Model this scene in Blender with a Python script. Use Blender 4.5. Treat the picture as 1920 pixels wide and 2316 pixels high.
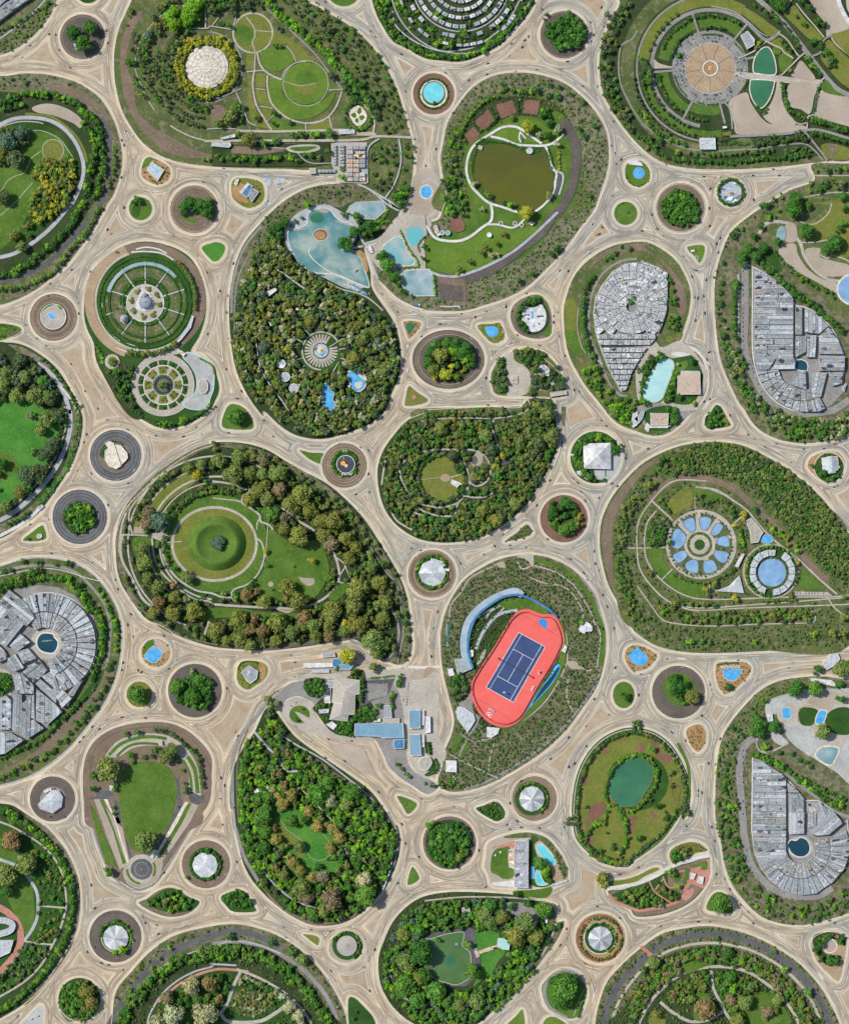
import bpy,bmesh,math,random
import numpy as np
from mathutils.geometry import tessellate_polygon
from mathutils import Vector
random.seed(7);rng=np.random.default_rng(7)
PI=math.pi;TAU=2*PI
for o in list(bpy.data.objects):bpy.data.objects.remove(o)
SC=bpy.context.scene;COL=SC.collection
# camera, sky, sun, exposure
CAMH=4200.0
cd=bpy.data.cameras.new('camera');cam=bpy.data.objects.new('camera',cd);COL.objects.link(cam)
cam.location=(0,0,CAMH);cam.rotation_euler=(0,0,0)
cd.sensor_fit='VERTICAL';cd.sensor_height=24;cd.lens=24*CAMH/2316.0
cd.clip_start=10;cd.clip_end=30000
SC.camera=cam
SUN_AZ=math.radians(-66);SUN_EL=math.radians(47)
w=bpy.data.worlds.new('World');SC.world=w;w.use_nodes=True
nt=w.node_tree;nt.nodes.clear()
wo=nt.nodes.new('ShaderNodeOutputWorld');wb=nt.nodes.new('ShaderNodeBackground');sk=nt.nodes.new('ShaderNodeTexSky')
sk.sky_type='NISHITA';sk.sun_disc=False;sk.sun_elevation=SUN_EL;sk.sun_rotation=SUN_AZ
wb.inputs['Strength'].default_value=0.12
nt.links.new(sk.outputs[0],wb.inputs[0]);nt.links.new(wb.outputs[0],wo.inputs[0])
ld=bpy.data.lights.new('sun','SUN');ld.energy=4.35;ld.angle=math.radians(0.6);ld.color=(1,0.955,0.87)
lo=bpy.data.objects.new('sun',ld);COL.objects.link(lo)
sd=Vector((math.sin(SUN_AZ)*math.cos(SUN_EL),math.cos(SUN_AZ)*math.cos(SUN_EL),math.sin(SUN_EL)))
lo.rotation_euler=sd.to_track_quat('Z','Y').to_euler()
SC.view_settings.view_transform='Standard';SC.view_settings.look='None'
SC.view_settings.exposure=0.12;SC.view_settings.gamma=1;SC.view_settings.use_curve_mapping=False
# plan coordinates
S=480/1741.0
TY=dict(A=0,B=460,C=920,D=1380,E=1836)
def parse(s):
 ox=oy=0;k=1;out=[];nums=[]
 for t in s.split():
  if t[0]=='F':ox=oy=0;k=1.1028
  elif t[0]in TY:ox=(int(t[1])-1)*480;oy=TY[t[0]];k=S
  elif ',' in t:
   a,b=t.split(',');out.append((ox+float(a)*k,oy+float(b)*k))
  else:nums.append(float(t)*k)
 return out,nums
def pt(s):return parse(s)[0][0]
def catmull(p,cz=True,n=6):
 p=np.array(p,float);N=len(p);out=[]
 rngi=range(N)if cz else range(N-1)
 for i in rngi:
  if cz:a,b,c,d=p[i-1],p[i],p[(i+1)%N],p[(i+2)%N]
  else:a,b,c,d=p[max(i-1,0)],p[i],p[i+1],p[min(i+2,N-1)]
  for j in range(n):
   t=j/n
   out.append(0.5*((2*b)+(-a+c)*t+(2*a-5*b+4*c-d)*t*t+(-a+3*b-3*c+d)*t**3))
 if not cz:out.append(p[-1])
 return[tuple(v)for v in out]
def ell(cx,cy,rx,ry=None,rot=0,n=None):
 ry=rx if ry is None else ry
 n=n or max(20,min(72,int(max(rx,ry)*1.6)))
 c,s=math.cos(math.radians(rot)),math.sin(math.radians(rot))
 return[(cx+rx*math.cos(TAU*i/n)*c-ry*math.sin(TAU*i/n)*s,cy+rx*math.cos(TAU*i/n)*s+ry*math.sin(TAU*i/n)*c)for i in range(n)]
def shp(s):
 """'o A1 x,y r [ry]' ellipse ; '! ...' straight polygon ; else smooth closed outline"""
 if not isinstance(s,str):return s
 if s[0]=='o':
  p,nm=parse(s[1:]);return ell(p[0][0],p[0][1],nm[0],nm[1]if len(nm)>1 else None)
 if s[0]=='!':return parse(s[1:])[0]
 return catmull(parse(s)[0])
def X(x):return x-960.0
def Y(y):return 1158.0-y
OX,OY,OW,OH=160,160,2240,2640
occ=np.zeros((OH,OW),np.uint8)
def ras(pts,arr=None,val=1):
 pts=np.array(pts)+(OX,OY)
 x0,y0=np.maximum(np.floor(pts.min(0)).astype(int),0);x1,y1=np.ceil(pts.max(0)).astype(int)+1
 x1=min(x1,OW);y1=min(y1,OH)
 if x1<=x0 or y1<=y0:return
 yy,xx=np.mgrid[y0:y1,x0:x1]+0.5
 ins=np.zeros(yy.shape,bool);n=len(pts)
 for i in range(n):
  ax,ay=pts[i-1];bx,by=pts[i]
  if ay==by:continue
  c=((ay>yy)!=(by>yy))&(xx<(bx-ax)*(yy-ay)/(by-ay)+ax)
  ins^=c
 if arr is None:return ins,x0,y0,x1,y1
 arr[y0:y1,x0:x1][ins]=val
def stroke_poly(p,w,cz=False):
 p=np.array(p,float);n=len(p)
 if cz:t=np.roll(p,-1,0)-np.roll(p,1,0)
 else:
  t=np.zeros_like(p);t[1:-1]=p[2:]-p[:-2];t[0]=p[1]-p[0];t[-1]=p[-1]-p[-2]
 L=np.hypot(t[:,0],t[:,1]);L[L==0]=1;t/=L[:,None]
 nr=np.stack([-t[:,1],t[:,0]],1)
 return p+nr*w/2,p-nr*w/2
 # materials (all procedural)
MATS={}
def nodes(name):
 m=bpy.data.materials.new(name);m.use_nodes=True;t=m.node_tree
 b=t.nodes['Principled BSDF'];return m,t,b
def N(t,typ,**kw):
 n=t.nodes.new(typ)
 for k,v in kw.items():
  if k.startswith('_'):setattr(n,k[1:],v)
  else:n.inputs[k.replace('__',' ')].default_value=v
 return n
def c4(c):return(c[0],c[1],c[2],1)
def pos(t,scale=(1,1,1),rot=0):
 g=N(t,'ShaderNodeNewGeometry');mp=N(t,'ShaderNodeMapping')
 mp.inputs['Scale'].default_value=scale;mp.inputs['Rotation'].default_value=(0,0,rot)
 t.links.new(g.outputs['Position'],mp.inputs['Vector']);return mp.outputs[0]
def noise(t,v,sc,det=4,rough=0.6):
 n=N(t,'ShaderNodeTexNoise');n.inputs['Scale'].default_value=sc;n.inputs['Detail'].default_value=det
 n.inputs['Roughness'].default_value=rough
 t.links.new(v,n.inputs['Vector']);return n.outputs[0]
def ramp(t,f,stops):
 r=N(t,'ShaderNodeValToRGB');e=r.color_ramp.elements
 while len(e)>1:e.remove(e[-1])
 e[0].position=stops[0][0];e[0].color=c4(stops[0][1])
 for p_,c in stops[1:]:
  q=e.new(p_);q.color=c4(c)
 t.links.new(f,r.inputs[0]);return r.outputs[0]
def mix(t,a,b,f,mode='MIX'):
 m=N(t,'ShaderNodeMix',_data_type='RGBA',_blend_type=mode)
 for s_,v in((m.inputs[6],a),(m.inputs[7],b),(m.inputs[0],f)):
  if hasattr(v,'is_linked'):t.links.new(v,s_)
  else:s_.default_value=v if not isinstance(v,tuple)else(c4(v)if len(v)==3 else v)
 return m.outputs[2]
def math_(t,op,a,b=None,cl=False):
 m=N(t,'ShaderNodeMath',_operation=op,_use_clamp=cl)
 for s_,v in((m.inputs[0],a),(m.inputs[1],b)):
  if v is None:continue
  if hasattr(v,'is_linked'):t.links.new(v,s_)
  else:s_.default_value=v
 return m.outputs[0]
def ground(name,a,b,c=None,big=0.02,fine=0.35,rough=0.95,spot=None,spotamt=0.62,bump=0.0,gr=1):
 """mottled ground: broad patches a-b, fine grain, optional spots"""
 m,t,bs=nodes(name);v=pos(t)
 f1=noise(t,v,big,5,0.65)
 col=ramp(t,f1,[(0.34,a),(0.52,tuple((i+j)/2 for i,j in zip(a,b))),(0.68,b)])
 f2=noise(t,v,fine,5,0.75)
 g=ramp(t,f2,[(0.3,(1-.4*gr,)*3),(0.5,(1,)*3),(0.7,(1+.38*gr,)*3)])
 col=mix(t,col,g,1.0,'MULTIPLY')
 if c or spot:
  f3=noise(t,v,(spot or 0.09),6,0.7)
  k=ramp(t,f3,[(spotamt-0.05,(0,0,0)),(spotamt+0.05,(1,1,1))])
  col=mix(t,col,c,k)
 t.links.new(col,bs.inputs['Base Color']);bs.inputs['Roughness'].default_value=rough
 bs.inputs['Specular IOR Level'].default_value=0.15
 if bump:
  bp=N(t,'ShaderNodeBump');bp.inputs['Strength'].default_value=bump;bp.inputs['Distance'].default_value=1.5
  t.links.new(f2,bp.inputs['Height']);t.links.new(bp.outputs[0],bs.inputs['Normal'])
 MATS[name]=m;return m
ground('lawn',(0.05,0.115,0.014),(0.10,0.17,0.03),(0.16,0.17,0.05),bump=.3)
ground('lawn_bright',(0.075,0.145,0.018),(0.125,0.20,0.03),(0.15,0.19,0.05),spotamt=.62,bump=.3)
ground('lawn_vivid',(0.035,0.15,0.02),(0.08,0.22,0.035),(0.12,0.2,0.04),spotamt=.62,bump=.3)
ground('lawn_olive',(0.11,0.14,0.022),(0.17,0.18,0.04),(0.2,0.17,0.07),spotamt=.6,bump=.3)
ground('lawn_dark',(0.018,0.06,0.011),(0.045,0.10,0.02),bump=.4)
ground('scrub',(0.13,0.115,0.07),(0.23,0.195,0.135),(0.075,0.105,0.035),spot=.07,spotamt=.51,bump=1)
ground('scrub_green',(0.06,0.095,0.028),(0.125,0.145,0.05),(0.2,0.165,0.105),spot=.06,spotamt=.57,bump=1)
ground('scrub_pink',(0.16,0.135,0.10),(0.25,0.21,0.16),(0.075,0.11,0.035),spot=.08,spotamt=.51,bump=.8)
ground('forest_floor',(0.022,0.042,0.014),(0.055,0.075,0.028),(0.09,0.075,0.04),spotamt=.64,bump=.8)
ground('soil',(0.14,0.105,0.075),(0.20,0.15,0.11),(0.25,0.2,0.15),spotamt=.62)
ground('soil_dark',(0.085,0.074,0.066),(0.13,0.112,0.097),(0.15,0.125,0.10),spotamt=.63)
ground('soil_red',(0.15,0.075,0.055),(0.22,0.12,0.09))
ground('soil_orange',(0.30,0.17,0.075),(0.38,0.24,0.12),(0.13,0.13,0.05),spotamt=.6)
ground('sand',(0.30,0.255,0.20),(0.40,0.345,0.28),big=.012,gr=.5)
ground('tan',(0.30,0.215,0.135),(0.37,0.28,0.185))
ground('asphalt',(0.19,0.185,0.175),(0.27,0.26,0.245),big=.03)
ground('asphalt_dark',(0.075,0.077,0.082),(0.12,0.122,0.127),big=.03)
ground('path',(0.33,0.30,0.25),(0.42,0.385,0.33),big=.03)
ground('path_blue',(0.30,0.31,0.33),(0.40,0.41,0.43),big=.03)
ground('concrete',(0.47,0.46,0.44),(0.59,0.58,0.56),big=.03)
ground('paving',(0.30,0.31,0.30),(0.42,0.43,0.41),(0.24,0.25,0.25),fine=.6)
ground('roof_sky',(0.24,0.32,0.38),(0.34,0.42,0.48),fine=.12,rough=.5,gr=.4)
ground('brick',(0.36,0.16,0.12),(0.45,0.23,0.18))
ground('court_red',(0.64,0.105,0.09),(0.70,0.14,0.125),fine=.1,gr=.14)
ground('court_blue',(0.04,0.066,0.155),(0.052,0.082,0.185),fine=.1,gr=.2)
ground('white_paint',(0.75,0.75,0.73),(0.8,0.8,0.78))
ground('cream',(0.52,0.47,0.38),(0.60,0.545,0.45),fine=.15)
ground('wall_white',(0.62,0.61,0.58),(0.72,0.71,0.68),fine=.15,rough=.8)
ground('wall_grey',(0.28,0.28,0.27),(0.36,0.36,0.35),fine=.15,rough=.8)
ground('roof_tan',(0.40,0.31,0.24),(0.47,0.38,0.30),rough=.8)
ground('roof_stone',(0.30,0.28,0.24),(0.40,0.37,0.32),fine=.5,rough=.85)
ground('roof_blue',(0.13,0.25,0.34),(0.19,0.32,0.42),fine=.12,rough=.5,gr=.3)
ground('roof_deepblue',(0.04,0.15,0.30),(0.07,0.2,0.38),fine=.12,rough=.5)
ground('roof_dark',(0.04,0.045,0.055),(0.07,0.075,0.09),fine=.12,rough=.6)
ground('roof_white',(0.47,0.475,0.48),(0.58,0.58,0.58),fine=.1,rough=.6)
ground('roof_pale',(0.35,0.38,0.40),(0.46,0.49,0.51),fine=.2,rough=.6)
ground('roof_slate',(0.22,0.25,0.27),(0.33,0.36,0.38),fine=.3,rough=.6)
ground('metal',(0.35,0.36,0.38),(0.45,0.46,0.48),fine=.2,rough=.35)
ground('bark',(0.08,0.055,0.035),(0.13,0.09,0.06),fine=1.2)
ground('rubber',(0.02,0.02,0.02),(0.03,0.03,0.03))
ground('orange_paint',(0.75,0.28,0.05),(0.8,0.33,0.08))
ground('red_paint',(0.5,0.03,0.03),(0.6,0.05,0.04))
ground('blue_paint',(0.02,0.17,0.5),(0.04,0.25,0.6))
ground('yellow_paint',(0.7,0.5,0.04),(0.75,0.55,0.06))
def roofmosaic(name,base,alt,acc,bw,bh,rot,acc2=None):
 """roof of patched slabs: brick pattern with varied panels"""
 m,t,bs=nodes(name);v=pos(t,(1,1,1),rot)
 br=N(t,'ShaderNodeTexBrick');br.inputs['Scale'].default_value=1.0
 br.inputs['Brick Width'].default_value=bw;br.inputs['Row Height'].default_value=bh
 br.inputs['Mortar Size'].default_value=0.32;br.inputs['Color1'].default_value=c4(base)
 br.inputs['Color2'].default_value=c4(alt);br.inputs['Mortar'].default_value=c4(tuple(x*.33 for x in base))
 br.inputs['Bias'].default_value=0.0
 t.links.new(v,br.inputs['Vector'])
 vo=N(t,'ShaderNodeTexVoronoi');vo.inputs['Scale'].default_value=0.16;t.links.new(pos(t,(0.55,1,1),rot),vo.inputs['Vector'])
 sp=N(t,'ShaderNodeSeparateColor');t.links.new(vo.outputs['Color'],sp.inputs[0])
 col=br.outputs[0]
 k=math_(t,'GREATER_THAN',sp.outputs[0],0.94);col=mix(t,col,acc,k)
 k2=math_(t,'GREATER_THAN',sp.outputs[1],0.93);col=mix(t,col,acc2 or(0.03,0.035,0.05),k2)
 k3=math_(t,'GREATER_THAN',sp.outputs[2],0.92);col=mix(t,col,tuple(min(.8,x*1.6)for x in base),k3)
 f2=noise(t,pos(t),0.3,6,0.75)
 col=mix(t,col,ramp(t,f2,[(0.3,(0.6,)*3),(0.7,(1.4,)*3)]),1.0,'MULTIPLY')
 t.links.new(col,bs.inputs['Base Color']);bs.inputs['Roughness'].default_value=0.85
 MATS[name]=m
roofmosaic('roof_grey_a',(0.25,0.265,0.27),(0.36,0.37,0.37),(0.30,0.25,0.18),9,4.2,0,(0.07,0.085,0.10))
roofmosaic('roof_grey_b',(0.19,0.215,0.22),(0.30,0.32,0.32),(0.14,0.2,0.25),7,3.4,1.1)
roofmosaic('roof_grey_c',(0.29,0.31,0.33),(0.42,0.43,0.44),(0.20,0.26,0.32),11,5,2.2)
roofmosaic('roof_house',(0.34,0.35,0.345),(0.47,0.47,0.46),(0.30,0.31,0.32),7,5,0.3,(0.16,0.17,0.18))
roofmosaic('roof_adobe',(0.48,0.35,0.25),(0.58,0.46,0.35),(0.2,0.22,0.26),7,5,0.0)
roofmosaic('mosaic',(0.35,0.42,0.48),(0.55,0.60,0.62),(0.12,0.15,0.2),4,2.5,0.4,(0.1,0.12,.18))
def water(name,a,b,c=None,big=0.02,rough=0.12):
 m,t,bs=nodes(name);v=pos(t)
 f=noise(t,v,big,5,0.6)
 st=[(0.3,a),(0.7,b)]if not c else[(0.36,a),(0.5,b),(0.62,c)]
 col=ramp(t,f,st)
 t.links.new(col,bs.inputs['Base Color']);bs.inputs['Roughness'].default_value=rough
 bp=N(t,'ShaderNodeBump');bp.inputs['Strength'].default_value=0.03;bp.inputs['Distance'].default_value=0.3
 t.links.new(noise(t,v,0.5,3),bp.inputs['Height']);t.links.new(bp.outputs[0],bs.inputs['Normal'])
 MATS[name]=m
water('water_olive',(0.06,0.068,0.016),(0.105,0.11,0.008),big=.006)
water('water_teal',(0.03,0.16,0.19),(0.12,0.24,0.24),(0.30,0.36,0.32),big=.012)
water('water_turquoise',(0.06,0.42,0.42),(0.15,0.36,0.38),(0.32,0.38,0.38),big=.016)
water('water_green',(0.028,0.115,0.06),(0.05,0.175,0.09))
water('water_sky',(0.13,0.26,0.43),(0.25,0.40,0.57),big=.05)
water('water_blue',(0.035,0.25,0.55),(0.13,0.42,0.68),big=.09)
water('water_pool',(0.08,0.46,0.55),(0.20,0.58,0.62),big=.05)
water('water_grey',(0.12,0.24,0.27),(0.24,0.34,0.36),(0.36,0.41,0.42),big=.02)
water('water_dark',(0.008,0.04,0.065),(0.015,0.065,0.085))
water('water_pondgreen',(0.05,0.12,0.035),(0.10,0.175,0.06))
water('water_milky',(0.28,0.52,0.52),(0.42,0.62,0.60),big=.04)
def leafmat():
 m,t,bs=nodes('foliage')
 a=N(t,'ShaderNodeAttribute');a.attribute_name='tint';oi=N(t,'ShaderNodeObjectInfo')
 col=mix(t,a.outputs['Color'],oi.outputs['Color'],1.0,'MULTIPLY')
 t.links.new(col,bs.inputs['Base Color']);bs.inputs['Roughness'].default_value=0.75
 bs.inputs['Specular IOR Level'].default_value=0.2
 MATS['foliage']=m
leafmat()
def carmat():
 m,t,bs=nodes('car_paint');oi=N(t,'ShaderNodeObjectInfo')
 t.links.new(oi.outputs['Color'],bs.inputs['Base Color']);bs.inputs['Roughness'].default_value=0.3
 MATS['car_paint']=m
 m,t,bs=nodes('car_glass');bs.inputs['Base Color'].default_value=(0.02,0.025,0.03,1);bs.inputs['Roughness'].default_value=0.1
 MATS['car_glass']=m
carmat()
# objects
CTX=dict(name='',phrase='',z=0.0)
LABELS={}
def tag(o,lb=None,cat=None,group=None,kind=None):
 if lb:o['label']=lb
 if cat:o['category']=cat
 if group:o['group']=group
 if kind:o['kind']=kind
 return o
def em(name,x,y,z=0,rz=0):
 o=bpy.data.objects.new(name,None);COL.objects.link(o);o.location=(X(x),Y(y),z);o.rotation_euler=(0,0,rz);return o
def mobj(name,verts,faces,mats,parent=None,loc=None,fm=None,smooth=False):
 me=bpy.data.meshes.new(name);me.from_pydata(verts,[],faces)
 for m in(mats if isinstance(mats,(list,tuple))else[mats]):me.materials.append(MATS[m]if isinstance(m,str)else m)
 if fm:me.polygons.foreach_set('material_index',fm)
 if smooth:me.polygons.foreach_set('use_smooth',[True]*len(me.polygons))
 me.update();o=bpy.data.objects.new(name,me);COL.objects.link(o)
 if parent:o.parent=parent
 if loc:o.location=loc
 return o
def tess(pts):
 tr=tessellate_polygon([[Vector((p[0],p[1],0))for p in pts]])
 out=[]
 for a,b,c in tr:
  ax,ay=pts[a];bx,by=pts[b];cx,cy=pts[c]
  ar=(bx-ax)*(cy-ay)-(cx-ax)*(by-ay)
  if abs(ar)<1e-6:continue
  out.append((a,b,c)if ar>0 else(a,c,b))
 return out
class MB:
 def __init__(s):s.v=[];s.f=[];s.m=[]
 def add(s,v,f,m=0):
  k=len(s.v);s.v+=[tuple(map(float,q))for q in v];s.f+=[tuple(i+k for i in g)for g in f];s.m+=[m]*len(f)
 def prism(s,pts,z0,z1,m=0,ms=None,cap=True):
  n=len(pts);a=sum(pts[i-1][0]*pts[i][1]-pts[i][0]*pts[i-1][1]for i in range(n))
  if a<0:pts=pts[::-1]
  side=[(i,(i+1)%n,(i+1)%n+n,i+n)for i in range(n)]
  s.add([(p[0],p[1],z0)for p in pts]+[(p[0],p[1],z1)for p in pts],side,m if ms is None else ms)
  if cap:s.add([(p[0],p[1],z1)for p in pts],tess(pts),m)
 def box(s,cx,cy,z0,w,d,h,rot=0,m=0):
  c,q=math.cos(rot),math.sin(rot)
  s.prism([(cx+x*c-y*q,cy+x*q+y*c)for x,y in((-w/2,-d/2),(w/2,-d/2),(w/2,d/2),(-w/2,d/2))],z0,z0+h,m)
 def cyl(s,cx,cy,z0,r0,r1,h,n=12,m=0):
  v=[];
  for r,z in((r0,z0),(r1,z0+h)):v+=[(cx+r*math.cos(TAU*i/n),cy+r*math.sin(TAU*i/n),z)for i in range(n)]
  s.add(v,[(i,(i+1)%n,(i+1)%n+n,i+n)for i in range(n)]+[tuple(range(n,2*n))],m)
 def build(s,name,mats,parent=None,loc=None,smooth=False):return mobj(name,s.v,s.f,mats,parent,loc,s.m,smooth)
def wpts(p):return[(X(a),Y(b))for a,b in p]
def nextz():
 CTX['z']+=0.045;return CTX['z']
NM=dict(lawn='lawn',lawn_bright='lawn',lawn_vivid='lawn',lawn_olive='lawn',lawn_dark='lawn',scrub='scrub_ground',scrub_green='scrub_ground',scrub_pink='scrub_ground',forest_floor='woodland_floor',soil='bare_soil',soil_dark='gravel',soil_red='bare_soil',soil_orange='bare_soil',sand='sand',tan='bare_soil',asphalt='road',asphalt_dark='road',path='path',path_blue='path',concrete='pavement',paving='pavement',brick='brick_paving',cream='pavement',mosaic='pavement')
LOOK=dict(lawn='green lawn',lawn_bright='bright green lawn',lawn_vivid='vivid green lawn',lawn_olive='olive lawn',lawn_dark='dark green lawn',scrub='brown scrubby ground',scrub_green='green scrubby ground',scrub_pink='pale stony scrubland',forest_floor='dark woodland floor',soil='bare brown soil',soil_dark='dark grey gravel',soil_red='red brown soil',soil_orange='orange soil',sand='pale sandy ground',tan='tan bare earth',asphalt='grey asphalt',asphalt_dark='dark asphalt',path='pale path',path_blue='grey path',concrete='pale concrete',paving='grey paving',brick='pink brick paving',cream='cream paving',mosaic='mosaic paving')
def ar(mat,s,name=None,clear=None,z=None):
 if clear is None:clear=0 if mat in('forest_floor','scrub','scrub_green','scrub_pink','lawn_dark')else 1
 p=shp(s);zz=nextz()if z is None else z
 if clear:ras(p,occ,1)
 else:ras(p,occ,0)
 wp=wpts(p);o=mobj(name or NM.get(mat,'water' if 'water' in mat else 'ground'),[(a,b,zz)for a,b in wp],tess(wp),mat)
 tag(o,('%s of %s'%(LOOK.get(mat,mat.replace('_',' ')),CTX['phrase']))[:110],LOOK.get(mat,'ground').split()[-1],kind='structure')
 return o
def sk(mat,s,w_,cz=False,name=None,clear=1,z=None,sm=True):
 p=parse(s)[0]if isinstance(s,str)else s
 if sm:p=catmull(p,cz)
 a,b=stroke_poly(p,w_,cz);zz=nextz()if z is None else z
 n=len(p);v=[(X(q[0]),Y(q[1]),zz)for q in a]+[(X(q[0]),Y(q[1]),zz)for q in b]
 f=[]
 for i in range(n if cz else n-1):
  j=(i+1)%n;f.append((i,j,j+n,i+n))
  if clear:
   ras([a[i],a[j],b[j],b[i]],occ,1)
 o=mobj(name or NM.get(mat,'path'),v,f,mat)
 tag(o,('%s of %s'%(LOOK.get(mat,mat.replace('_',' ')),CTX['phrase']))[:110],LOOK.get(mat,'path').split()[-1],kind='structure')
 return o
def arcp(cx,cy,r,a0,a1,ry=None,n=None):
 n=n or max(4,int(abs(a1-a0)/5));ry=ry or r
 return[(cx+r*math.cos(math.radians(a0+(a1-a0)*i/n)),cy+ry*math.sin(math.radians(a0+(a1-a0)*i/n)))for i in range(n+1)]
def arc(mat,c,r,w_,a0=0,a1=360,ry=None,**k):
 full=abs(a1-a0)>=360;p=arcp(c[0],c[1],r,a0,a1,ry)
 if full:p=p[:-1]
 return sk(mat,p,w_,cz=full,sm=False,**k)
def spokes(mat,c,r0,r1,n,w_,a0=0,**k):
 for i in range(n):
  a=math.radians(a0+360*i/n)
  sk(mat,[(c[0]+r0*math.cos(a),c[1]+r0*math.sin(a)),(c[0]+r1*math.cos(a),c[1]+r1*math.sin(a))],w_,sm=False,**k)
  # foliage
DK=(0.048,0.15,0.02);MD=(0.085,0.21,0.027);BR=(0.16,0.34,0.02);OL=(0.18,0.205,0.04);YL=(0.33,0.34,0.03)
PA=(0.36,0.37,0.19);BG=(0.09,0.15,0.085);AU=(0.22,0.16,0.06);GO=(0.28,0.245,0.06);DG=(0.085,0.13,0.05)
OM=(0.155,0.215,0.05);BRN=(0.21,0.175,0.09);VD=(0.02,0.05,0.017)
CN={DK:'dark green',MD:'green',BR:'bright green',OL:'olive',YL:'yellow green',PA:'pale cream green',BG:'bluish green',AU:'russet',GO:'golden',DG:'deep green',OM:'olive green',BRN:'brown',VD:'very dark green'}
def crown(nl,nf,ls,flat=0.75,seed=0,quad=True):
 r=np.random.default_rng(seed);C_=[]
 if quad:C_=[(0,0,.12,.74)]
 for i in range(nl):
  a=TAU*i/nl*1.0+r.uniform(-.4,.4);q=r.uniform(.35,.66)if i>nl*.3 else r.uniform(0,.3)
  C_.append((q*math.cos(a*2.4),q*math.sin(a*2.4),r.uniform(-.05,.35)+(.62-q)*.7,r.uniform(.30,.46)))
 V=[];F=[];T=[]
 ph=(1+5**.5)/2
 ico=np.array([(-1,ph,0),(1,ph,0),(-1,-ph,0),(1,-ph,0),(0,-1,ph),(0,1,ph),(0,-1,-ph),(0,1,-ph),(ph,0,-1),(ph,0,1),(-ph,0,-1),(-ph,0,1)])
 ico/=np.linalg.norm(ico[0])
 IF=[(0,11,5),(0,5,1),(0,1,7),(0,7,10),(0,10,11),(1,5,9),(5,11,4),(11,10,2),(10,7,6),(7,1,8),(3,9,4),(3,4,2),(3,2,6),(3,6,8),(3,8,9),(4,9,5),(2,4,11),(6,2,10),(8,6,7),(9,8,1)]
 for(x,y,z,q)in C_:
  k=len(V);V+=[tuple(np.array([x,y,z])+v*q*.82)for v in ico];F+=[(a+k,b+k,c+k)for a,b,c in IF]
  T+=[.8]*12
 for i in range(nf):
  x,y,z,q=C_[r.integers(len(C_))]
  d=r.normal(size=3);d[2]=abs(d[2])*.9-.15;d/=np.linalg.norm(d)
  p=np.array([x,y,z])+d*q*r.uniform(.85,1.12)
  nrm=d+r.normal(size=3)*.45;nrm/=np.linalg.norm(nrm)
  t1=np.cross(nrm,(0.3,.5,.8));t1/=np.linalg.norm(t1);t2=np.cross(nrm,t1)
  a=r.uniform(0,TAU);u=(t1*math.cos(a)+t2*math.sin(a))*ls*r.uniform(.7,1.3);v=(t2*math.cos(a)-t1*math.sin(a))*ls*r.uniform(.5,.9)
  k=len(V);tv=r.uniform(.65,1.45)
  if quad:V+=[tuple(p-u),tuple(p+v),tuple(p+u),tuple(p-v)];F.append((k,k+3,k+2,k+1));T+=[tv]*4
  else:V+=[tuple(p-u-v*.5),tuple(p+u-v*.5),tuple(p+v)];F.append((k,k+1,k+2));T+=[tv]*3
 V=np.array(V);V[:,2]=(V[:,2]+.45)*flat
 m=np.percentile(np.hypot(V[:,0],V[:,1]),93);V[:,:2]/=m
 return V,F,np.array(T)
LO=[crown(7,85,.17,.8,s,False)for s in range(5)]
TINY=[crown(3,26,.30,.8,20+s,False)for s in range(3)]
def colr(c,j=.16):
 k=1+random.uniform(-j,j)*1.6
 return(c[0]*k*(1+random.uniform(-j,j)),c[1]*k,c[2]*k*(1+random.uniform(-j,j)))
def cloud(name,items,protos,trunk=True):
 """items: (x, y, z, r, h, colour) -> one mesh"""
 Vs=[];Fs=[];Ts=[];off=0;counts=[]
 idx=rng.integers(0,len(protos),len(items))
 for pk,(V,F,T)in enumerate(protos):
  sel=[it for it,q in zip(items,idx)if q==pk]
  if not sel:continue
  A=np.array([(X(i[0]),Y(i[1]),i[2],i[3],i[4])for i in sel]);Cc=np.array([i[5]for i in sel])
  a=rng.uniform(0,TAU,len(sel));c,s=np.cos(a),np.sin(a)
  vx=(V[None,:,0]*c[:,None]-V[None,:,1]*s[:,None])*A[:,3,None]+A[:,0,None]
  vy=(V[None,:,0]*s[:,None]+V[None,:,1]*c[:,None])*A[:,3,None]+A[:,1,None]
  vz=V[None,:,2]*A[:,4,None]+A[:,2,None]
  Vs.append(np.stack([vx,vy,vz],2).reshape(-1,3));Ts.append((T[None,:,None]*Cc[:,None,:]).reshape(-1,3))
  Fa=np.array(F);nv=len(V)
  Fs.append((Fa[None]+(np.arange(len(sel))*nv)[:,None,None]).reshape(-1,3)+off);off+=nv*len(sel)
 V=np.concatenate(Vs);F=np.concatenate(Fs);T=np.concatenate(Ts)
 me=bpy.data.meshes.new(name);me.vertices.add(len(V));me.vertices.foreach_set('co',V.astype(np.float32).ravel())
 me.loops.add(F.size);me.loops.foreach_set('vertex_index',F.astype(np.int32).ravel())
 me.polygons.add(len(F));me.polygons.foreach_set('loop_start',(np.arange(len(F))*3).astype(np.int32))
 at=me.attributes.new('tint','FLOAT_COLOR','POINT');at.data.foreach_set('color',np.concatenate([T,np.ones((len(T),1))],1).astype(np.float32).ravel())
 me.materials.append(MATS['foliage']);me.update(calc_edges=True)
 o=bpy.data.objects.new(name,me);COL.objects.link(o);return o
TREES=[];SHRUBS=[]
def zt():return CTX['z']+.03
def tree(x,y,r,c=MD,kind=1,h=None):TREES.append((x,y,zt(),r,c,CTX['phrase'],h or r*1.25,CTX['ctr'],kind))
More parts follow.
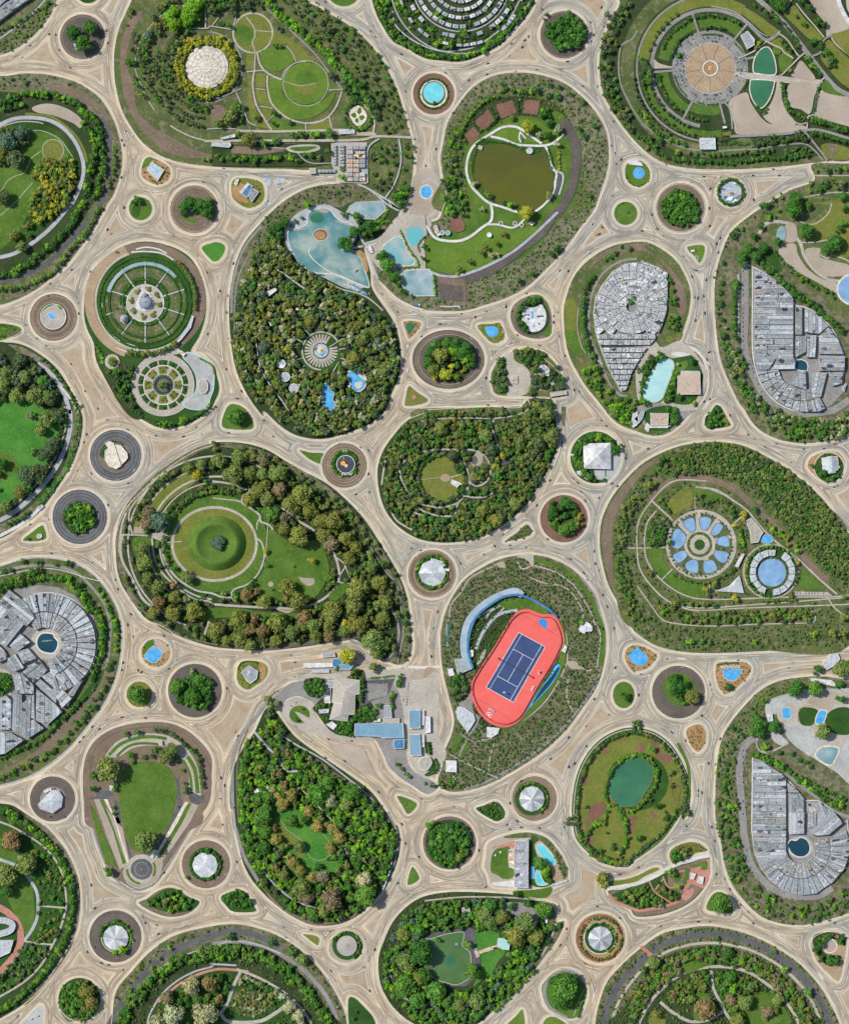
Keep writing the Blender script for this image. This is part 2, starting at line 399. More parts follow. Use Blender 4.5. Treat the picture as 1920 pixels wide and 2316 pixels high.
def tr(s,c=None):
 """'A1 x,y:r x,y:r' single trees at given places, r in tile units"""
 ox=oy=0;k=S
 for t in s.split():
  if t[0]in TY:ox=(int(t[1])-1)*480;oy=TY[t[0]];continue
  q=t.split(':');a,b=q[0].split(',')
  col=c or MD
  if len(q)>2:col=globals()[q[2]]
  tree(ox+float(a)*k,oy+float(b)*k,float(q[1])*k,col)
def shrub(x,y,r,c=DK,kind=1):
 r*=1.18;SHRUBS.append((x,y,zt(),r,c,CTX['phrase'],r*1.1,CTX['ctr'],kind))
def scatter(s,sp,keep=1.0,ig=False,jit=.38):
 p=shp(s);ins,x0,y0,x1,y1=ras(p)
 out=[];ny=int((y1-y0)/(sp*.87))+1
 for j in range(ny):
  nx=int((x1-x0)/sp)+2
  for i in range(nx):
   x=x0+(i+(j%2)*.5)*sp+random.uniform(-jit,jit)*sp;y=y0+j*sp*.87+random.uniform(-jit,jit)*sp
   xi,yi=int(x),int(y)
   if random.random()>keep or not(x0<=xi<x1 and y0<=yi<y1):continue
   if ins[yi-y0,xi-x0]and(ig or not(occ[yi,xi]or(sp>7.5 and occ[max(yi-3,0):yi+4:3,max(xi-3,0):xi+4:3].any()))):out.append((x-OX,y-OY))
 return out
def fo(s,sp,r0,r1,pal,keep=1.0,ig=False):
 for x,y in scatter(s,sp,keep,ig):
  tree(x,y,random.uniform(r0,r1)*(1 if random.random()>.12 else 1.2),random.choice(pal),1 if ig else 0)
def bu(s,sp,r0,r1,pal,keep=1.0,ig=False):
 for x,y in scatter(s,sp,keep,ig):shrub(x,y,random.uniform(r0,r1),random.choice(pal),1 if ig else 0)
def al(s,sp,r0,r1,pal,jit=1.0,cz=False,small=False):
 p=np.array(catmull(parse(s)[0],cz)if isinstance(s,str)else s);
 if cz:p=np.vstack([p,p[:1]])
 L=np.hypot(*(p[1:]-p[:-1]).T);cum=np.concatenate([[0],np.cumsum(L)]);d=sp/2
 while d<cum[-1]:
  x=np.interp(d,cum,p[:,0])+random.uniform(-jit,jit);y=np.interp(d,cum,p[:,1])+random.uniform(-jit,jit)
  (shrub if small else tree)(x,y,random.uniform(r0,r1),random.choice(pal));d+=sp*random.uniform(.8,1.2)
def hg(s,w_,pal=(DK,),h=2.5,cz=False,lb=None,jit=.3):
 p=np.array(catmull(parse(s)[0],cz)if isinstance(s,str)else s)
 if cz:p=np.vstack([p,p[:1]])
 L=np.hypot(*(p[1:]-p[:-1]).T);cum=np.concatenate([[0],np.cumsum(L)]);it=[];d=0
 while d<cum[-1]:
  it.append((np.interp(d,cum,p[:,0])+random.uniform(-jit,jit),np.interp(d,cum,p[:,1])+random.uniform(-jit,jit),zt(),w_*.62,h,colr(random.choice(pal))));d+=w_*.5
 if not it:return
 o=cloud('hedge',it,TINY)
 mx,my=p.mean(0)
 tag(o,lb or 'clipped green hedge, %s of %s'%(where(mx,my),CTX['phrase']),'hedge','hedges of '+CTX['phrase'])
def where(x,y):
 cx,cy=CTX['ctr'][:2];return wh(x,y,CTX['ctr'])
def wh(x,y,ctr):
 cx,cy,rx,ry=ctr;dx,dy=(x-cx)/max(rx,1),(y-cy)/max(ry,1)
 if math.hypot(dx,dy)<.28:return 'middle'
 a=math.degrees(math.atan2(dy,dx))%360;k=int((a+22.5)//45)%8
 w1=['right','lower right','lower','lower left','left','upper left','upper','upper right'][k]
 return '%s %s'%(w1,'edge' if math.hypot(dx,dy)>.72 else 'side')
 # the road islands of the plan
ISL={'tl_roofs':('grey corner block','A1 -300,-300 475,-60 468,10 400,150 280,295 130,405 0,455 -300,520','scrub'),'rb_three':('three tree roundabout','o A1 680,302 186','soil_dark'),'left_park':('putting green park','A1 -300,560 0,620 200,600 400,610 600,660 720,722 830,810 915,940 965,1060 1000,1200 1008,1350 980,1480 935,1600 B1 885,10 750,250 650,385 560,495 400,635 260,735 120,800 0,838 -300,880','scrub'),'amph':('yellow ringed dome park','A1 1130,-250 1085,-20 1040,90 978,230 945,380 935,500 948,700 1000,900 1080,1050 1180,1180 1330,1285 1510,1340 1741,1368 A2 300,1384 600,1388 800,1400 1040,1400 1040,1490 1170,1505 1290,1560 1420,1625 1500,1720 1560,1712 1610,1620 1640,1480 1655,1300 1640,1150 1610,1050 1570,900 1530,760 1470,630 1390,480 1260,320 1100,190 900,75 740,-20 400,-250','scrub_green'),'village':('garden village oval','A3 1000,-400 910,0 830,150 740,252 620,372 480,450 310,508 150,502 0,480 A2 1600,402 1480,340 1395,215 1330,80 1300,-100 1350,-400','forest_floor'),'rb_clump':('top tree clump roundabout','o A3 1143,285 198','soil_dark'),'rb_fount':('red ringed pool roundabout','o A3 75,770 172','soil_red'),'comma':('olive pond park','A3 130,1300 150,1180 190,1000 290,840 400,710 560,622 750,592 950,612 1150,682 1300,800 1420,940 1490,1080 1512,1250 1500,1400 1440,1590 1385,1730 B3 1280,200 1150,380 1000,540 850,680 700,765 500,835 300,885 0,880 B2 1741,872 1600,822 1500,762 1400,660 1340,570 1290,440 1340,350 1400,280 1530,200 1560,160 1741,150 B3 110,130 150,40 A3 180,1600 150,1450','scrub_pink'),'lagoon':('lagoon and palm wood','A2 480,1741 600,1640 740,1560 900,1515 1100,1502 1210,1515 1350,1600 1470,1660 1560,1725 B2 1540,70 1490,190 1400,262 1290,330 1250,380 1300,560 1312,690 1400,830 1480,950 1530,1080 1550,1250 1535,1420 1475,1560 C2 1420,30 1300,140 1100,220 900,268 700,240 560,160 430,40 B2 410,1741 280,1560 190,1350 150,1100 138,900 150,700 190,500 260,330 370,190','forest_floor'),'arena':('brown arena park','A3 1640,-300 1600,20 1560,100 1500,230 1440,420 1430,560 1460,760 1560,950 1741,1180 A4 200,1330 450,1385 800,1392 1150,1372 1560,1325 1741,1308 2100,1290 2100,-300','scrub_green'),'mall_n':('upper right grey complex','A4 2100,1330 1741,1340 1435,1345 1450,1480 1250,1560 1080,1670 960,1741 B4 780,220 700,380 652,540 632,700 636,900 652,1100 682,1280 745,1450 825,1620 C4 880,30 950,140 1050,222 1200,282 1400,302 1600,272 1741,232 2100,150','scrub'),'houses':('pale house teardrop','B4 100,322 0,312 B3 1660,322 1560,340 1430,400 1300,500 1212,620 1155,780 1138,900 1150,1100 1180,1240 1240,1370 1320,1500 1400,1600 1480,1700 C3 1500,60 1600,150 1741,205 C4 130,240 250,222 350,150 440,50 B4 510,1640 560,1550 575,1420 540,1290 470,1210 350,1170 380,1050 430,880 440,720 400,600 330,480 230,390','scrub_green'),'villa_a':('pool villa oval','A1 1160,1400 1180,1320 1220,1285 1300,1310 1390,1370 1402,1440 1370,1490 1290,1518 1210,1490 1170,1450','soil_orange'),'villa_b':('blue villa island','A2 160,1500 200,1460 300,1462 400,1490 432,1560 425,1640 370,1690 290,1708 200,1660 160,1600','lawn_olive'),'gr_a':('one tree round lawn','o A1 1155,1712 98','lawn'),'rb_soil':('brown upper left roundabout','o B1 1595,48 198','soil'),'gr_b':('green triangle by the lagoon','B1 1655,362 B2 0,322 60,318 108,350 100,410 60,465 20,480 B1 1720,455','lawn_vivid'),'gr_c':('wading pool island','A3 1640,1420 1660,1340 1741,1315 A4 60,1335 105,1400 100,1480 50,1525 A3 1741,1535 1670,1500','lawn'),'gr_d':('plain round lawn','o B3 1648,82 98','lawn'),'rb_right':('brown upper right roundabout','o A4 358,1705 205','soil'),'mosaic':('round mosaic plaza','o A4 768,1582 112','lawn_dark'),'gr_e':('white statue triangle','B4 408,372 450,345 520,338 556,355 552,420 515,490 470,440','lawn_bright'),'parterre':('domed monument garden','B1 690,900 705,700 760,550 870,440 1000,352 1190,310 1390,345 1550,430 1645,570 1695,750 1690,930 1640,1090 1570,1220 1660,1260 B2 10,1340 50,1440 60,1540 10,1660 C1 1720,30 1600,120 1450,172 1300,172 1150,95 1040,0 B1 950,1560 860,1430 790,1290 770,1150 715,1030','lawn_dark'),'rb_pool':('pool terrace roundabout','o B1 442,935 195','soil'),'gr_f':('small left hedge island','B1 -60,990 90,992 165,1015 184,1045 150,1075 90,1100 0,1130 -60,1130','lawn'),'big_left':('large left edge park','B1 -300,1100 0,1132 170,1152 310,1220 450,1330 555,1475 630,1620 680,1741 C1 682,180 650,340 585,490 510,615 400,775 300,895 150,1000 0,1085 -300,1150','forest_floor'),'rb_slab':('cream split roof roundabout','o C1 952,398 213','asphalt_dark'),'rb_bush':('dark tree clump roundabout','o C1 658,903 226','asphalt_dark'),'gr_g':('grey rock triangle','C1 190,1095 260,1030 345,970 372,1000 382,1080 300,1105','lawn'),'gr_h':('spiral bush triangle','B2 140,1650 215,1650 C2 290,30 342,130 330,180 250,192 110,180 78,140 95,60','lawn'),'rb_dark':('dark round roof roundabout','o C2 1085,482 186','soil'),'gr_i':('flat green centre triangle','C2 712,352 800,372 912,380 895,430 880,470 780,420','lawn'),'oval_park':('oval mound park','C1 1741,315 1600,365 1430,470 1280,590 1140,720 1040,830 980,960 950,1080 950,1200 965,1350 1010,1480 1100,1620 1200,1741 D1 1330,130 1480,220 1741,300 D2 220,322 440,332 700,310 900,280 1130,240 1230,280 1340,385 1430,420 1520,450 1590,430 1640,320 1632,120 C2 1600,1560 1530,1370 1400,1150 1250,920 1080,740 930,620 760,530 600,440 450,350 250,295 0,288','forest_floor'),'wood_park':('yellow field wood','C2 1741,50 C3 0,28 300,10 560,0 780,5 B3 860,1600 1040,1602 C3 1070,60 1095,200 1090,330 1040,470 960,620 840,800 700,930 560,1020 400,1090 200,1118 C2 1741,1100 1600,1040 1480,940 1400,810 1360,650 1355,500 1400,360 1480,240 1600,110','forest_floor'),'play':('tan playground park','B3 650,1250 740,1205 860,1192 980,1228 1080,1320 1130,1430 1165,1540 1150,1580 1030,1600 830,1585 600,1572 552,1500 545,1400 590,1310','scrub_green'),'rb_mid':('central yellow tree roundabout','o B3 195,1280 298 245','soil_dark'),'tr_a':('green pool triangle','B2 1565,975 1640,962 1715,985 1680,1050 1615,1112 1590,1060','soil_orange'),'tr_b':('pink disc triangle','B2 1612,1495 1680,1545 B3 30,1608 0,1640 B2 1650,1662 1580,1658 1585,1590','lawn_olive'),'tr_c':('blue pond triangle','B3 432,1000 560,985 620,980 640,1050 655,1110 570,1150 500,1100','lawn_olive'),'deck':('white pool deck island','B3 702,940 730,830 830,765 920,748 1000,800 1040,900 1045,1040 990,1105 880,1110 760,1060','soil'),'manor':('white pyramid roof island','o C3 1403,415 210 216','lawn_dark'),'rb_purple':('purple brown roundabout','o C3 1142,918 197','soil_dark'),'rb_cone_w':('central cone roof roundabout','o C3 62,1370 198','soil'),'tr_d':('dark scrub triangle','C3 655,1108 740,1040 830,965 870,990 882,1040 800,1080','scrub_green'),'tennis':('red sports ground park','C3 345,1400 500,1300 640,1240 780,1215 885,1212 1000,1230 1150,1290 1280,1390 1390,1540 1450,1700 D3 1490,200 1480,400 1420,620 1300,800 1150,1000 950,1180 700,1340 500,1440 330,1485 200,1490 130,1440 110,1380 140,1290 165,1150 215,1030 240,900 200,720 160,560 135,400 130,200 C3 170,1680 250,1520','scrub'),'campus':('stone roof campus','D2 620,610 760,572 1000,540 1200,520 1500,480 1590,500 1600,800 1600,1180 1640,1300 1741,1370 D3 60,1395 110,1450 60,1500 0,1505 D2 1640,1440 1560,1390 1450,1290 1400,1180 1330,1060 1200,1040 1100,1030 960,990 880,870 830,770 720,710 620,730 560,800 480,740','asphalt'),'low_park':('bright glade park','D2 345,1000 430,820 500,800 590,920 700,1050 900,1195 1100,1330 1300,1480 1420,1640 1490,1741 E2 1530,130 1545,290 1500,470 1420,620 1320,740 1200,850 1050,922 850,935 700,885 540,780 400,650 300,520 240,380 200,200 170,0 D2 150,1620 145,1450 170,1300 240,1150','forest_floor'),'pl_a':('lower left pool island','o D1 1280,350 120 118','soil_orange'),'gr_j':('small lower garden island','o D1 1146,690 108','lawn_olive'),'rb_low':('lower left tree roundabout','o D1 1602,660 224','soil_dark'),'pav_isl':('glass pavilion island','D2 200,520 230,430 310,412 420,430 462,490 430,570 360,620 290,655 220,610','lawn_olive'),'rb_bldg':('angular roof roundabout','o D1 435,1548 188','soil_dark'),'round_mall':('great round building island','C1 -300,1350 0,1302 200,1240 400,1232 600,1272 750,1352 870,1480 955,1630 990,1741 D1 1005,150 1000,350 960,550 880,740 760,915 600,1110 450,1245 250,1370 0,1448 -300,1500','scrub_green'),'ball':('mown field park','D1 700,1741 690,1600 680,1450 685,1300 720,1160 800,1050 950,962 1150,920 1370,920 1540,985 1680,1110 1741,1220 D2 0,1340 D1 1741,1450 1720,1580 E1 1640,50 1540,200 1420,400 1310,560 1220,630 1100,635 1000,580 900,520 850,400 800,280 760,100','soil'),'rb_oct':('octagonal roof roundabout','o E1 1692,430 200','soil'),'lens':('clipped bush lens','E1 1140,750 1200,715 1290,650 1380,620 1450,632 1560,700 1640,735 1600,800 1500,852 1380,862 1260,825','lawn_dark'),'bush_isl':('small bushy island','E2 70,700 150,655 245,640 300,690 345,770 365,815 280,828 170,820 120,780','lawn_dark'),'rb_cone_l':('lower left cone roundabout','o E1 950,1022 216','soil_dark'),'rb_bl':('bottom left round wood','o E1 655,1540 175 180','forest_floor'),'lot':('bottom left parking island','E1 160,1790 215,1700 290,1620 340,1590 360,1640 355,1741 350,1790','paving'),'low_left':('stone arch park','D1 -300,1560 0,1582 110,1600 220,1670 330,1741 E1 400,140 480,230 560,340 620,470 658,620 662,800 630,980 560,1120 460,1280 350,1440 200,1580 0,1700 -300,1850','forest_floor'),'bot_a':('bottom left garden ring','E1 850,2000 915,1741 950,1480 1080,1310 1240,1140 1440,1010 1741,935 E2 200,920 400,960 590,1040 760,1160 900,1310 1000,1460 1080,1620 1110,1741 1150,2000','scrub'),'rb_disc':('beige disc roof roundabout','o E2 1095,1115 140 125','lawn_dark'),'tr_e':('triangle by the disc roof','E2 745,1002 870,1025 868,1098 800,1055','lawn_olive'),'tr_f':('orange kerb triangle','E2 1640,450 1700,550 1600,600','lawn'),'tr_g':('triangle by the glade','D2 1520,1520 1680,1585 1610,1675 1560,1610','lawn'),'palm':('palm grove pond park','E3 0,690 220,655 500,660 740,680 900,710 1040,750 1085,800 1080,900 1150,900 1090,1050 980,1200 850,1370 700,1530 560,1640 400,1760 E3 0,1900 E2 1700,1780 1560,1680 1450,1560 1375,1400 1362,1200 1410,1050 1480,900 1600,770','forest_floor'),'club':('long club building island','E3 520,255 660,192 850,165 1000,212 1100,320 1160,430 1178,540 1130,575 1045,620 960,620 740,625 560,612 520,520 488,450 500,370','sand'),'rb_wood':('bottom centre round wood','o E3 205,255 220','soil_dark'),'rb_cone_c':('glass cone brown roundabout','o D3 900,1545 186','soil'),'flower':('little garden lens','D3 420,1632 480,1600 580,1568 640,1610 662,1680 610,1732 540,1715','lawn_dark'),'green_oval':('green oval golf park','D3 1205,1741 1208,1550 1245,1350 1330,1175 1450,1050 1600,975 1741,955 D4 0,958 150,1000 280,1100 370,1240 432,1400 440,1560 400,1700 E4 370,0 290,130 180,250 0,385 E3 1660,455 1480,430 1340,340 1240,220 1210,80','lawn_dark'),'pink':('pink paved garden','E3 1500,650 1620,635 1741,592 E4 150,525 300,450 480,400 575,350 600,420 588,560 500,690 380,780 200,845 0,862 E3 1680,800 1580,740','lawn_dark'),'lens_b':('red flowering lens','E4 262,350 310,285 430,245 520,262 575,320 480,345 380,400 300,432','lawn_olive'),'strip':('narrow green verge','E3 1510,570 1640,552 1741,520 E4 140,455 185,475 60,535 E3 1741,575 1600,605 1520,610','lawn_olive'),'one_tree':('one big tree triangle','E4 568,800 600,700 660,655 730,680 785,770 780,832 680,825','lawn'),'rb_cone_r':('garden cone roundabout','o E3 1440,1035 206','soil_orange'),'loop':('grey loop drive island','E3 955,1460 990,1380 1080,1305 1180,1290 1270,1330 1320,1420 1328,1520 1270,1660 1200,1700 1100,1670 1000,1600','lawn'),'bot_b':('bottom right garden ring','E3 1370,2000 1395,1741 1420,1600 1490,1400 1600,1270 1741,1140 E4 200,1000 400,952 600,935 850,982 1050,1062 1200,1150 1350,1262 1500,1430 1600,1600 1670,1760 1750,2000','scrub'),'roundel':('right edge tan plaza','E4 1425,1080 1460,1020 1550,985 1650,985 1715,1040 1712,1160 1690,1280 1660,1385 1610,1370 1480,1240 1440,1150','tan'),'mall_s':('lower right grey complex','D4 2100,500 1741,560 1530,540 1340,548 1150,582 1000,662 880,780 760,930 690,1060 655,1250 640,1450 640,1700 E4 655,100 690,280 720,450 780,600 880,735 1000,850 1150,912 1350,932 1550,892 1741,832 2100,700','scrub'),'pools_park':('ring of pools park','C3 1741,500 1600,650 1500,800 1440,980 1440,1200 1500,1450 1600,1640 D3 1700,150 D4 0,195 150,290 350,340 600,355 1000,340 1741,298 2100,280 C4 2100,1500 1741,1060 1600,850 1450,680 1250,520 1050,400 850,310 600,286 350,320 150,400','scrub_green'),'villa_c':('right edge villa oval','C4 1395,480 1430,410 1540,368 1650,372 1702,440 1700,520 1650,600 1570,625 1480,585 1420,530','soil_orange'),'tr_h':('bush filled triangle','B4 600,1720 640,1655 690,1670 C4 750,110 760,160 600,185 555,150 560,80','lawn_dark'),'pl_b':('right blue lagoon island','D3 1638,390 1660,310 1730,285 D4 60,300 150,350 160,400 80,480 0,505 D3 1690,490','soil_orange'),'gr_k':('dark bush oval lawn','o D3 1632,695 92 112','lawn'),'rb_rlow':('lower right grassy roundabout','o D4 340,672 219','soil_dark'),'pl_c':('blue pool triangle island','D4 648,440 780,422 900,430 938,490 890,570 760,682 700,675 655,600','soil_orange'),'tr_i':('orange scrub triangle','D4 398,1000 440,950 520,936 565,1000 555,1100 500,1165 440,1110','soil_orange'),'gr_l':('top left green edge','o A1 725,-75 105','lawn_dark'),'gr_m':('top green edge','o A2 1080,-90 145','lawn'),'gr_n':('long bottom green island','E2 1112,1560 1160,1520 1250,1600 1330,1700 1350,1850 1150,1850','lawn_dark'),'gr_o':('bottom bright green corner','E3 660,1760 740,1680 805,1620 825,1741 820,1850 640,1850','lawn_bright'),'gr_p':('bottom green mound','E3 960,1760 1000,1690 1080,1685 1180,1760 1180,1850 960,1850','lawn_bright'),}
ISHP={k:shp(v[1])for k,v in ISL.items()}
GS=3.0;gx=np.arange(-150,2070,GS);gy=np.arange(-150,2466,GS)
D=np.full((len(gy),len(gx)),70.0,np.float32)
for k,p in ISHP.items():
 P_=np.array(p);n=len(P_)
 for i in range(n):
  a=P_[i-1];b=P_[i];R_=70
  x0=max(int((min(a[0],b[0])-R_+150)/GS),0);x1=min(int((max(a[0],b[0])+R_+150)/GS)+2,len(gx))
  y0=max(int((min(a[1],b[1])-R_+150)/GS),0);y1=min(int((max(a[1],b[1])+R_+150)/GS)+2,len(gy))
  if x1<=x0 or y1<=y0:continue
  xx=gx[x0:x1][None,:]-a[0];yy=gy[y0:y1][:,None]-a[1];dx,dy=b-a;L2=dx*dx+dy*dy
  if L2<1e-9:continue
  t=np.clip((xx*dx+yy*dy)/L2,0,1)
  D[y0:y1,x0:x1]=np.minimum(D[y0:y1,x0:x1],np.hypot(xx-t*dx,yy-t*dy))
inside=np.zeros((OH,OW),np.uint8)
for i,(k,p)in enumerate(ISHP.items()):ras(p,inside,i+1)
def dfield(x,y):
 i=(y+150)/GS;j=(x+150)/GS;i0=int(i);j0=int(j)
 if not(0<=i0<len(gy)-1 and 0<=j0<len(gx)-1):return 99
 fi,fj=i-i0,j-j0
 return(D[i0,j0]*(1-fj)+D[i0,j0+1]*fj)*(1-fi)+(D[i0+1,j0]*(1-fj)+D[i0+1,j0+1]*fj)*fi
def road_dir(x,y):
 gx_=dfield(x+3,y)-dfield(x-3,y);gy_=dfield(x,y+3)-dfield(x,y-3)
 return math.atan2(gx_,gy_)
def roadmat():
 m,t,bs=nodes('worn_road')
 a=N(t,'ShaderNodeAttribute');a.attribute_name='kerb_distance';d=a.outputs['Fac']
 g=N(t,'ShaderNodeNewGeometry');sx=N(t,'ShaderNodeSeparateXYZ');t.links.new(g.outputs['Position'],sx.inputs[0])
 cb=N(t,'ShaderNodeCombineXYZ')
 wob=noise(t,g.outputs['Position'],0.012,2)
 dd=math_(t,'ADD',d,math_(t,'MULTIPLY',wob,5.0))
 t.links.new(math_(t,'MULTIPLY',dd,0.5),cb.inputs[0]);t.links.new(math_(t,'MULTIPLY',sx.outputs[0],0.012),cb.inputs[1]);t.links.new(math_(t,'MULTIPLY',sx.outputs[1],0.012),cb.inputs[2])
 s1=noise(t,cb.outputs[0],1.0,4,0.7)
 cb2=N(t,'ShaderNodeVectorMath',_operation='MULTIPLY');t.links.new(cb.outputs[0],cb2.inputs[0]);cb2.inputs[1].default_value=(2.6,1.5,1.5)
 s2=noise(t,cb2.outputs[0],1.0,3,0.7)
 big=noise(t,g.outputs['Position'],0.0035,3,0.5)
 big=math_(t,'ADD',big,math_(t,'ADD',math_(t,'MULTIPLY',sx.outputs[0],.0001),math_(t,'MULTIPLY',sx.outputs[1],.00005)))
 base=ramp(t,big,[(0.38,(0.43,0.35,0.25)),(0.5,(0.405,0.35,0.27)),(0.64,(0.36,0.337,0.285))])
 col=mix(t,base,ramp(t,s1,[(0.30,(0.40,0.40,0.42)),(0.42,(0.80,0.80,0.81)),(0.55,(1.05,1.05,1.03)),(0.68,(1.6,1.6,1.56))]),1.0,'MULTIPLY')
 col=mix(t,col,ramp(t,s2,[(0.32,(.62,)*3),(.5,(1,)*3),(.68,(1.35,)*3)]),1.0,'MULTIPLY')
 mid=noise(t,g.outputs['Position'],0.02,5,0.7)
 col=mix(t,col,ramp(t,mid,[(0.35,(0.86,0.86,0.88)),(0.6,(1.08,1.07,1.05))]),1.0,'MULTIPLY')
 fine=noise(t,g.outputs['Position'],0.5,4,0.7)
 col=mix(t,col,ramp(t,fine,[(0.3,(0.74,)*3),(0.7,(1.22,)*3)]),1.0,'MULTIPLY')
 col=mix(t,col,ramp(t,math_(t,'MULTIPLY',dd,.033),[(0,(.8,)*3),(.1,(1.16,)*3),(.3,(1.02,1.01,1)),(.52,(.78,.79,.8)),(.75,(.9,)*3),(.95,(1.1,)*3)]),1.0,'MULTIPLY')
 def band(c,w_):return math_(t,'LESS_THAN',math_(t,'ABSOLUTE',math_(t,'SUBTRACT',d,c)),w_)
 brk=ramp(t,noise(t,g.outputs['Position'],0.03,2),[(0.48,(0,0,0)),(0.55,(1,1,1))])
 for c,w_,cc in((3.0,1.4,(0.56,0.49,0.37)),(7.5,.6,(0.25,0.215,0.165)),(14,.7,(0.60,0.57,0.49)),(17.5,.6,(0.27,0.24,0.2))):
  k=band(c,w_)
  if c!=3.0:k=math_(t,'MULTIPLY',k,brk)
  col=mix(t,col,cc,math_(t,'MULTIPLY',k,.75))
 gm=noise(t,g.outputs['Position'],0.05,4,0.6)
 wv=N(t,'ShaderNodeTexWave');wv.inputs['Scale'].default_value=0.09;wv.inputs['Distortion'].default_value=3;wv.inputs['Detail'].default_value=2
 t.links.new(g.outputs['Position'],wv.inputs['Vector'])
 gc=ramp(t,gm,[(0.3,(0.30,0.215,0.135)),(0.5,(0.36,0.275,0.185)),(0.7,(0.36,0.325,0.25))]);gc=mix(t,gc,ramp(t,wv.outputs['Fac'],[(0,(.86,)*3),(1,(1.08,)*3)]),1.0,'MULTIPLY')
 lim=math_(t,'ADD',26.5,math_(t,'MULTIPLY',wob,6))
 gc=mix(t,gc,ramp(t,s1,[(0.3,(.8,)*3),(0.7,(1.2,)*3)]),1.0,'MULTIPLY')
 col=mix(t,col,(0.46,0.405,0.32),math_(t,'GREATER_THAN',d,math_(t,'SUBTRACT',lim,1.6)))
 gd=math_(t,'MULTIPLY',math_(t,'GREATER_THAN',d,lim),.9)
 col=mix(t,col,gc,gd)
 t.links.new(col,bs.inputs['Base Color']);bs.inputs['Roughness'].default_value=0.9;bs.inputs['Specular IOR Level'].default_value=0.2
 MATS['worn_road']=m
roadmat()
nxg,nyg=len(gx),len(gy)
vx,vy=np.meshgrid(gx-960,1158-gy)
co=np.stack([vx,vy,np.zeros_like(vx)],2).reshape(-1,3)
ii,jj=np.mgrid[0:nyg-1,0:nxg-1];q0=(ii*nxg+jj).ravel()
fa=np.stack([q0,q0+nxg,q0+nxg+1,q0+1],1)
me=bpy.data.meshes.new('road');me.vertices.add(len(co));me.vertices.foreach_set('co',co.astype(np.float32).ravel())
me.loops.add(fa.size);me.loops.foreach_set('vertex_index',fa.astype(np.int32).ravel())
me.polygons.add(len(fa));me.polygons.foreach_set('loop_start',(np.arange(len(fa))*4).astype(np.int32))
at=me.attributes.new('kerb_distance','FLOAT','POINT');at.data.foreach_set('value',D.ravel())
me.materials.append(MATS['worn_road']);me.update(calc_edges=True)
o=bpy.data.objects.new('road',me);COL.objects.link(o);tag(o,'worn beige road network winding between all the green islands','road',kind='structure')
o=mobj('ground',[(-14000,-14000,-1),(14000,-14000,-1),(14000,14000,-1),(-14000,14000,-1)],[(0,1,2,3)],'scrub_green')
tag(o,'dry green and brown land around the city plan','ground',kind='structure')
begun=set()
ZT={}
def bg(k):
 if CTX['name']:ZT[CTX['name']]=CTX['z']
 begun.add(k)
 ph,s,base=ISL[k];p=ISHP[k];q=np.array(p)
 q=q[(q[:,0]>-60)&(q[:,0]<1980)&(q[:,1]>-60)&(q[:,1]<2376)]if len(q)>8 else q
 if len(q)<4:q=np.array(p)
 CTX.update(name=k,phrase=ph,z=0.3,ctr=((q[:,0].min()+q[:,0].max())/2,(q[:,1].min()+q[:,1].max())/2,np.ptp(q[:,0])/2,np.ptp(q[:,1])/2))
 ras(p,occ,0)
 wp=wpts(p);m=MB();m.prism(wp,-0.2,0.3);
 o=m.build(NM.get(base,'island'),base);tag(o,'%s of %s'%(LOOK[base],ph),'ground',kind='structure')
 a,b=stroke_poly(p,1.3,True);n=len(p);v=[];f=[]
 for qv,z in((a,0),(a,.38),(b,.38),(b,0)):v+=[(X(c[0]),Y(c[1]),z)for c in qv]
 for i in range(n):
  j=(i+1)%n
  for r in range(3):f.append((r*n+i,r*n+j,(r+1)*n+j,(r+1)*n+i))
 o=mobj('kerb',v,f,'cream');tag(o,'cream kerb around %s'%ph,'kerb',kind='structure')
 CTX['poly']=p
def ins_(d):
 """outline moved inwards by d"""
 p=np.array(CTX['poly']);a,b=stroke_poly(p,2*d,True)
 ar=lambda q:abs(sum(q[i-1][0]*q[i][1]-q[i][0]*q[i-1][1]for i in range(len(q))))
 q=a if ar(a)<ar(b)else b
 return[tuple(v)for v in q]
def scaled(f,s=None):
 p=np.array(shp(s)if s else CTX['poly']);c=(p.min(0)+p.max(0))/2;return[tuple(v)for v in c+(p-c)*f]
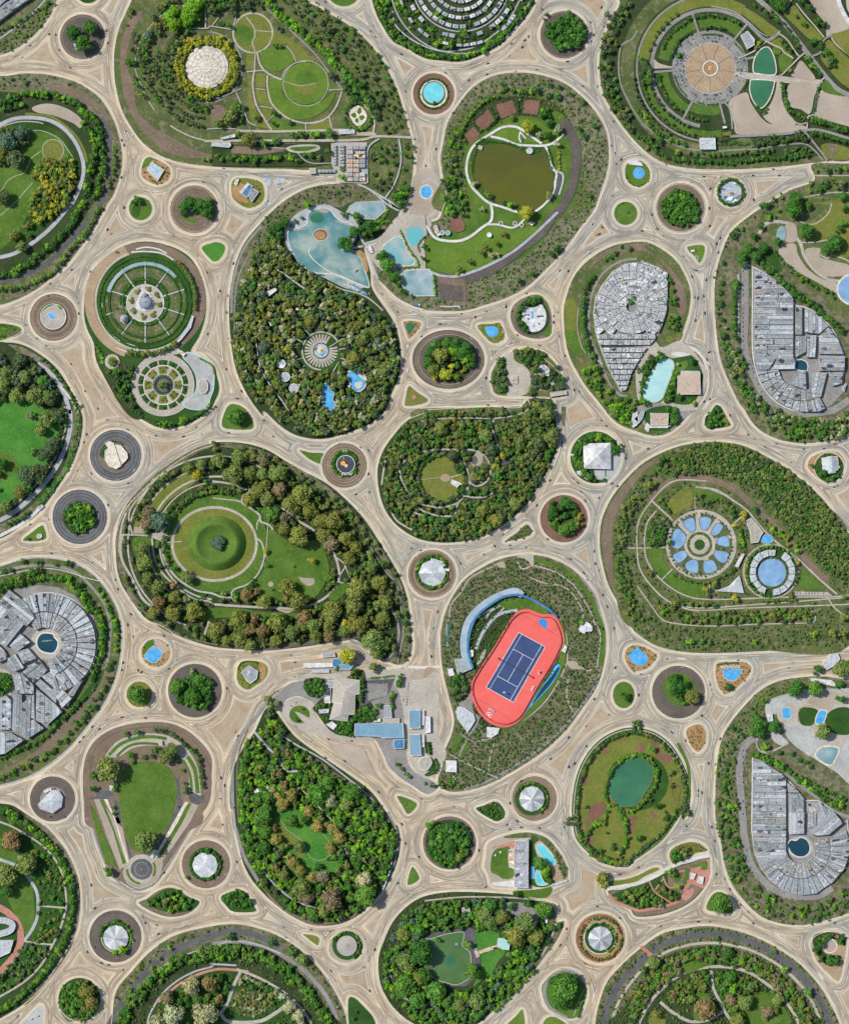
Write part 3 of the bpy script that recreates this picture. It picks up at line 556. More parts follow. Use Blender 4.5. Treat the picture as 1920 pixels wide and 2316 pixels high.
 # builders of buildings, pools, pavilions
def unit_boxes(m,pts,z,n=2,mi=0):
 q=np.array(pts);lo_,hi_=q.min(0),q.max(0)
 for _ in range(n):
  a,b,c,d=random.random(),random.random(),random.random(),random.random();s_=a+b+c+d
  w_=[a/s_,b/s_,c/s_,d/s_]
  k=len(pts)//4 if len(pts)>4 else 1
  P_=sum(np.array(pts[(i*k)%len(pts)])*w_[i]for i in range(4));c0=q.mean(0);P_=c0+(P_-c0)*.7
  m.box(P_[0],P_[1],z,random.uniform(1.2,2.6),random.uniform(1.2,2.4),random.uniform(.8,1.6),random.random(),mi)
def inward(pts,d):
 c=np.array(pts).mean(0);o=[]
 for p in pts:
  v=np.array(p)-c;L=np.hypot(*v);o.append(tuple(c+v*max(L-d,0.1)/L))
 return o
def bd(s,h=7,roof='roof_pale',wall='wall_white',kind='flat',lb='',cat='building',name='building',group=None,ridge=None,pp=True,un=2,vents=True):
 """outline in plan units -> thing with wall, roof, parapet, door, roof vents; kind flat | hip"""
 p=shp(s)if isinstance(s,str)else s;wp=wpts(p);c=np.array(wp).mean(0);ras(p,occ,1)
 a=sum(wp[i-1][0]*wp[i][1]-wp[i][0]*wp[i-1][1]for i in range(len(wp)))
 if a<0:wp=wp[::-1]
 loc=[(x-c[0],y-c[1])for x,y in wp];z0=CTX['z']
 e=em(name,c[0]+960,1158-c[1],z0);tag(e,lb,cat,group)
 m=MB();m.prism(loc,0,h);m.build('wall',wall,e)
 m=MB()
 if kind=='flat':
  m.prism(inward(loc,.6),h+.003,h+.35)
  m.build('roof',roof,e)
  if pp:
   m=MB();ins=inward(loc,1.1);n=len(loc)
   m.add([(x,y,h+.002)for x,y in loc]+[(x,y,h+.9)for x,y in loc]+[(x,y,h+.9)for x,y in ins]+[(x,y,h+.355)for x,y in ins],[(r*n+i,r*n+(i+1)%n,(r+1)*n+(i+1)%n,(r+1)*n+i)for r in range(3)for i in range(n)]);m.build('parapet',wall,e)
  if un:
   for _ in range(un):
    m=MB();unit_boxes(m,inward(loc,2),h+.35,1);m.build('roof_vent','metal',e)
 else:
  n=len(loc);ov=[tuple(np.array(q)*1.03)for q in loc]
  rg=ridge or[(0,0)];hh=h+(kind if isinstance(kind,(int,float))else 4.0)
  rv=[(x,y,hh)for x,y in rg];v=[(x,y,h-.1)for x,y in ov]+rv;f=[]
  def near(q):return min(range(len(rg)),key=lambda i:(rg[i][0]-q[0])**2+(rg[i][1]-q[1])**2)
  for i in range(n):
   j=(i+1)%n;a_,b_=near(ov[i]),near(ov[j])
   f.append((i,j,n+a_)if a_==b_ else(i,j,n+b_,n+a_))
  f.append(tuple(range(n))[::-1])
  m.add(v,f);m.build('roof',roof,e)
  m=MB()
  for i in range(n):
   q=np.array(ov[i]);r=np.array(rg[near(ov[i])]);L=np.hypot(*(r-q));
   if L<1:continue
   t_=(r-q)/L;nn=np.array([-t_[1],t_[0]])*.35
   m.add([(*(q+nn),h),(*(q-nn),h),(*(r-nn),hh+.15),(*(r+nn),hh+.15)],[(0,1,2,3)])
  m.build('ridge_caps','roof_white',e)
 n=len(loc);k=max(range(n),key=lambda i:(loc[i][0]-loc[i-1][0])**2+(loc[i][1]-loc[i-1][1])**2)
 A,B=np.array(loc[k-1]),np.array(loc[k]);mid=(A+B)/2;t_=(B-A)/np.hypot(*(B-A));nn=np.array([t_[1],-t_[0]])
 m=MB();m.prism([tuple(mid-t_*.8),tuple(mid+t_*.8),tuple(mid+t_*.8+nn*.12),tuple(mid-t_*.8+nn*.12)],0,2.2);m.build('door','roof_dark',e)
 m=MB()
 for i in range(n):
  A,B=np.array(loc[i-1]),np.array(loc[i]);L=np.hypot(*(B-A))
  if L<6:continue
  t_=(B-A)/L;nn=np.array([t_[1],-t_[0]])
  if h>3.6:
   P0=A+t_*1.5;P1=B-t_*1.5;m.prism([tuple(P0),tuple(P1),tuple(P1+nn*.08),tuple(P0+nn*.08)],h-2.4,h-1.1)
 if m.v:m.build('window','car_glass',e)
 return e
def rect(c,w_,d,rot=0):
 q,s_=math.cos(math.radians(rot)),math.sin(math.radians(rot))
 return[(c[0]+x*q-y*s_,c[1]+x*s_+y*q)for x,y in((-w_/2,-d/2),(w_/2,-d/2),(w_/2,d/2),(-w_/2,d/2))]
def cone_hall(c,r,n,mats,rise=6,h=5,lb='',cat='pavilion',off=0,ribs='roof_white',hub=True):
 e=em('pavilion',c[0],c[1],CTX['z']);tag(e,lb,cat);ras(ell(c[0],c[1],r),occ,1)
 P_=[(r*math.cos(TAU*(i+off)/n),r*math.sin(TAU*(i+off)/n))for i in range(n)]
 m=MB();m.prism([(x*.95,y*.95)for x,y in P_],0,h);m.build('wall','wall_grey',e)
 m=MB()
 for i in range(n):
  a,b=P_[i],P_[(i+1)%n];m.add([(a[0],a[1],h),(b[0],b[1],h),(0,0,h+rise)],[(0,1,2)],i%len(mats))
 m.add([(x,y,h-.01)for x,y in P_],[tuple(range(n))[::-1]],0)
 m.build('roof',mats,e)
 m=MB()
 for i in range(n):
  q=np.array(P_[i]);t_=-q/np.hypot(*q);nn=np.array([-t_[1],t_[0]])*.28
  m.add([(*(q+nn),h+.05),(*(q-nn),h+.05),(*(-nn*.3),h+rise+.2),(*(nn*.3),h+rise+.2)],[(0,1,2,3)])
 m.build('roof_ribs',ribs,e)
 if hub:m=MB();m.cyl(0,0,h+rise-.6,1.6,.6,1.8,10);m.build('finial','metal',e)
 m=MB()
 for i in range(n):
  a,b=np.array(P_[i]),np.array(P_[(i+1)%n]);nn=np.array([0,0])
  m.add([(*(a*1.0),h-.5),(*(b*1.0),h-.5),(*(b*1.03),h-.1),(*(a*1.03),h-.1)],[(0,1,2,3)])
 m.build('gutter','metal',e)
 m=MB();m.box(r*.95,0,0,.3,1.8,2.3);m.build('door','roof_dark',e)
 return e
def pool(s,wat='water_pool',rim='cream',rw=2.0,lb='',cat='pool',name='swimming_pool',edge=True):
 p=shp(s);ras(p,occ,1);wp=wpts(p);c=np.array(wp).mean(0);z0=CTX['z']
 e=em(name,c[0]+960,1158-c[1],z0);tag(e,lb,cat)
 loc=[(x-c[0],y-c[1])for x,y in wp]
 m=MB();m.prism(loc,.0,.12);m.build('water',wat,e)
 if edge:
  a,b=stroke_poly(loc,rw,True);n=len(loc);v=[];f=[]
  for q,z in((a,0),(a,.3),(b,.3),(b,0)):v+=[(x,y,z)for x,y in q]
  for i in range(n):
   j=(i+1)%n
   for r in range(3):f.append((r*n+i,r*n+j,(r+1)*n+j,(r+1)*n+i))
  mobj('coping',v,f,rim,e)
 return e
def pond(s,wat,rim=None,rw=2.0):
 o=ar(wat,s,'water');
 if rim:sk(rim,shp(s),rw,cz=True,sm=False)
 return o
def clip(sub,cl):
 a=sum(cl[i-1][0]*cl[i][1]-cl[i][0]*cl[i-1][1]for i in range(len(cl)))
 if a<0:cl=cl[::-1]
 out=list(sub)
 for i in range(len(cl)):
  A,B=cl[i-1],cl[i];inp=out;out=[]
  sd_=lambda p:(B[0]-A[0])*(p[1]-A[1])-(B[1]-A[1])*(p[0]-A[0])
  for j in range(len(inp)):
   p,q=inp[j-1],inp[j];sp_,sq=sd_(p),sd_(q)
   if sq>=0:
    if sp_<0:t=sp_/(sp_-sq);out.append((p[0]+(q[0]-p[0])*t,p[1]+(q[1]-p[1])*t))
    out.append(q)
   elif sp_>=0:t=sp_/(sp_-sq);out.append((p[0]+(q[0]-p[0])*t,p[1]+(q[1]-p[1])*t))
  if not out:return[]
 o2=[]
 for p in out:
  if not o2 or math.hypot(p[0]-o2[-1][0],p[1]-o2[-1][1])>.25:o2.append(p)
 while len(o2)>2 and math.hypot(o2[0][0]-o2[-1][0],o2[0][1]-o2[-1][1])<=.25:o2.pop()
 return o2 if len(o2)>2 else[]
def parea(p):return abs(sum(p[i-1][0]*p[i][1]-p[i][0]*p[i-1][1]for i in range(len(p))))/2
def radcell(c,r0,r1,a0,a1,k=3):
 return arcp(c[0],c[1],r0,a0,a1,n=k)+arcp(c[0],c[1],r1,a0,a1,n=k)[::-1]
def radcell_cvx(c,r0,r1,a0,a1):
 return[(c[0]+r*math.cos(math.radians(a)),c[1]+r*math.sin(math.radians(a)))for r,a in((r0,a0),(r1/math.cos(math.radians((a1-a0)/2)),a0),(r1/math.cos(math.radians((a1-a0)/2)),a1),(r0,a1))]
def bk(p,h,roof,group,adj='long',wall='wall_grey',rise=0,un=1):
 """one low roofed building of a packed complex; label found from its own look and place"""
 if parea(p)<22:return
 c=np.array(p).mean(0)
 if not(-25<c[0]<1945 and-25<c[1]<2340):return
 wp=wpts(p);a=sum(wp[i-1][0]*wp[i][1]-wp[i][0]*wp[i-1][1]for i in range(len(wp)))
 if a<0:wp=wp[::-1]
 cw=np.array(wp).mean(0);loc=[(x-cw[0],y-cw[1])for x,y in wp]
 e=em('building',c[0],c[1],CTX['z']);
 rn=dict(roof_grey_a='patched grey',roof_grey_b='dark patched grey',roof_grey_c='pale grey',roof_house='off white',roof_adobe='tan',roof_white='white',roof_slate='slate',roof_pale='pale',roof_stone='stone coloured')[roof]
 nm='terraced_house' if 'village' in group or 'ring of' in group else 'house' if 'hous' in group or 'shed' in group else 'building';e.name=nm
 tag(e,'%s %s, %s roof, %s, %s'%(adj,nm.replace('_',' '),rn,wh(c[0],c[1],CTX['ctr']),CTX['phrase']),nm.replace('_',' '),group)
 m=MB();m.prism(loc,0,h);m.build('wall',wall,e)
 m=MB();i1=inward(loc,.25)
 sp_=[i1]
 if parea(p)>330:
  k=max(range(len(i1)),key=lambda i:math.hypot(i1[i][0]-i1[i-1][0],i1[i][1]-i1[i-1][1]));u=np.array(i1[k])-np.array(i1[k-1]);u/=np.hypot(*u);v=np.array([-u[1],u[0]]);q=np.array(i1);a0,a1,b0,b1=(q@u).min(),(q@u).max(),(q@v).min(),(q@v).max();sp_=[];b=b0
  while b<b1:
   w_=random.uniform(6,11);ct=[tuple(u*a+v*c_)for a,c_ in((a0-1,b),(a1+1,b),(a1+1,b+w_-.5),(a0-1,b+w_-.5))];s_=clip(i1,ct);b+=w_
   if s_ and parea(s_)>8:sp_.append(s_)
 for s_ in sp_:
  m=MB();m.prism(s_,h+.003,h+(.4 if len(sp_)==1 else random.uniform(.4,2.6)));m.build('roof',roof if len(sp_)==1 else random.choice([roof,roof,'roof_grey_a','roof_grey_b','roof_grey_c','roof_slate','roof_pale']),e)
 if un:
  for _ in range(min(un,2)):m=MB();unit_boxes(m,inward(loc,2),h+.4,1);m.build('roof_vent',random.choice(['metal','roof_dark','roof_white']),e)
def flagd(lbl):return lbl
# the islands, from the top of the plan down
W=lambda v:v*S
GRN=[MD,MD,DK,BR];FOR=[MD,OM,DG,BG,OM,OL,DK];LUSH=[DK,DK,MD,MD,BR]
bg('tl_roofs')
sk('path_blue','A1 -20,330 110,240 270,110 400,-30',3.2)
for i,q in enumerate(['! A1 -200,-200 150,-60 50,20 -40,110 -200,140','! A1 -40,115 60,30 130,-5 190,40 60,140 -60,230']):
 bk(shp(q),9,['roof_grey_c','roof_grey_c'][i],'grey corner buildings',un=3)
bk(shp('! A1 150,-40 240,-60 270,-10 190,40 130,-10'),8,'roof_grey_a','grey corner buildings')
al('A1 -20,255 100,220 160,180 230,140 300,85 370,60 420,0',9,4,6,LUSH)
bu('A1 -50,300 200,200 450,0 400,150 130,400 -50,430',9,2,4.5,[MD,BR,OM])
bg('rb_three')
arc('soil',pt('A1 680,302'),W(168),4,0,360)
sk('tan','A1 740,320 800,370 850,405',1.4)
tr('A1 620,285:62:DK 752,245:56:DK 695,370:66:DK')
bd('! A1 608,362 630,360 642,400 630,415',2,'roof_white',lb='white crescent bench wall by the three roundabout trees',cat='wall',name='low_wall',pp=False,un=0)
bg('left_park')
C0=pt('F 0,378')
ar('scrub_pink','A1 -200,620 0,640 200,620 400,640 560,690 700,760 830,870 900,960 880,1000 700,880 500,760 300,700 100,700 -200,720')
ar('soil','A1 400,690 600,720 760,810 870,930 880,960 700,850 520,760 380,730')
sk('asphalt_dark','A1 835,960 895,1100 905,1300 900,1450 860,1600 790,1741 B1 700,170 560,330 400,480 200,590 0,640 -150,660',10)
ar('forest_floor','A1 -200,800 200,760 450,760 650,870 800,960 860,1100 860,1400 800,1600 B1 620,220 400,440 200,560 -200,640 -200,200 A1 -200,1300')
ar('sand','A1 270,880 380,850 500,870 620,930 680,1000 660,1050 600,1010 450,950 300,920')
sk('lawn_olive','A1 210,935 400,950 520,1020 620,1110 690,1230 715,1330',6)
sk('path_blue','A1 -100,1080 0,1025 120,975 250,965 400,985 520,1050 610,1150 665,1260 690,1380 670,1500 610,1640 B1 540,60 440,180 330,280 200,370 80,425 -100,460',8.5)
sk('path','A1 0,1045 150,1000 290,1000 360,1015',2.5)
ar('lawn_dark','A1 -100,1100 20,1050 150,1010 330,1020 480,1080 570,1190 630,1330 630,1440 570,1590 B1 480,60 380,180 260,280 100,350 -100,390')
ar('lawn','A1 -100,1250 200,1100 350,1080 480,1120 570,1250 500,1400 400,1520 300,1650 B1 200,150 100,300 -100,360')
ar('lawn_olive','o A1 438,1232 88');arc('path',pt('A1 438,1232'),W(88),1.6)
sk('path','A1 230,1080 330,1070 420,1100 500,1150 560,1230 600,1290',1.4)
sk('path','A1 340,1240 260,1300 240,1350 200,1420 130,1445 60,1490 20,1555 -60,1560',1.6)
sk('path','A1 270,1500 200,1580 140,1650 40,1741 B1 0,100',1.6)
fo('A1 -60,1080 230,1070 240,1150 150,1260 60,1340 -60,1350',13,6,9,[BG,OM,DG],ig=True)
tr('A1 140,1320:70:DG 40,1630:60:DG 190,1100:55:BG 80,1180:70:BG 20,1290:50:OL')
fo('A1 300,1360 460,1290 600,1330 640,1460 560,1640 B1 500,50 380,160 300,180 260,60 A1 290,1600 340,1500 260,1460',11,6,10,[YL,OL,YL,OL,OM,MD],ig=True)
tr('B1 130,270:45:OL 240,190:40:OL 190,360:45:OM 245,260:30:MD')
al('A1 -60,900 60,830 160,790 250,780 330,775 420,775 500,800 580,830 650,870 720,930 790,990 830,1080 840,1180 850,1280 850,1360 830,1450 820,1560 760,1640',12,7,10,LUSH,jit=3)
al('A1 20,900 130,880 220,880',12,7,10,GRN,jit=3);al('A1 690,1000 710,1060 770,1110 770,1220 790,1330 740,1420 720,1530 700,1620',11,7,10.5,LUSH,jit=4)
al('A1 620,1741 B1 620,100 570,200 500,260 430,340 350,400 250,490 130,570 0,600 -60,620',11,7,10.5,LUSH,jit=3)
al('A1 700,1640 B1 680,20 600,150',12,7,9,LUSH,jit=3)
al('A1 940,1200 945,1300 940,1400 900,1500 880,1580',12,4,7,[MD,OM,BR],jit=2);al('B1 830,20 750,180 680,280 590,360 510,490 430,570 340,620 230,670 100,700 0,710 -60,720',9,5,7.5,[MD,BR,OM],jit=2)
bu('A1 -100,630 200,610 450,640 700,740 850,860 940,1040 860,960 700,840 450,740 -100,720',13,2,4.5,[DK,MD],.7)
ar('soil_dark','o A1 75,920 30')
bg('amph')
C1_=pt('A1 1700,552')
for rr,a0,a1 in((232,70,290),(300,75,250),(330,95,200),(395,95,240),(450,100,250)):
 arc('soil' if rr!=232 else 'asphalt',C1_,W(rr),2.8,a0,a1)
sk('path','A1 1480,30 1380,90 1300,150 1200,260 1150,340 1120,450 1110,560 1160,700 1200,790 1270,910',1.8)
sk('path','A1 1400,1030 1480,1080 1600,1130 1741,1165 A2 0,1160',3)
ar('soil','A1 1010,300 1100,120 1180,100 1100,250 1050,420 1050,560 1100,700 1130,900 1250,1040 1400,1120 1600,1230 1741,1270 A2 0,1290 A1 1500,1290 1300,1200 1120,1000 1020,780 990,500')
arc('path',C1_,W(182),2,0,360)
def dome(c,r,lb):
 e=em('domed_pavilion',c[0],c[1],CTX['z']);tag(e,lb,'pavilion');ras(ell(c[0],c[1],r),occ,1)
 m=MB();m.prism([(r*.98*math.cos(TAU*i/48),r*.98*math.sin(TAU*i/48))for i in range(48)],0,3);m.build('wall','wall_grey',e)
 m=MB();n=48;rs=[(1,3),(.85,4.2),(.68,5.0),(.5,5.6),(.28,6.0)]
 v=[(r*q*math.cos(TAU*i/n),r*q*math.sin(TAU*i/n),z)for q,z in rs for i in range(n)]
 m.add(v,[(k*n+i,k*n+(i+1)%n,(k+1)*n+(i+1)%n,(k+1)*n+i)for k in range(len(rs)-1)for i in range(n)]+[tuple(range(4*n,5*n))]);m.build('roof','cream',e)
 m=MB()
 for i in range(18):
  a=TAU*i/18;t_=np.array([math.cos(a),math.sin(a)]);nn=np.array([-t_[1],t_[0]])*.55
  for(q0,z0),(q1,z1)in zip(rs[:-1],rs[1:]):
   m.add([(*(t_*r*q0+nn),z0+.25),(*(t_*r*q0-nn),z0+.25),(*(t_*r*q1-nn),z1+.25),(*(t_*r*q1+nn),z1+.25)],[(0,1,2,3)])
 m.build('roof_ribs','wall_grey',e)
 m=MB()
 for q,z in((.87,4.25),(.69,5.1),(.51,5.75)):
  m.add([(r*(q+s_)*math.cos(TAU*i/n),r*(q+s_)*math.sin(TAU*i/n),z)for s_ in(-.012,.012)for i in range(n)],[(i,(i+1)%n,(i+1)%n+n,i+n)for i in range(n)])
 m.build('roof_rings','wall_grey',e)
 m=MB();m.cyl(0,0,5.8,r*.27,r*.25,1.2,32);m.build('crown_disc','cream',e)
 m=MB();m.box(0,r*.98,0,3,.4,2.4);m.build('door','roof_dark',e)
dome(C1_,W(176),'round cream domed pavilion with radial ribs ringed by yellow trees')
for q in np.arange(0,360,7.2):
 for rr in(200,240):
  a=math.radians(q+(3.6 if rr==240 else 0)+random.uniform(-2,2));r_=W(rr+random.uniform(-8,22));tree(C1_[0]+r_*math.cos(a),C1_[1]+r_*math.sin(a),random.uniform(6,9),random.choice([YL,YL,YL,OL]))
arc('asphalt',C1_,W(290),3.4,-85,95)
ar('lawn_olive','o A2 335,262 160');arc('path',pt('A2 335,270'),W(162),4)
ar('lawn','A2 215,200 320,240 340,330 260,380 190,300')
sk('path','A2 280,140 345,230 350,300 330,350 360,430',2.2);sk('path','A2 345,250 490,262',1.6)
ar('lawn_olive','A2 510,250 560,280 680,330 580,365 480,360 500,300')
ar('lawn_bright','A2 390,440 450,400 560,385 630,420 680,490 600,560 520,585 430,550')
ar('lawn_olive','A2 610,370 680,350 830,480 830,505 690,500 640,420')
ar('lawn_olive','! A2 285,435 345,450 345,575 300,570 275,500');ar('lawn_olive','! A2 360,600 445,605 440,720 357,720');ar('lawn_olive','! A2 357,732 440,745 470,820 500,885 400,870 365,800')
ar('lawn_olive','! A2 395,880 495,905 480,960 450,990 420,940');ar('lawn_olive','! A2 290,600 330,620 330,800 370,920 480,1060 340,1040 310,950 290,800')
ar('lawn_bright','A2 480,630 570,660 580,760 660,840 780,860 900,830 1000,755 1000,800 930,900 800,970 680,975 560,920 480,820 465,720')
ar('lawn','A2 485,990 520,950 640,1010 740,1040 740,1065 500,1062');ar('lawn_olive','A2 790,1030 900,1000 955,985 970,1055 800,1060')
ar('lawn','A2 960,680 1040,730 960,735')
ar('lawn_bright','o A2 768,685 186 172')
ar('lawn','o A2 770,680 95 100');ar('lawn_olive','A2 670,700 770,705 860,680 850,740 780,785 710,760')
arc('path',pt('A2 768,685'),W(186),1.6)
sk('path','A2 580,665 700,700 770,700 855,680',1.2)
sk('path','A2 370,430 400,540 470,610 570,655',4);sk('path','A2 455,620 455,720 490,850 590,950 700,1000 820,1010 940,970 1020,870 1065,750',4)
sk('path','A2 345,590 335,700 360,850 420,960 490,1070',4.4);sk('path','A2 285,590 420,580 460,600',3)
sk('path','A2 570,655 600,580 680,520 770,505',2.2);sk('path','A2 355,440 350,590',3);sk('path','A2 610,380 660,440 690,510',2.2)
sk('path','A2 357,728 440,738',2);sk('path','A2 390,872 500,892',2);sk('path','A2 450,1000 520,930',2);sk('path','A2 960,740 1065,735',2.4)
sk('path','A2 768,1010 770,1070',3);sk('path','A2 960,960 985,1060',3);sk('asphalt','A2 380,0 500,120 700,300 850,450 950,580 1060,720 1140,770',3.6)
sk('path','A2 1065,735 1130,760 1230,850 1300,920 1330,1000 1320,1100',4.5)
ar('cream','A2 1120,920 1160,880 1210,870 1265,930 1262,990 1210,1035 1160,1010');CTX['z']+=.05
for q in('A2 1140,945 1165,925 1185,950 1165,970','A2 1190,915 1215,880 1225,920 1205,940','A2 1205,960 1235,945 1250,965 1225,990','A2 1170,985 1195,970 1200,1000 1182,1008'):ar('lawn',q)
arcp_=[(a[0],a[1])for a in arcp(*pt('A2 1190,955'),W(110),0,360)][:-1]
al(arcp_,9,4,6,GRN)
sk('path','A2 200,1075 500,1080 800,1075 1040,1068 1200,1080',5.5);sk('path','A2 -60,1160 200,1155 700,1155 1200,1150 1350,1120 1640,1130',5.5)
sk('asphalt','A2 -40,780 40,810 170,760 240,730',3);sk('path_blue','A2 200,760 260,900 300,1000 360,1030',2.4);sk('path_blue','A2 -40,1060 100,1055 200,1060',2)
sk('path','A2 1660,1130 1640,1140',6)
ar('sand','A2 1000,1075 1200,1085 1320,1085 1320,1115 1000,1105')
ar('forest_floor','! A2 0,1190 600,1185 960,1170 980,1340 800,1370 0,1365')
ar('soil','! A2 160,1200 560,1215 600,1240 400,1270 160,1260')
ar('path','A2 610,1215 700,1190 860,1190 880,1230 780,1255 650,1250');ar('lawn','A2 640,1215 720,1205 860,1205 780,1240 670,1240')
sk('path_blue','A2 400,1210 600,1220 700,1255 740,1300 820,1340 980,1340',1.8)
bd('! A2 0,1175 150,1172 160,1200 140,1218 0,1205',6,'roof_pale',lb='long pale flat building on the terrace strip at left',name='hall')
bd('! A2 75,1135 190,1105 195,1130 80,1150',5,'roof_pale',lb='thin grey shed slanting beside the terrace path',name='shed')
bd('! A2 1040,1065 1170,1065 1170,1100 1050,1105',4,'roof_pale',lb='pale flat shelter at the right end of the upper garden path',name='shelter')
bd('! A2 800,1385 850,1385 850,1428 800,1428',5,'roof_stone',lb='small beige gatehouse on the road edge below the terraces',name='gatehouse')
ar('path','! A2 1040,1170 1270,1170 1270,1510 1040,1500 980,1345 975,1180')
for i in range(8):
 for j in range(3):
  x0=1110+j*50;y0=1200+i*37
  if random.random()<.9:bk(shp('! A2 %d,%d %d,%d %d,%d %d,%d'%(x0,y0,x0+45,y0,x0+45,y0+32,x0,y0+32)),random.uniform(4,7),random.choice(['roof_adobe','roof_adobe','roof_adobe','roof_slate','roof_pale']),'small houses of the brown quarter','small')
for i in range(7):
 bk(shp('! A2 %d,%d %d,%d %d,%d %d,%d'%(1000,1195+i*24,1022,1195+i*24,1022,1215+i*24,1000,1215+i*24)),4,'roof_slate','row of slate sheds','small',un=0)
 bk(shp('! A2 %d,%d %d,%d %d,%d %d,%d'%(1050,1195+i*26,1085,1195+i*26,1085,1215+i*26,1050,1215+i*26)),5,random.choice(['roof_slate','roof_pale']),'row of slate sheds','small')
for i in range(5):bk(shp('! A2 %d,%d %d,%d %d,%d %d,%d'%(870+i*30,1396,895+i*30,1396,895+i*30,1420,870+i*30,1420)),4,'roof_slate','row of slate sheds','small',un=0)
tr('A2 1068,1465:34:BR 1065,1388:22:MD')
for q in('A2 1275,1500 1270,1300 1290,1200 1370,1140','A2 1420,1625 1500,1500 1545,1350 1545,1230 1530,1140'):sk('path_blue',q,3.6)
fo('A2 1290,1300 1330,1170 1520,1140 1540,1300 1500,1480 1410,1600 1320,1540',13,4,7,[OM,MD,DG],.6);fo('A2 1560,1160 1640,1170 1640,1300 1600,1460 1540,1500 1565,1350',12,4,7,[OM,MD],.7)
fo('A2 1460,1600 1560,1540 1620,1540 1600,1620 1560,1700 1500,1690',9,6,8,LUSH)
sk('path_blue','A2 1200,1515 1270,1545 1400,1620 1530,1700',4)
al('A2 430,-20 480,40 530,100 600,170 680,220 750,280 820,350 890,400 950,470 1040,560 1100,640 1160,700',9.5,8,11,[BR,MD,BR,MD],jit=4)
al('A2 1180,790 1200,700 1250,760 1300,860 1330,900 1350,960',9,7,10,[DK,MD,DG],jit=5);al('A2 1090,680 1150,800 1250,820',10,7,10,[DK,DG],jit=5)
bu('A2 560,-30 760,-20 1100,190 1380,480 1530,800 1600,1050 1500,1090 1380,1080 1370,900 1250,700 1000,420 700,160',9,2.5,5,[OM,DG,DG,MD],.6)
fo('A1 1440,-40 1680,0 1660,120 1560,200 1440,270 1380,180 1420,100 1560,60',13,8,12,[BR,BR,MD])
tr('A1 1600,60:60:BR 1560,140:62:BR 1440,220:60:BR 1395,150:50:BR 1640,30:50:BR')
fo('A1 1350,20 1460,-10 1400,180 1380,260 1300,300 1200,330 1150,300 1250,150',12,6,9,[OM,BG,OL])
fo('A1 1080,330 1230,280 1240,500 1260,700 1180,820 1120,740 1060,620',13,5,9,[OM,DG,MD])
bu('A1 960,420 1030,560 1020,700 1080,950 1250,1150 1500,1280 1741,1340 1741,1260 1500,1200 1300,1060 1100,900 1060,700 1000,560',10,3,5.5,[MD,OM,BR],.6)
bu('A1 1000,350 1060,100 1130,120 1080,300 1010,440',10,3,6,[OM,DG],.6)
for rr,a0,a1,sp in((270,95,190,12),(315,85,250,9),(360,90,255,9),(420,95,200,9),(480,95,160,10)):
 al(arcp(C1_[0],C1_[1],W(rr),a0,a1),sp,4,7,[MD,OM,DG,DK],jit=3)
ar('soil','A2 0,880 60,860 110,900 80,1000 0,1020')
tr('A2 160,950:52:OM 230,880:34:MD 50,1030:40:MD 300,1160:58:OL 440,1180:38:MD 520,1160:36:MD 120,990:40:OM 220,1110:30:MD 660,1110:32:MD 735,1100:34:MD 810,1105:30:BR 870,1110:30:BR 960,1100:40:MD 515,935:28:DK 640,1010:24:MD 360,970:30:MD 500,1020:26:MD 545,240:26:DK 960,250:40:DG 985,630:34:DG')
al('A2 490,375 580,385',8,4,6,[MD]);al('A2 20,1290 250,1300 450,1310 620,1300 720,1300',8,5,8,[MD,BR,MD],jit=6);al('A2 750,1275 850,1275',8,6,8,[MD]);tr('A2 960,1250:34:MD 880,1300:24:OM')
fo('A2 -40,-40 180,-40 180,100 60,120 -40,100',13,7,10,[DK,MD,DG]);fo('A2 200,-40 400,-40 420,40 280,80 200,100',13,6,9,[DG,OM]);sk('path','A1 1690,-20 1690,230',3.4);sk('path','A1 1500,250 1600,235 1700,235 A2 0,220 160,245',2.6);sk('path','A2 0,215 60,130 0,120',2)
sk('path','A2 190,60 195,150 165,240',2);ar('lawn_dark','o A2 75,198 30 20');tr('A2 145,215:28:MD')
fo('A2 120,880 240,860 290,960 200,1040 120,1040',11,4,7,GRN)
bg('village')
CV=pt('F 945,-35')
for rr in(118,172):arc('path_blue',CV,rr*.93,2.6,0,180)
k=0
for rr,dth,dp in((44,22,9),(62,15,11),(80,11.5,11),(100,9.5,12),(122,7.5,12),(142,6.4,9)):
 a=2 if rr%3 else 6
 while a<178:
  if random.random()<(.92 if rr<110 else .6):
   c=(CV[0]+rr*math.cos(math.radians(a)),CV[1]+rr*1.0*math.sin(math.radians(a)))
   bk(rect(c,dp*.72,rr*math.radians(dth)*.82,a),random.uniform(4,7),random.choice(['roof_grey_c','roof_white','roof_grey_c','roof_slate','roof_pale']),'grey houses of the garden village','small terraced');ras(rect(c,dp*.8,rr*math.radians(dth)*.9,a),occ,1)
  a+=dth
sk('path','A3 300,430 300,500',3);sk('path_blue','A2 1480,90 1500,200 1600,300 1741,380 A3 150,420 300,410 420,380 560,290 680,180 780,0',3)
bu(ins_(8),8.5,3,5.5,[DK,MD,BR,DK],.8)
al('A2 1340,10 1400,150 1450,250 1520,340 1620,390 1741,440 A3 150,470 330,460 460,420 560,370 660,270 760,170 840,60 880,0',8,4.5,6.5,[MD,BR,DK],jit=3)
tr('A3 330,280:34:BR 210,370:40:MD 100,370:28:BR 480,420:30:BR 620,315:26:BR')
bg('rb_clump')
arc('soil',pt('A3 1143,285'),W(188),5)
fo('A3 1010,220 1050,180 1150,160 1200,125 1300,170 1315,250 1300,350 1200,400 1100,410 1020,330',9.5,7,11,[DK,DK,MD])
tr('A3 1000,130:20:DK 980,160:14:DK 1150,150:24:DK')
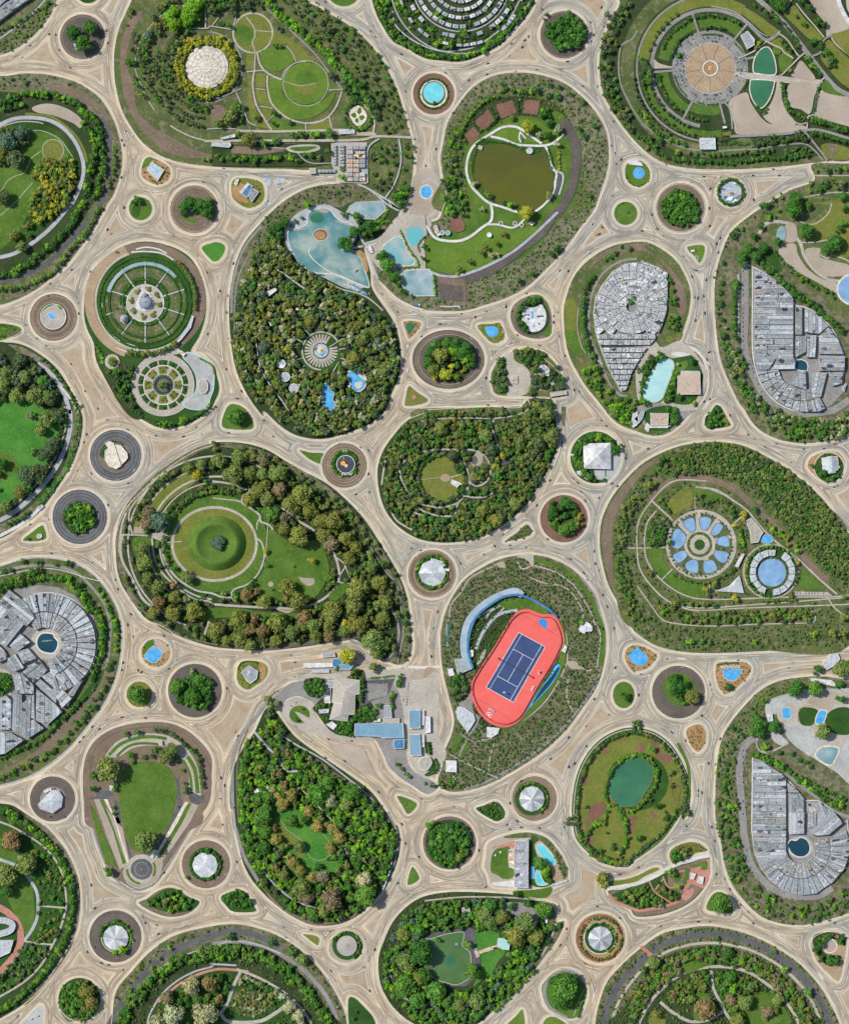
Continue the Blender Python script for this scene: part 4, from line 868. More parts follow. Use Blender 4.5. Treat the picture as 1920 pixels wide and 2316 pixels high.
bg('rb_fount')
ar('lawn_dark','o A3 75,770 132');arc('cream',pt('A3 75,770'),W(104),4);
pool('o A3 75,760 90','water_pool','soil_red',2.4,lb='round turquoise fountain pool inside the red ringed roundabout')
tr('A3 80,850:18:DK');al(arcp(*pt('A3 75,770'),W(122),0,360),7,2,3,[DK,MD],small=True)
bg('comma')
bu(ins_(5),9,1.6,4,[OM,MD,DG,BR],.7)
ar('scrub_green','A3 330,900 480,800 700,740 950,760 1100,850 1200,1000 1280,1200 1310,1500 1300,1741 A3 140,1741 150,1450 170,1200 230,1000')
ar('lawn','A3 330,1180 420,960 560,840 740,800 920,810 1060,880 1150,960 1240,1090 1280,1300 1270,1500 1200,1700 B3 1050,200 900,380 700,500 500,570 300,590 100,570 0,510 -60,420 -60,330 60,280 A3 360,1741 330,1500')
ar('lawn_bright','B3 -30,340 0,290 200,320 400,240 500,180 700,210 900,190 900,260 800,350 620,470 450,540 250,580 80,540 -30,450')
ar('forest_floor','A3 350,960 480,840 560,800 760,790 960,810 1080,860 1160,960 1100,1010 900,960 700,960 560,1040 450,1110 330,1180')
ar('lawn','A3 1040,900 1150,960 1100,1030 1040,1000');ar('lawn_bright','A3 700,1010 860,980 960,1010 1040,1080 1100,1040 1020,1160 800,1160 560,1130 640,1060')
for q,mt in(('! A3 580,860 720,820 755,920 630,975','soil_red'),('! A3 410,1000 520,895 575,990 480,1075','soil_red'),('! A3 325,1110 400,1040 455,1100 380,1185','soil_red'),('! A3 820,815 945,830 925,945 805,925','soil_red')):
 ar(mt,q)
arcw='A3 1130,990 1200,1110 1240,1240 1230,1400 1200,1560 1100,1741 B3 1050,100 950,240 800,360 650,470 500,560 350,610 100,610'
sk('path','A3 330,1500 320,1350 350,1250 430,1150 520,1080 B3 -60,420',0.01)
sk('soil_dark',arcw,20);
for tt in np.linspace(0.03,.97,17):
 pp=catmull(parse(arcw)[0],False);i=int(tt*(len(pp)-2));a_,b_=np.array(pp[i]),np.array(pp[i+1]);t_=(b_-a_)/np.hypot(*(b_-a_));nn=np.array([-t_[1],t_[0]])
 sk('asphalt_dark',[tuple(a_-nn*10),tuple(a_+nn*10)],1.2,sm=False)
sk('asphalt_dark',[(a[0],a[1])for a in catmull(parse('A3 1160,970 1240,1090 1275,1240 1270,1400 1230,1580 1130,1741 B3 1090,110 990,260 830,390 680,500 520,600 360,650 200,660')[0],False)],1.4,sm=False)
sk('path_blue','A3 1090,1741 B3 980,180 860,290 720,400 560,490 400,560 250,600 120,590 0,540',6)
ar('soil','! B3 110,600 330,620 350,800 320,800 310,680 130,690');ar('soil_dark','! B3 120,650 310,680 320,800 125,780')
ar('lawn_dark','A3 380,1300 430,1190 520,1150 700,1170 850,1200 980,1190 1040,1260 1060,1400 1080,1500 1030,1600 960,1700 B3 800,60 A3 600,1700 470,1600 400,1480')
pond('A3 395,1330 430,1220 520,1190 640,1185 740,1215 830,1260 900,1270 985,1210 1000,1280 1040,1380 1060,1480 1040,1560 980,1660 900,1741 B3 750,30 A3 680,1710 540,1620 460,1520 400,1440','water_olive')
bd('! A3 445,1195 475,1205 465,1235 440,1225',3,'roof_adobe',lb='small brown boathouse at the upper left corner of the olive pond',name='boathouse')
sk('concrete','A3 540,1120 650,1145 750,1185 860,1195 980,1195 1060,1170 1140,1100',5);sk('concrete','A3 430,1170 540,1100 640,1045 740,1040 820,1080 890,1130 960,1180',5.5)
sk('concrete','A3 430,1170 380,1230 350,1320 345,1420 380,1520 430,1580 520,1660 640,1700 760,1741',5.5);sk('concrete','A3 540,1660 B3 555,80 540,150 470,200 380,270 300,305 200,310 100,290 50,240 20,180',6)
sk('concrete','A3 980,1190 1020,1260 1050,1380 1080,1420 1070,1500 1060,1580 980,1680 900,1741',5);sk('path_blue','A3 1070,1400 1130,1430 1130,1500 1100,1600',5);ar('asphalt_dark','A3 1090,1440 1115,1440 1110,1520 1070,1620 1040,1640 1080,1520')
sk('concrete','B3 500,175 600,175 700,200 760,185 830,120',4.5);sk('concrete','A3 785,1080 775,1130 790,1170',3.4);sk('concrete','A3 790,1090 830,1140',3)
for q in('o A3 800,1145 14','o A3 1040,1380 14'):ar('asphalt_dark',q)
for q in('B3 625,165','B3 740,165','B3 795,180'):
 e=em('ring_bench',*pt(q),CTX['z']);tag(e,'white round ring bench by the lawn path, %s one'%{'B3 625,165':'largest left','B3 740,165':'middle','B3 795,180':'small right'}[q],'bench','white ring benches')
 m=MB();n=24
 for r0,r1,z in((5,3.2,.5),):m.add([(r*math.cos(TAU*i/n),r*math.sin(TAU*i/n),zz)for r,zz in((r0,0),(r0,z),(r1,z),(r1,0))for i in range(n)],[(k*n+i,k*n+(i+1)%n,(k+1)*n+(i+1)%n,(k+1)*n+i)for k in range(3)for i in range(n)])
 m.build('seat','concrete',e);m=MB();m.cyl(0,0,0,3,2.6,.4,16);m.build('planter','soil_dark',e)
ar('soil_red','B3 270,95 300,120 330,170 325,220 270,238 215,215 205,165 230,115');
bd('! B3 870,150 905,165 880,185 850,165',3,'roof_white',lb='small white kiosk at the end of the lawn path',name='kiosk')
bd('o A3 860,1240 26',3,'roof_pale',lb='round grey lookout terrace on the top edge of the olive pond',name='lookout',un=0)
bd('o B3 530,262 20',3,'roof_white',lb='white round tent standing alone on the lawn',name='tent',cat='tent',un=0)
tr('A3 845,1045:52:YL 1085,1065:40:PA 940,1110:34:PA 1000,1110:40:DK 980,950:40:DK 1010,1010:36:MD 720,975:26:OM 405,1510:32:PA 520,1610:34:OL 705,1680:34:BR 645,1660:26:MD 1010,1610:34:OL 830,1741:44:YL 1080,1190:30:PA')
tr('B3 835,95:55:YL 470,55:24:PA 500,360:30:OL 640,260:30:OL 580,325:30:OL 455,410:30:OL 370,485:30:OL 285,540:30:OL 550,425:26:PA 600,425:22:PA 265,580:14:YL')
al('A3 280,1190 300,1080 350,990 420,900 520,820 600,790',7,3,5,[MD,BR],jit=1.5);al('A3 620,740 700,740 780,755 860,760',9,5,7,GRN,jit=2)
al('A3 560,970 600,960 500,1070',6,3,4,[DK]);hg('A3 540,880 580,990',3);hg('A3 760,820 770,930',4);hg('A3 420,1190 480,1140 560,1160 700,1180 800,1220',5,(DK,MD));hg('A3 390,1420 400,1300 430,1220',4,(DK,MD));hg('A3 1010,1230 1050,1360',4,(DK,MD));hg('A3 1100,1240 1100,1390',8,(OL,YL))
fo('A3 140,1330 180,1200 260,1050 300,1100 260,1300 300,1500 300,1741 170,1741',11,4,8,[DK,MD,DG,BR],.7)
fo('B3 180,-20 340,-20 350,180 300,260 230,260',10,5,8,[OM,DK,MD],.7);fo('A3 920,880 1010,890 1060,1000 1000,1000 930,960',10,5,8,GRN)
tr('A3 905,750:34:DK 1015,700:24:DK 1100,720:20:DK 1190,775:20:DK 1285,838:26:DK 1395,1035:26:DK 1290,1115:32:DK 1255,1060:24:DK 1010,785:26:DK 1090,800:28:DK 620,695:20:DK 1355,1610:22:DK B3 1080,370:36:DK 1030,420:30:DK 885,580:26:DK 770,640:30:DK')
ar('path','B2 1250,380 1340,330 1440,200 1540,100 1741,100 B3 60,170 30,200 A3 0,1741 B3 20,250 0,300 B2 1741,640 1600,700 1400,560')
ar('scrub','B2 1380,560 1500,560 1741,800 1741,860 1600,820 1450,700 1380,640')
pond('B2 1390,370 1450,310 1510,275 1560,290 1580,350 1610,410 1660,470 1640,505 1570,512 1500,490 1440,430','water_turquoise','cream',2)
pond('B2 1580,230 1620,195 1700,190 1741,220 1741,270 1690,330 1640,360 1600,300','water_turquoise','path',2)
pond('! B2 1535,600 1560,560 1640,545 1741,545 B3 40,540 75,620 85,760 B2 1640,760 1590,720 1550,660','water_grey','concrete',2)
hg('B2 1545,230 1580,310 1630,400 1680,470 1690,520 1600,530 1520,540',6,(MD,BR));hg('B3 75,590 90,760',6,(MD,BR));hg('B2 1741,270 1690,340 1700,400',4,(MD,OL))
tr('B2 1440,520:60:MD 1400,440:50:DK 1490,610:46:DK 1540,650:32:MD 1635,760:18:DK');al('B2 1470,590 1530,690 1590,740',9,5,7,[DK,MD])
tr('B2 1730,460:26:DK 1741,360:26:DK')
ar('asphalt_dark','! B2 1270,370 1310,350 1330,395 1290,415');
def truck(q,w_,d,rot,lb,col='roof_white',cat='truck'):
 e=em('parked_truck',*pt(q),CTX['z'],math.radians(-rot));tag(e,lb,cat)
 m=MB();m.box(-w_*.12,0,1,w_*.72,d,2.4);m.build('cargo_box',col,e);m=MB();m.box(w_*.38,0,.8,w_*.2,d*.95,2.0);m.build('cab','wall_white',e)
 m=MB();m.box(w_*.44,0,1.8,w_*.06,d*.8,.9);m.build('windscreen','car_glass',e)
 for sx in(-.35,.35):
  for sy in(-.42,.42):m=MB();m.box(w_*sx,d*sy,0,1.3,.5,1.2);m.build('wheel','rubber',e)
truck('B2 1298,382',17,9,68,'white box truck parked beside the lagoon path with dark lettering')
def lettering(txt,q,size,rot,z,mat,lb,parent=None):
 cu=bpy.data.curves.new('lettering','FONT');cu.body=txt;cu.size=size;cu.extrude=.04;cu.align_x='CENTER';cu.align_y='CENTER'
 o=bpy.data.objects.new('lettering',cu);COL.objects.link(o);dg=bpy.context.evaluated_depsgraph_get()
 me=bpy.data.meshes.new_from_object(o.evaluated_get(dg));bpy.data.objects.remove(o)
 me.materials.clear();me.materials.append(MATS[mat]);o=bpy.data.objects.new('lettering',me);COL.objects.link(o)
 c=pt(q)if isinstance(q,str)else q;o.location=(X(c[0]),Y(c[1]),z);o.rotation_euler=(0,0,math.radians(rot))
 if parent:o.parent=parent;o.location=o.location-parent.location
 else:tag(o,lb,'lettering')
 return o
truck('B2 1370,480',12,6,40,'white van parked under the tree left of the turquoise ponds',cat='van')
truck('B2 1680,832',14,4,10,'blue lorry on the verge below the square grey pond','blue_paint')
e=bd('! B3 75,190 100,180 130,260 110,275 85,240',3,'roof_adobe',lb='tan kiosk terrace beside the tear shaped clay bed',name='kiosk')
for i,(q,l)in enumerate((('B3 145,245','left'),('B3 190,245','right'))):bd('o %s %d'%(q,20),3,'roof_blue',lb='small round blue tent, the %s one of a pair beside the clay bed'%l,name='tent',cat='tent',un=0)
sk('concrete','B3 130,845 200,850 270,845 290,860',2.4);
bg('lagoon')
ar('scrub','A2 480,1741 600,1640 740,1560 900,1515 1100,1502 1210,1515 1350,1600 1400,1640 1300,1660 1150,1660 1050,1700 B2 900,10 750,60 640,130 560,220 440,300 380,400 300,560 240,640 170,900 160,700 200,500 260,330 370,190')
sk('asphalt','B2 160,900 165,700 205,510 280,340 400,190',5);sk('asphalt','B2 185,1100 185,850 205,650 260,500 330,380',2.5)
bu('A2 480,1741 740,1570 900,1530 1180,1520 1340,1610 1100,1640 B2 760,20 600,120 420,260 330,380 300,300 380,180',9,2,4,[OM,MD,DG,BG],.7)
ar('path_blue','B2 600,200 700,80 850,20 960,15 1080,80 1180,120 1200,200 1180,300 1140,380 1280,640 1200,700 1100,660 900,580 750,520 640,400 600,300')
pond('B2 780,120 800,70 880,40 960,50 1010,110 1060,145 1130,165 1160,200 1150,280 1080,340 1060,380 1160,390 1210,440 1250,540 1290,680 1240,680 1130,630 1010,580 880,575 780,540 700,460 640,360 620,260 640,215 720,200 775,170','water_teal','concrete',2)
ar('sand','B2 850,55 900,45 960,60 930,80');ar('sand','B2 1000,140 1060,150 1130,170 1150,185 1080,170');ar('sand','B2 640,215 720,205 770,205 700,225')
ar('water_green','o B2 860,120 58 42');ar('soil_red','o B2 890,258 60 48');arc('cream',pt('B2 890,258'),W(60),1.2,ry=W(48));ar('soil_orange','o B2 885,262 46 34')
sk('cream','B2 795,375 800,420 850,480 960,560 1080,610 1200,660 1285,690',2.0)
ar('water_teal','B2 650,400 780,540 880,590 1010,600 1130,650 1220,700 1270,740 1200,730 1080,690 900,600 760,520 680,450')
tr('B2 590,165:44:DK 550,260:38:DK 520,210:44:DK 500,300:40:MD 480,240:36:DK 460,290:34:DK 1165,240:44:DK 1070,330:46:DK 1130,290:40:DK 1110,350:44:DK 1190,110:34:DK 1220,220:36:DK 1195,145:32:MD 1290,190:48:DK 1340,215:40:MD 1300,240:40:DK 1260,250:34:DK 1075,100:26:MD 790,15:34:BR 685,150:20:MD 740,120:18:MD 650,190:16:DK 535,350:14:BR')
pond('! A2 1100,1741 1130,1690 1180,1660 1300,1655 1390,1650 1420,1690 1430,1741 B2 1420,60 1340,130 1240,125 1180,90','water_grey','path',2.5)
hg('B2 1440,40 1410,110 1360,150 1290,150',7,(MD,BR));hg('B2 1110,80 1160,100',6,(MD,));hg('B2 1350,190 1420,150 1480,160',8,(DK,MD));
sk('path_blue','A2 1350,1600 1440,1680 B2 1530,60',4);sk('path_blue','B2 1130,20 1180,180 1240,320 1270,360 1320,520 1370,640',5);sk('path_blue','B2 1250,330 1350,300 1450,230 1540,100',5);sk('path_blue','B2 1140,370 1240,350',5)
ar('soil','o B2 1400,200 30 20');ar('soil_orange','B2 1160,390 1240,400 1280,540 1260,560 1210,440')
sk('path','B2 900,620 1050,700 1200,740 1300,790 1400,880',3)
for i,q in enumerate(('B2 1095,670','B2 1125,655','B2 1155,660','B2 1165,700','B2 1200,715','B2 1235,735')):
 e=em('boat',*pt(q),CTX['z']+.05,random.uniform(-.6,.6));tag(e,'small white boat moored at the lower lagoon shore, number %d counted from the left'%(i+1),'boat','boats moored on the lagoon')
 m=MB();m.prism([(-4,-1.4),(2,-1.5),(4.5,0),(2,1.5),(-4,1.4)],0,1);m.build('hull','roof_white',e);m=MB();m.box(-.5,0,1,2.6,1.6,.9);m.build('cabin','roof_slate',e)
e=em('boat',*pt('B2 1265,748'),CTX['z']+.05,-.3);tag(e,'blue boat at the right end of the lagoon mooring','boat');m=MB();m.prism([(-4,-1.6),(2,-1.7),(5,0),(2,1.7),(-4,1.6)],0,1.1);m.build('hull','blue_paint',e);m=MB();m.box(-1,0,1.1,3,1.8,.9);m.build('cabin','roof_blue',e)
e=em('jetty',*pt('B2 1150,690'),CTX['z']+.04,-.45);tag(e,'grey jetty deck with moored boats in the lagoon','jetty');m=MB();m.box(0,0,0,30,7,.3);m.build('deck','path_blue',e);m=MB();[m.cyl(x,s_*3.4,-.5,.4,.4,1.6,8)for x in(-14,0,14)for s_ in(-1,1)];m.build('mooring_post','bark',e)
e=em('boat',*pt('B2 1185,555'),CTX['z']+.05,.7);tag(e,'dark slim rowing boat out on the lagoon','boat');m=MB();m.prism([(-5,0),(-2,-1),(2,-1),(5,0),(2,1),(-2,1)],0,.8);m.build('hull','roof_dark',e);m=MB();m.box(0,0,.8,.5,1.6,.12);m.build('seat','bark',e)
CW=pt('B2 895,1210')
ar('lawn_dark','o B2 890,1210 172',clear=1)
arc('path',CW,W(155),3.5,90,330)
for i in range(30):
 a=math.radians(i*12)
 if 300<i*12<345:continue
 sk('path',[(CW[0]+W(66)*math.cos(a),CW[1]+W(66)*math.sin(a)),(CW[0]+W(136)*math.cos(a),CW[1]+W(136)*math.sin(a))],W(15),sm=False)
for q in('B2 850,1060 840,960','B2 925,1060 935,960','B2 800,1080 740,1010','B2 740,1140 660,1090','B2 730,1190 630,1180','B2 740,1270 660,1290','B2 960,1180 1090,1100','B2 1040,1200 1140,1180','B2 1050,1270 1120,1290','B2 1040,1300 980,1400','B2 760,1330 690,1400','B2 590,1160 640,1100 600,1180'):sk('path_blue',q,2.2)
ar('scrub','B2 845,990 935,990 930,1040 850,1040')
def flower_hub():
 e=em('fountain_monument',CW[0],CW[1],CTX['z']);tag(e,'round gilded fountain at the hub of the ray wheel garden in the wood','fountain')
 m=MB();m.cyl(0,0,0,16,16,.8,36);m.build('basin','mosaic',e);m=MB();m.cyl(2,-3,.8,8,7,.3,24);m.build('water','water_blue',e)
 m=MB();m.cyl(0,1,.8,9,6.5,1.6,20);m.cyl(0,1,2.4,5,4,1.5,18);m.build('tiers','cream',e);m=MB();m.cyl(0,1,3.9,2.6,.4,4,12);m.build('spire','yellow_paint',e)
flower_hub()
pool('B2 905,1540 920,1480 950,1475 965,1520 1000,1560 990,1610 1015,1650 990,1690 940,1690 905,1650 912,1590','water_blue','paving',2,lb='long bright blue freeform pool in the palm wood')
pool('B2 1110,1400 1130,1375 1180,1385 1240,1400 1265,1450 1250,1510 1200,1545 1150,1520 1130,1480','water_blue','cream',2.4,lb='round blue leisure pool with cream islands in the palm wood')
ar('cream','B2 1170,1480 1220,1460 1230,1500 1190,1520',z=CTX['z']+.2);ar('cream','B2 1180,1385 1240,1400 1260,1450 1220,1430',z=CTX['z']+.22)
for q,r in(('B2 570,1318',36),('B2 602,1425',40),('B2 672,1518',40)):
 bd('o %s %d'%(q,r),4,'mosaic',lb='round mosaic roofed aviary in the wood, %s of the three'%{36:'top',40:'middle' if '1425' in q else 'lowest'}[r],name='aviary',un=0)
for q,l in(('! B2 440,730 520,695 535,715 470,765','white angular kiosk at the upper left of the wood'),('! B2 640,775 680,760 690,780 650,800','little white hut in the upper wood'),('! B2 465,970 500,1000 480,1010','thin white roof on the left side of the wood'),('! B2 1110,1500 1130,1490 1135,1520','tiny pale hut by the round leisure pool'),('! B2 690,860 710,860 710,878 690,878','tiny white hut in the middle of the upper wood')):
 bd(q,4,'roof_white',lb=l,name='hut',un=0,cat='hut')
sk('path_blue','B2 530,540 620,600 700,660 760,700',3.5);sk('path_blue','B2 350,1040 370,1200 400,1350 470,1480 560,1600 640,1720',3.2)
LP=[OM,OM,DG,BG,OL,OL,MD,PA]
tr('B2 190,960:36:OM 300,950:40:OL 210,1170:38:OL 610,1200:40:YL 460,1280:34:BR 510,1400:34:OL 810,970:46:OL 1160,1280:55:OL 1240,1110:50:OM 660,1310:40:PA 1130,1100:40:PA 430,1180:50:BG 480,1550:36:OL 1410,1380:48:OM 1340,1060:44:OM')
fo('B2 440,300 560,330 640,420 760,520 900,600 1050,690 1180,780 1320,880 1450,1000 1510,1150 1520,1350 1450,1520 C2 1380,30 1250,130 1080,200 900,230 720,200 580,120 C2 470,20 B2 300,1540 220,1350 170,1150 190,900 240,700 300,560 360,400',11.5,6,9.2,LP)
al('B2 430,320 370,420 320,560 270,700',9,5,7,[OM,OL,MD],jit=4)
# arena park, right side, middle
bg('arena')
CA=pt('A4 598,560')
ar('forest_floor',[(x,y)for x,y in ins_(14)])
arc('scrub_green',CA,W(680),W(110),60,260)
sk('asphalt','A3 1741,250 1700,320 A4 -130,380 A3 1590,550 1610,700 1680,850 1741,950 A4 60,1030 200,1130 350,1200 480,1230 640,1240 800,1230 1000,1220 1200,1190 1370,1180 1460,1240 1520,1310',3.4)
arc('asphalt',CA,W(600),4.2,90,285)
arc('lawn_olive',CA,W(548),W(85),188,300);arc('lawn',CA,W(545),W(60),80,165)
arc('asphalt',CA,W(480),W(30),100,300);sk('asphalt',[*arcp(CA[0],CA[1],W(480),300,320),pt('A4 1060,330'),pt('A4 1150,280'),pt('A4 1165,250')],W(26))
ar('lawn_olive','A4 600,40 750,30 880,60 1000,130 1080,190 1150,250 1100,300 1040,270 960,200 860,120 740,80 620,60')
sk('path','A4 610,50 780,90 900,170 1000,260 1070,300',1.6)
for a0,a1,r,w_ in((190,251,385,88),(256,309,380,82),(117,176,385,78),(77,116,345,84)):
 arc('lawn',CA,W(r),W(w_),a0,a1)
arc('asphalt',CA,W(302),5,0,360);arc('asphalt',CA,W(252),W(92),-75,200);arc('asphalt',CA,W(252),W(92),200,285)
arc('path',CA,W(205),2.5)
ar('soil','o A4 598,560 201');o=ar('tan','o A4 598,560 198')
spokes('soil_dark',CA,W(66),W(200),9,.9,10)
arc('asphalt',CA,W(70),2.6);arc('cream',CA,W(60),3);ar('soil_orange','o A4 598,560 50')
e=em('fountain',CA[0],CA[1],CTX['z']);tag(e,'stone fountain at the hub of the round brown arena','fountain')
m=MB();m.cyl(0,0,0,4,4,.8,20);m.build('basin','cream',e);m=MB();m.cyl(0,0,.8,2,1.2,2,12);m.build('pillar','soil_orange',e)
for a in(-14,50,75,118,176,252,310):
 q=math.radians(a);sk('asphalt',[(CA[0]+W(210)*math.cos(q),CA[1]+W(210)*math.sin(q)),(CA[0]+W(470)*math.cos(q),CA[1]+W(470)*math.sin(q))],5,sm=False)
sk('asphalt','A4 130,555 300,555',5);ar('path','A4 140,490 180,520 260,545 300,550 180,562 145,560')
for a0,a1 in((130,170),(100,112),(255,292),(78,96)):hg(arcp(CA[0],CA[1],W(300 if a0!=255 else 278),a0,a1),4,(DK,MD))
ar('lawn_dark','o A4 340,460 26 24');tr('A4 340,460:24:MD')
for rr,a0,a1,sp in((430,150,172,8),(430,122,150,8),(430,200,305,8),(435,92,118,9),(510,110,165,9),(520,195,240,14),(335,195,240,7),(335,260,295,7),(570,85,175,12),(640,120,175,12)):
 al(arcp(CA[0],CA[1],W(rr),a0,a1),sp,3.2,5.5,[DK,DG,MD],jit=2)
fo('A4 -60,420 110,430 120,640 60,700 0,640 -60,600',10,6,9,[DK,MD,DG])
fo('A3 1500,120 1640,10 1700,60 1600,260 1540,480 1500,560 1560,800 1700,960 1680,1100 1500,860 1440,700 1440,430',13,5,8,[DG,DG,DK,OM],.85);bu('A3 1445,400 1500,560 1500,800 1741,1150 A4 250,1370 150,1300 0,1100 -120,900 -200,600',9,3,5,[MD,OM,OL],.6)
al('A4 0,890 120,1050 250,1130 400,1190',9,4,6.5,[MD,DK,BR],jit=4);al('A4 0,1100 120,1200 230,1290 400,1320 600,1330 800,1330 1000,1310 1200,1300 1420,1280',8,4.5,6.5,[MD,DK],jit=3);al('A4 400,1260 600,1265 800,1260 1000,1240 1130,1240',12,4,6.5,[MD,OM],jit=3)
hg('A4 660,1180 780,1175 900,1180',10,(DG,DK));fo('A4 640,1150 950,1140 1340,1110 1370,1170 1000,1210 650,1225',8,4,6,[DG,DK]);fo('A4 1200,1230 1350,1200 1420,1270 1200,1280',9,4,6,[DG,MD])
tr('A4 325,1250:26:BR 180,1160:30:DK 170,1100:30:MD 100,1130:26:DG')
bd('! A4 510,1138 635,1138 640,1232 512,1232',7,'roof_pale',lb='square pale flat roof at the foot of the arena park avenue',name='hall',un=3)
bd('! A4 845,295 900,270 960,375 900,410',7,'roof_slate',lb='slate roofed hall among yellow trees right of the arena',name='hall',un=3)
bd('! A4 885,268 905,262 960,330 955,370',5,'roof_white',lb='narrow white roof along the slate hall by the arena',name='annex',un=0)
bd('! A4 700,1040 730,1038 735,1055 702,1058',4,'roof_white',lb='tiny white roofed hut below the bottom lawn of the arena',name='hut',un=0)
fo('A4 900,230 960,240 1040,330 1040,370 970,400 960,300',8,5,7,[OL,YL,BR])
ar('path','A4 800,600 930,600 1140,630 1400,650 1520,660 1460,700 1200,680 900,650');sk('path','A4 800,605 950,620 1150,640 1350,665 1500,680',10)
pond('A4 1068,388 1100,420 1130,500 1137,600 1090,618 1000,608 952,590 955,500 990,430 1030,395','water_green','cream',2.4)
pond('A4 945,655 1110,665 1122,695 1095,790 1045,870 1000,886 950,830 922,750 925,690','water_green','cream',2.4)
ar('sand','A4 750,840 890,760 930,840 980,920 1030,980 1100,1020 1290,1025 1380,1040 1350,1085 1100,1095 830,1105 790,1000');
ar('sand','A4 1150,660 1180,720 1190,820 1230,920 1300,1020 1150,1030 1060,990 1030,930 1090,860 1130,760')
ar('sand','A4 1250,690 1470,695 1450,800 1415,935 1340,900 1235,860');ar('sand','A4 1500,745 1700,790 1800,810 1800,1040 1700,1030 1460,960 1450,920')
sk('path','A4 1460,870 1600,890 1800,915',1.2);ar('sand','A4 1340,500 1400,560 1455,655 1270,630 1300,560')
ar('lawn_olive','A4 1090,350 1160,315 1200,340 1280,450 1240,460 1180,400 1110,370');ar('lawn','A4 1160,460 1220,445 1280,490 1200,590 1170,570');ar('lawn','o A4 1145,415 36')
for q in('A4 1060,340 1110,370 1180,400 1200,430 1280,480','A4 1150,270 1230,330 1290,420 1330,470','A4 1330,470 1260,540 1190,610 1140,640','A4 1330,470 1390,420','A4 1390,1070 1400,960 1440,940 1470,800 1490,700','A4 1060,340 960,420 830,480','A4 760,860 790,980 820,1100','A4 1480,690 1540,630'):sk('path',q,3.4)
sk('path','A4 1180,690 1180,850 1240,960 1330,1020 1400,1000',3)
sk('asphalt','A4 760,1120 900,1115 1200,1100 1380,1070 1500,1070 1741,1140',6);sk('asphalt','A4 780,1060 760,900 700,830',4);sk('asphalt','A4 1370,1080 1500,1240 1560,1320',4.5)
sk('asphalt','A4 930,-60 1060,60 1200,190 1310,330 1440,500 1550,640 1650,740 1800,810',11)
sk('asphalt','A4 1800,200 1690,240 1600,290 1530,330 1500,430 1440,460',4.5);sk('path','A4 1300,30 1370,120 1440,200 1530,310',3);sk('path','A4 1800,500 1640,380 1590,310',3);sk('path','A4 1180,100 1230,60 1260,0',3)
ar('lawn_olive','A4 1290,50 1360,140 1500,290 1510,330 1420,330 1320,240 1190,110 1220,90');ar('lawn_olive','A4 1600,260 1800,200 1800,480 1640,370');ar('lawn_olive','A4 1560,330 1640,400 1800,560 1800,740 1690,700 1560,560 1500,460');ar('lawn','A4 1550,660 1620,740 1700,790 1540,760 1505,710')
ar('sand','A4 1400,-60 1640,-60 1680,120 1740,230 1600,280 1550,300 1540,200 1450,80');arc('roof_white',pt('A4 2260,-180'),W(640),9,120,200,name='canopy_path')
ar('sand','A4 1720,-60 1800,-60 1800,150 1720,80')
al('A4 1080,100 1180,200 1260,290 1340,400',9,4,6.5,[DK,DG,MD],jit=4);al('A4 950,40 1040,90 1100,140 1180,190',9,4,6,[DK,DG,MD],jit=4);al('A4 1380,460 1440,540 1500,620',8,5,7,[MD,BR,DK],jit=4)
al('A4 1185,680 1200,800 1240,900 1330,960 1370,980',7,4.5,6.5,[DK,MD],jit=2);al('A4 1480,710 1450,870 1430,930',6,3,4,[DK]);al('A4 1420,985 1550,1020 1700,1080',7,6,8,[DK,MD],jit=2);al('A4 1420,1090 1550,1120 1720,1175',8,5,7,[DK,MD],jit=2)
tr('A4 1475,180:34:DK 1520,215:34:DK 1535,450:40:DK 1580,500:36:DK 1560,530:36:DG 1160,60:46:DK 1350,20:40:DK 1360,210:24:DK 1400,70:36:DK 1450,340:30:DK 1490,380:34:DK 1600,540:24:DK 1180,350:22:DK 1215,390:26:DK 1250,420:24:DK 1420,360:20:DK 1300,140:18:DK 1040,920:16:DK 980,880:14:MD 1250,590:18:OL 1330,1080:12:DK')
ar('lawn_dark','A4 950,850 1010,900 1020,930 960,880');hg('A4 1030,935 1070,890',5,(MD,));hg('A4 870,720 900,660',4,(MD,));hg('A4 790,350 860,430',4,(MD,))
ar('lawn_olive','A4 1510,1190 1600,1180 1741,1230 1730,1310 1580,1310 1520,1250');ar('soil','A4 1560,1190 1580,1250 1540,1270 1600,1290 1640,1200')
fo('A4 1020,-40 1250,-40 1200,70 1120,80',10,5,8,[DK,DG])
sk('path','A4 1240,0 1240,60',2);ar('lawn_olive','! A4 700,1090 770,1080 770,1115 700,1115')
def parkcars(c,r0,r1,n,a0,a1,lb):
 for i in range(n):
  a=math.radians(random.uniform(a0,a1));r=random.choice([r0,(r0+r1)/2,r1])
  CARS.append((c[0]+r*math.cos(a),c[1]+r*math.sin(a),-a,None,lb,.85))
CARS=[]
parkcars(CA,W(222),W(282),100,0,360,'parked round the brown arena')
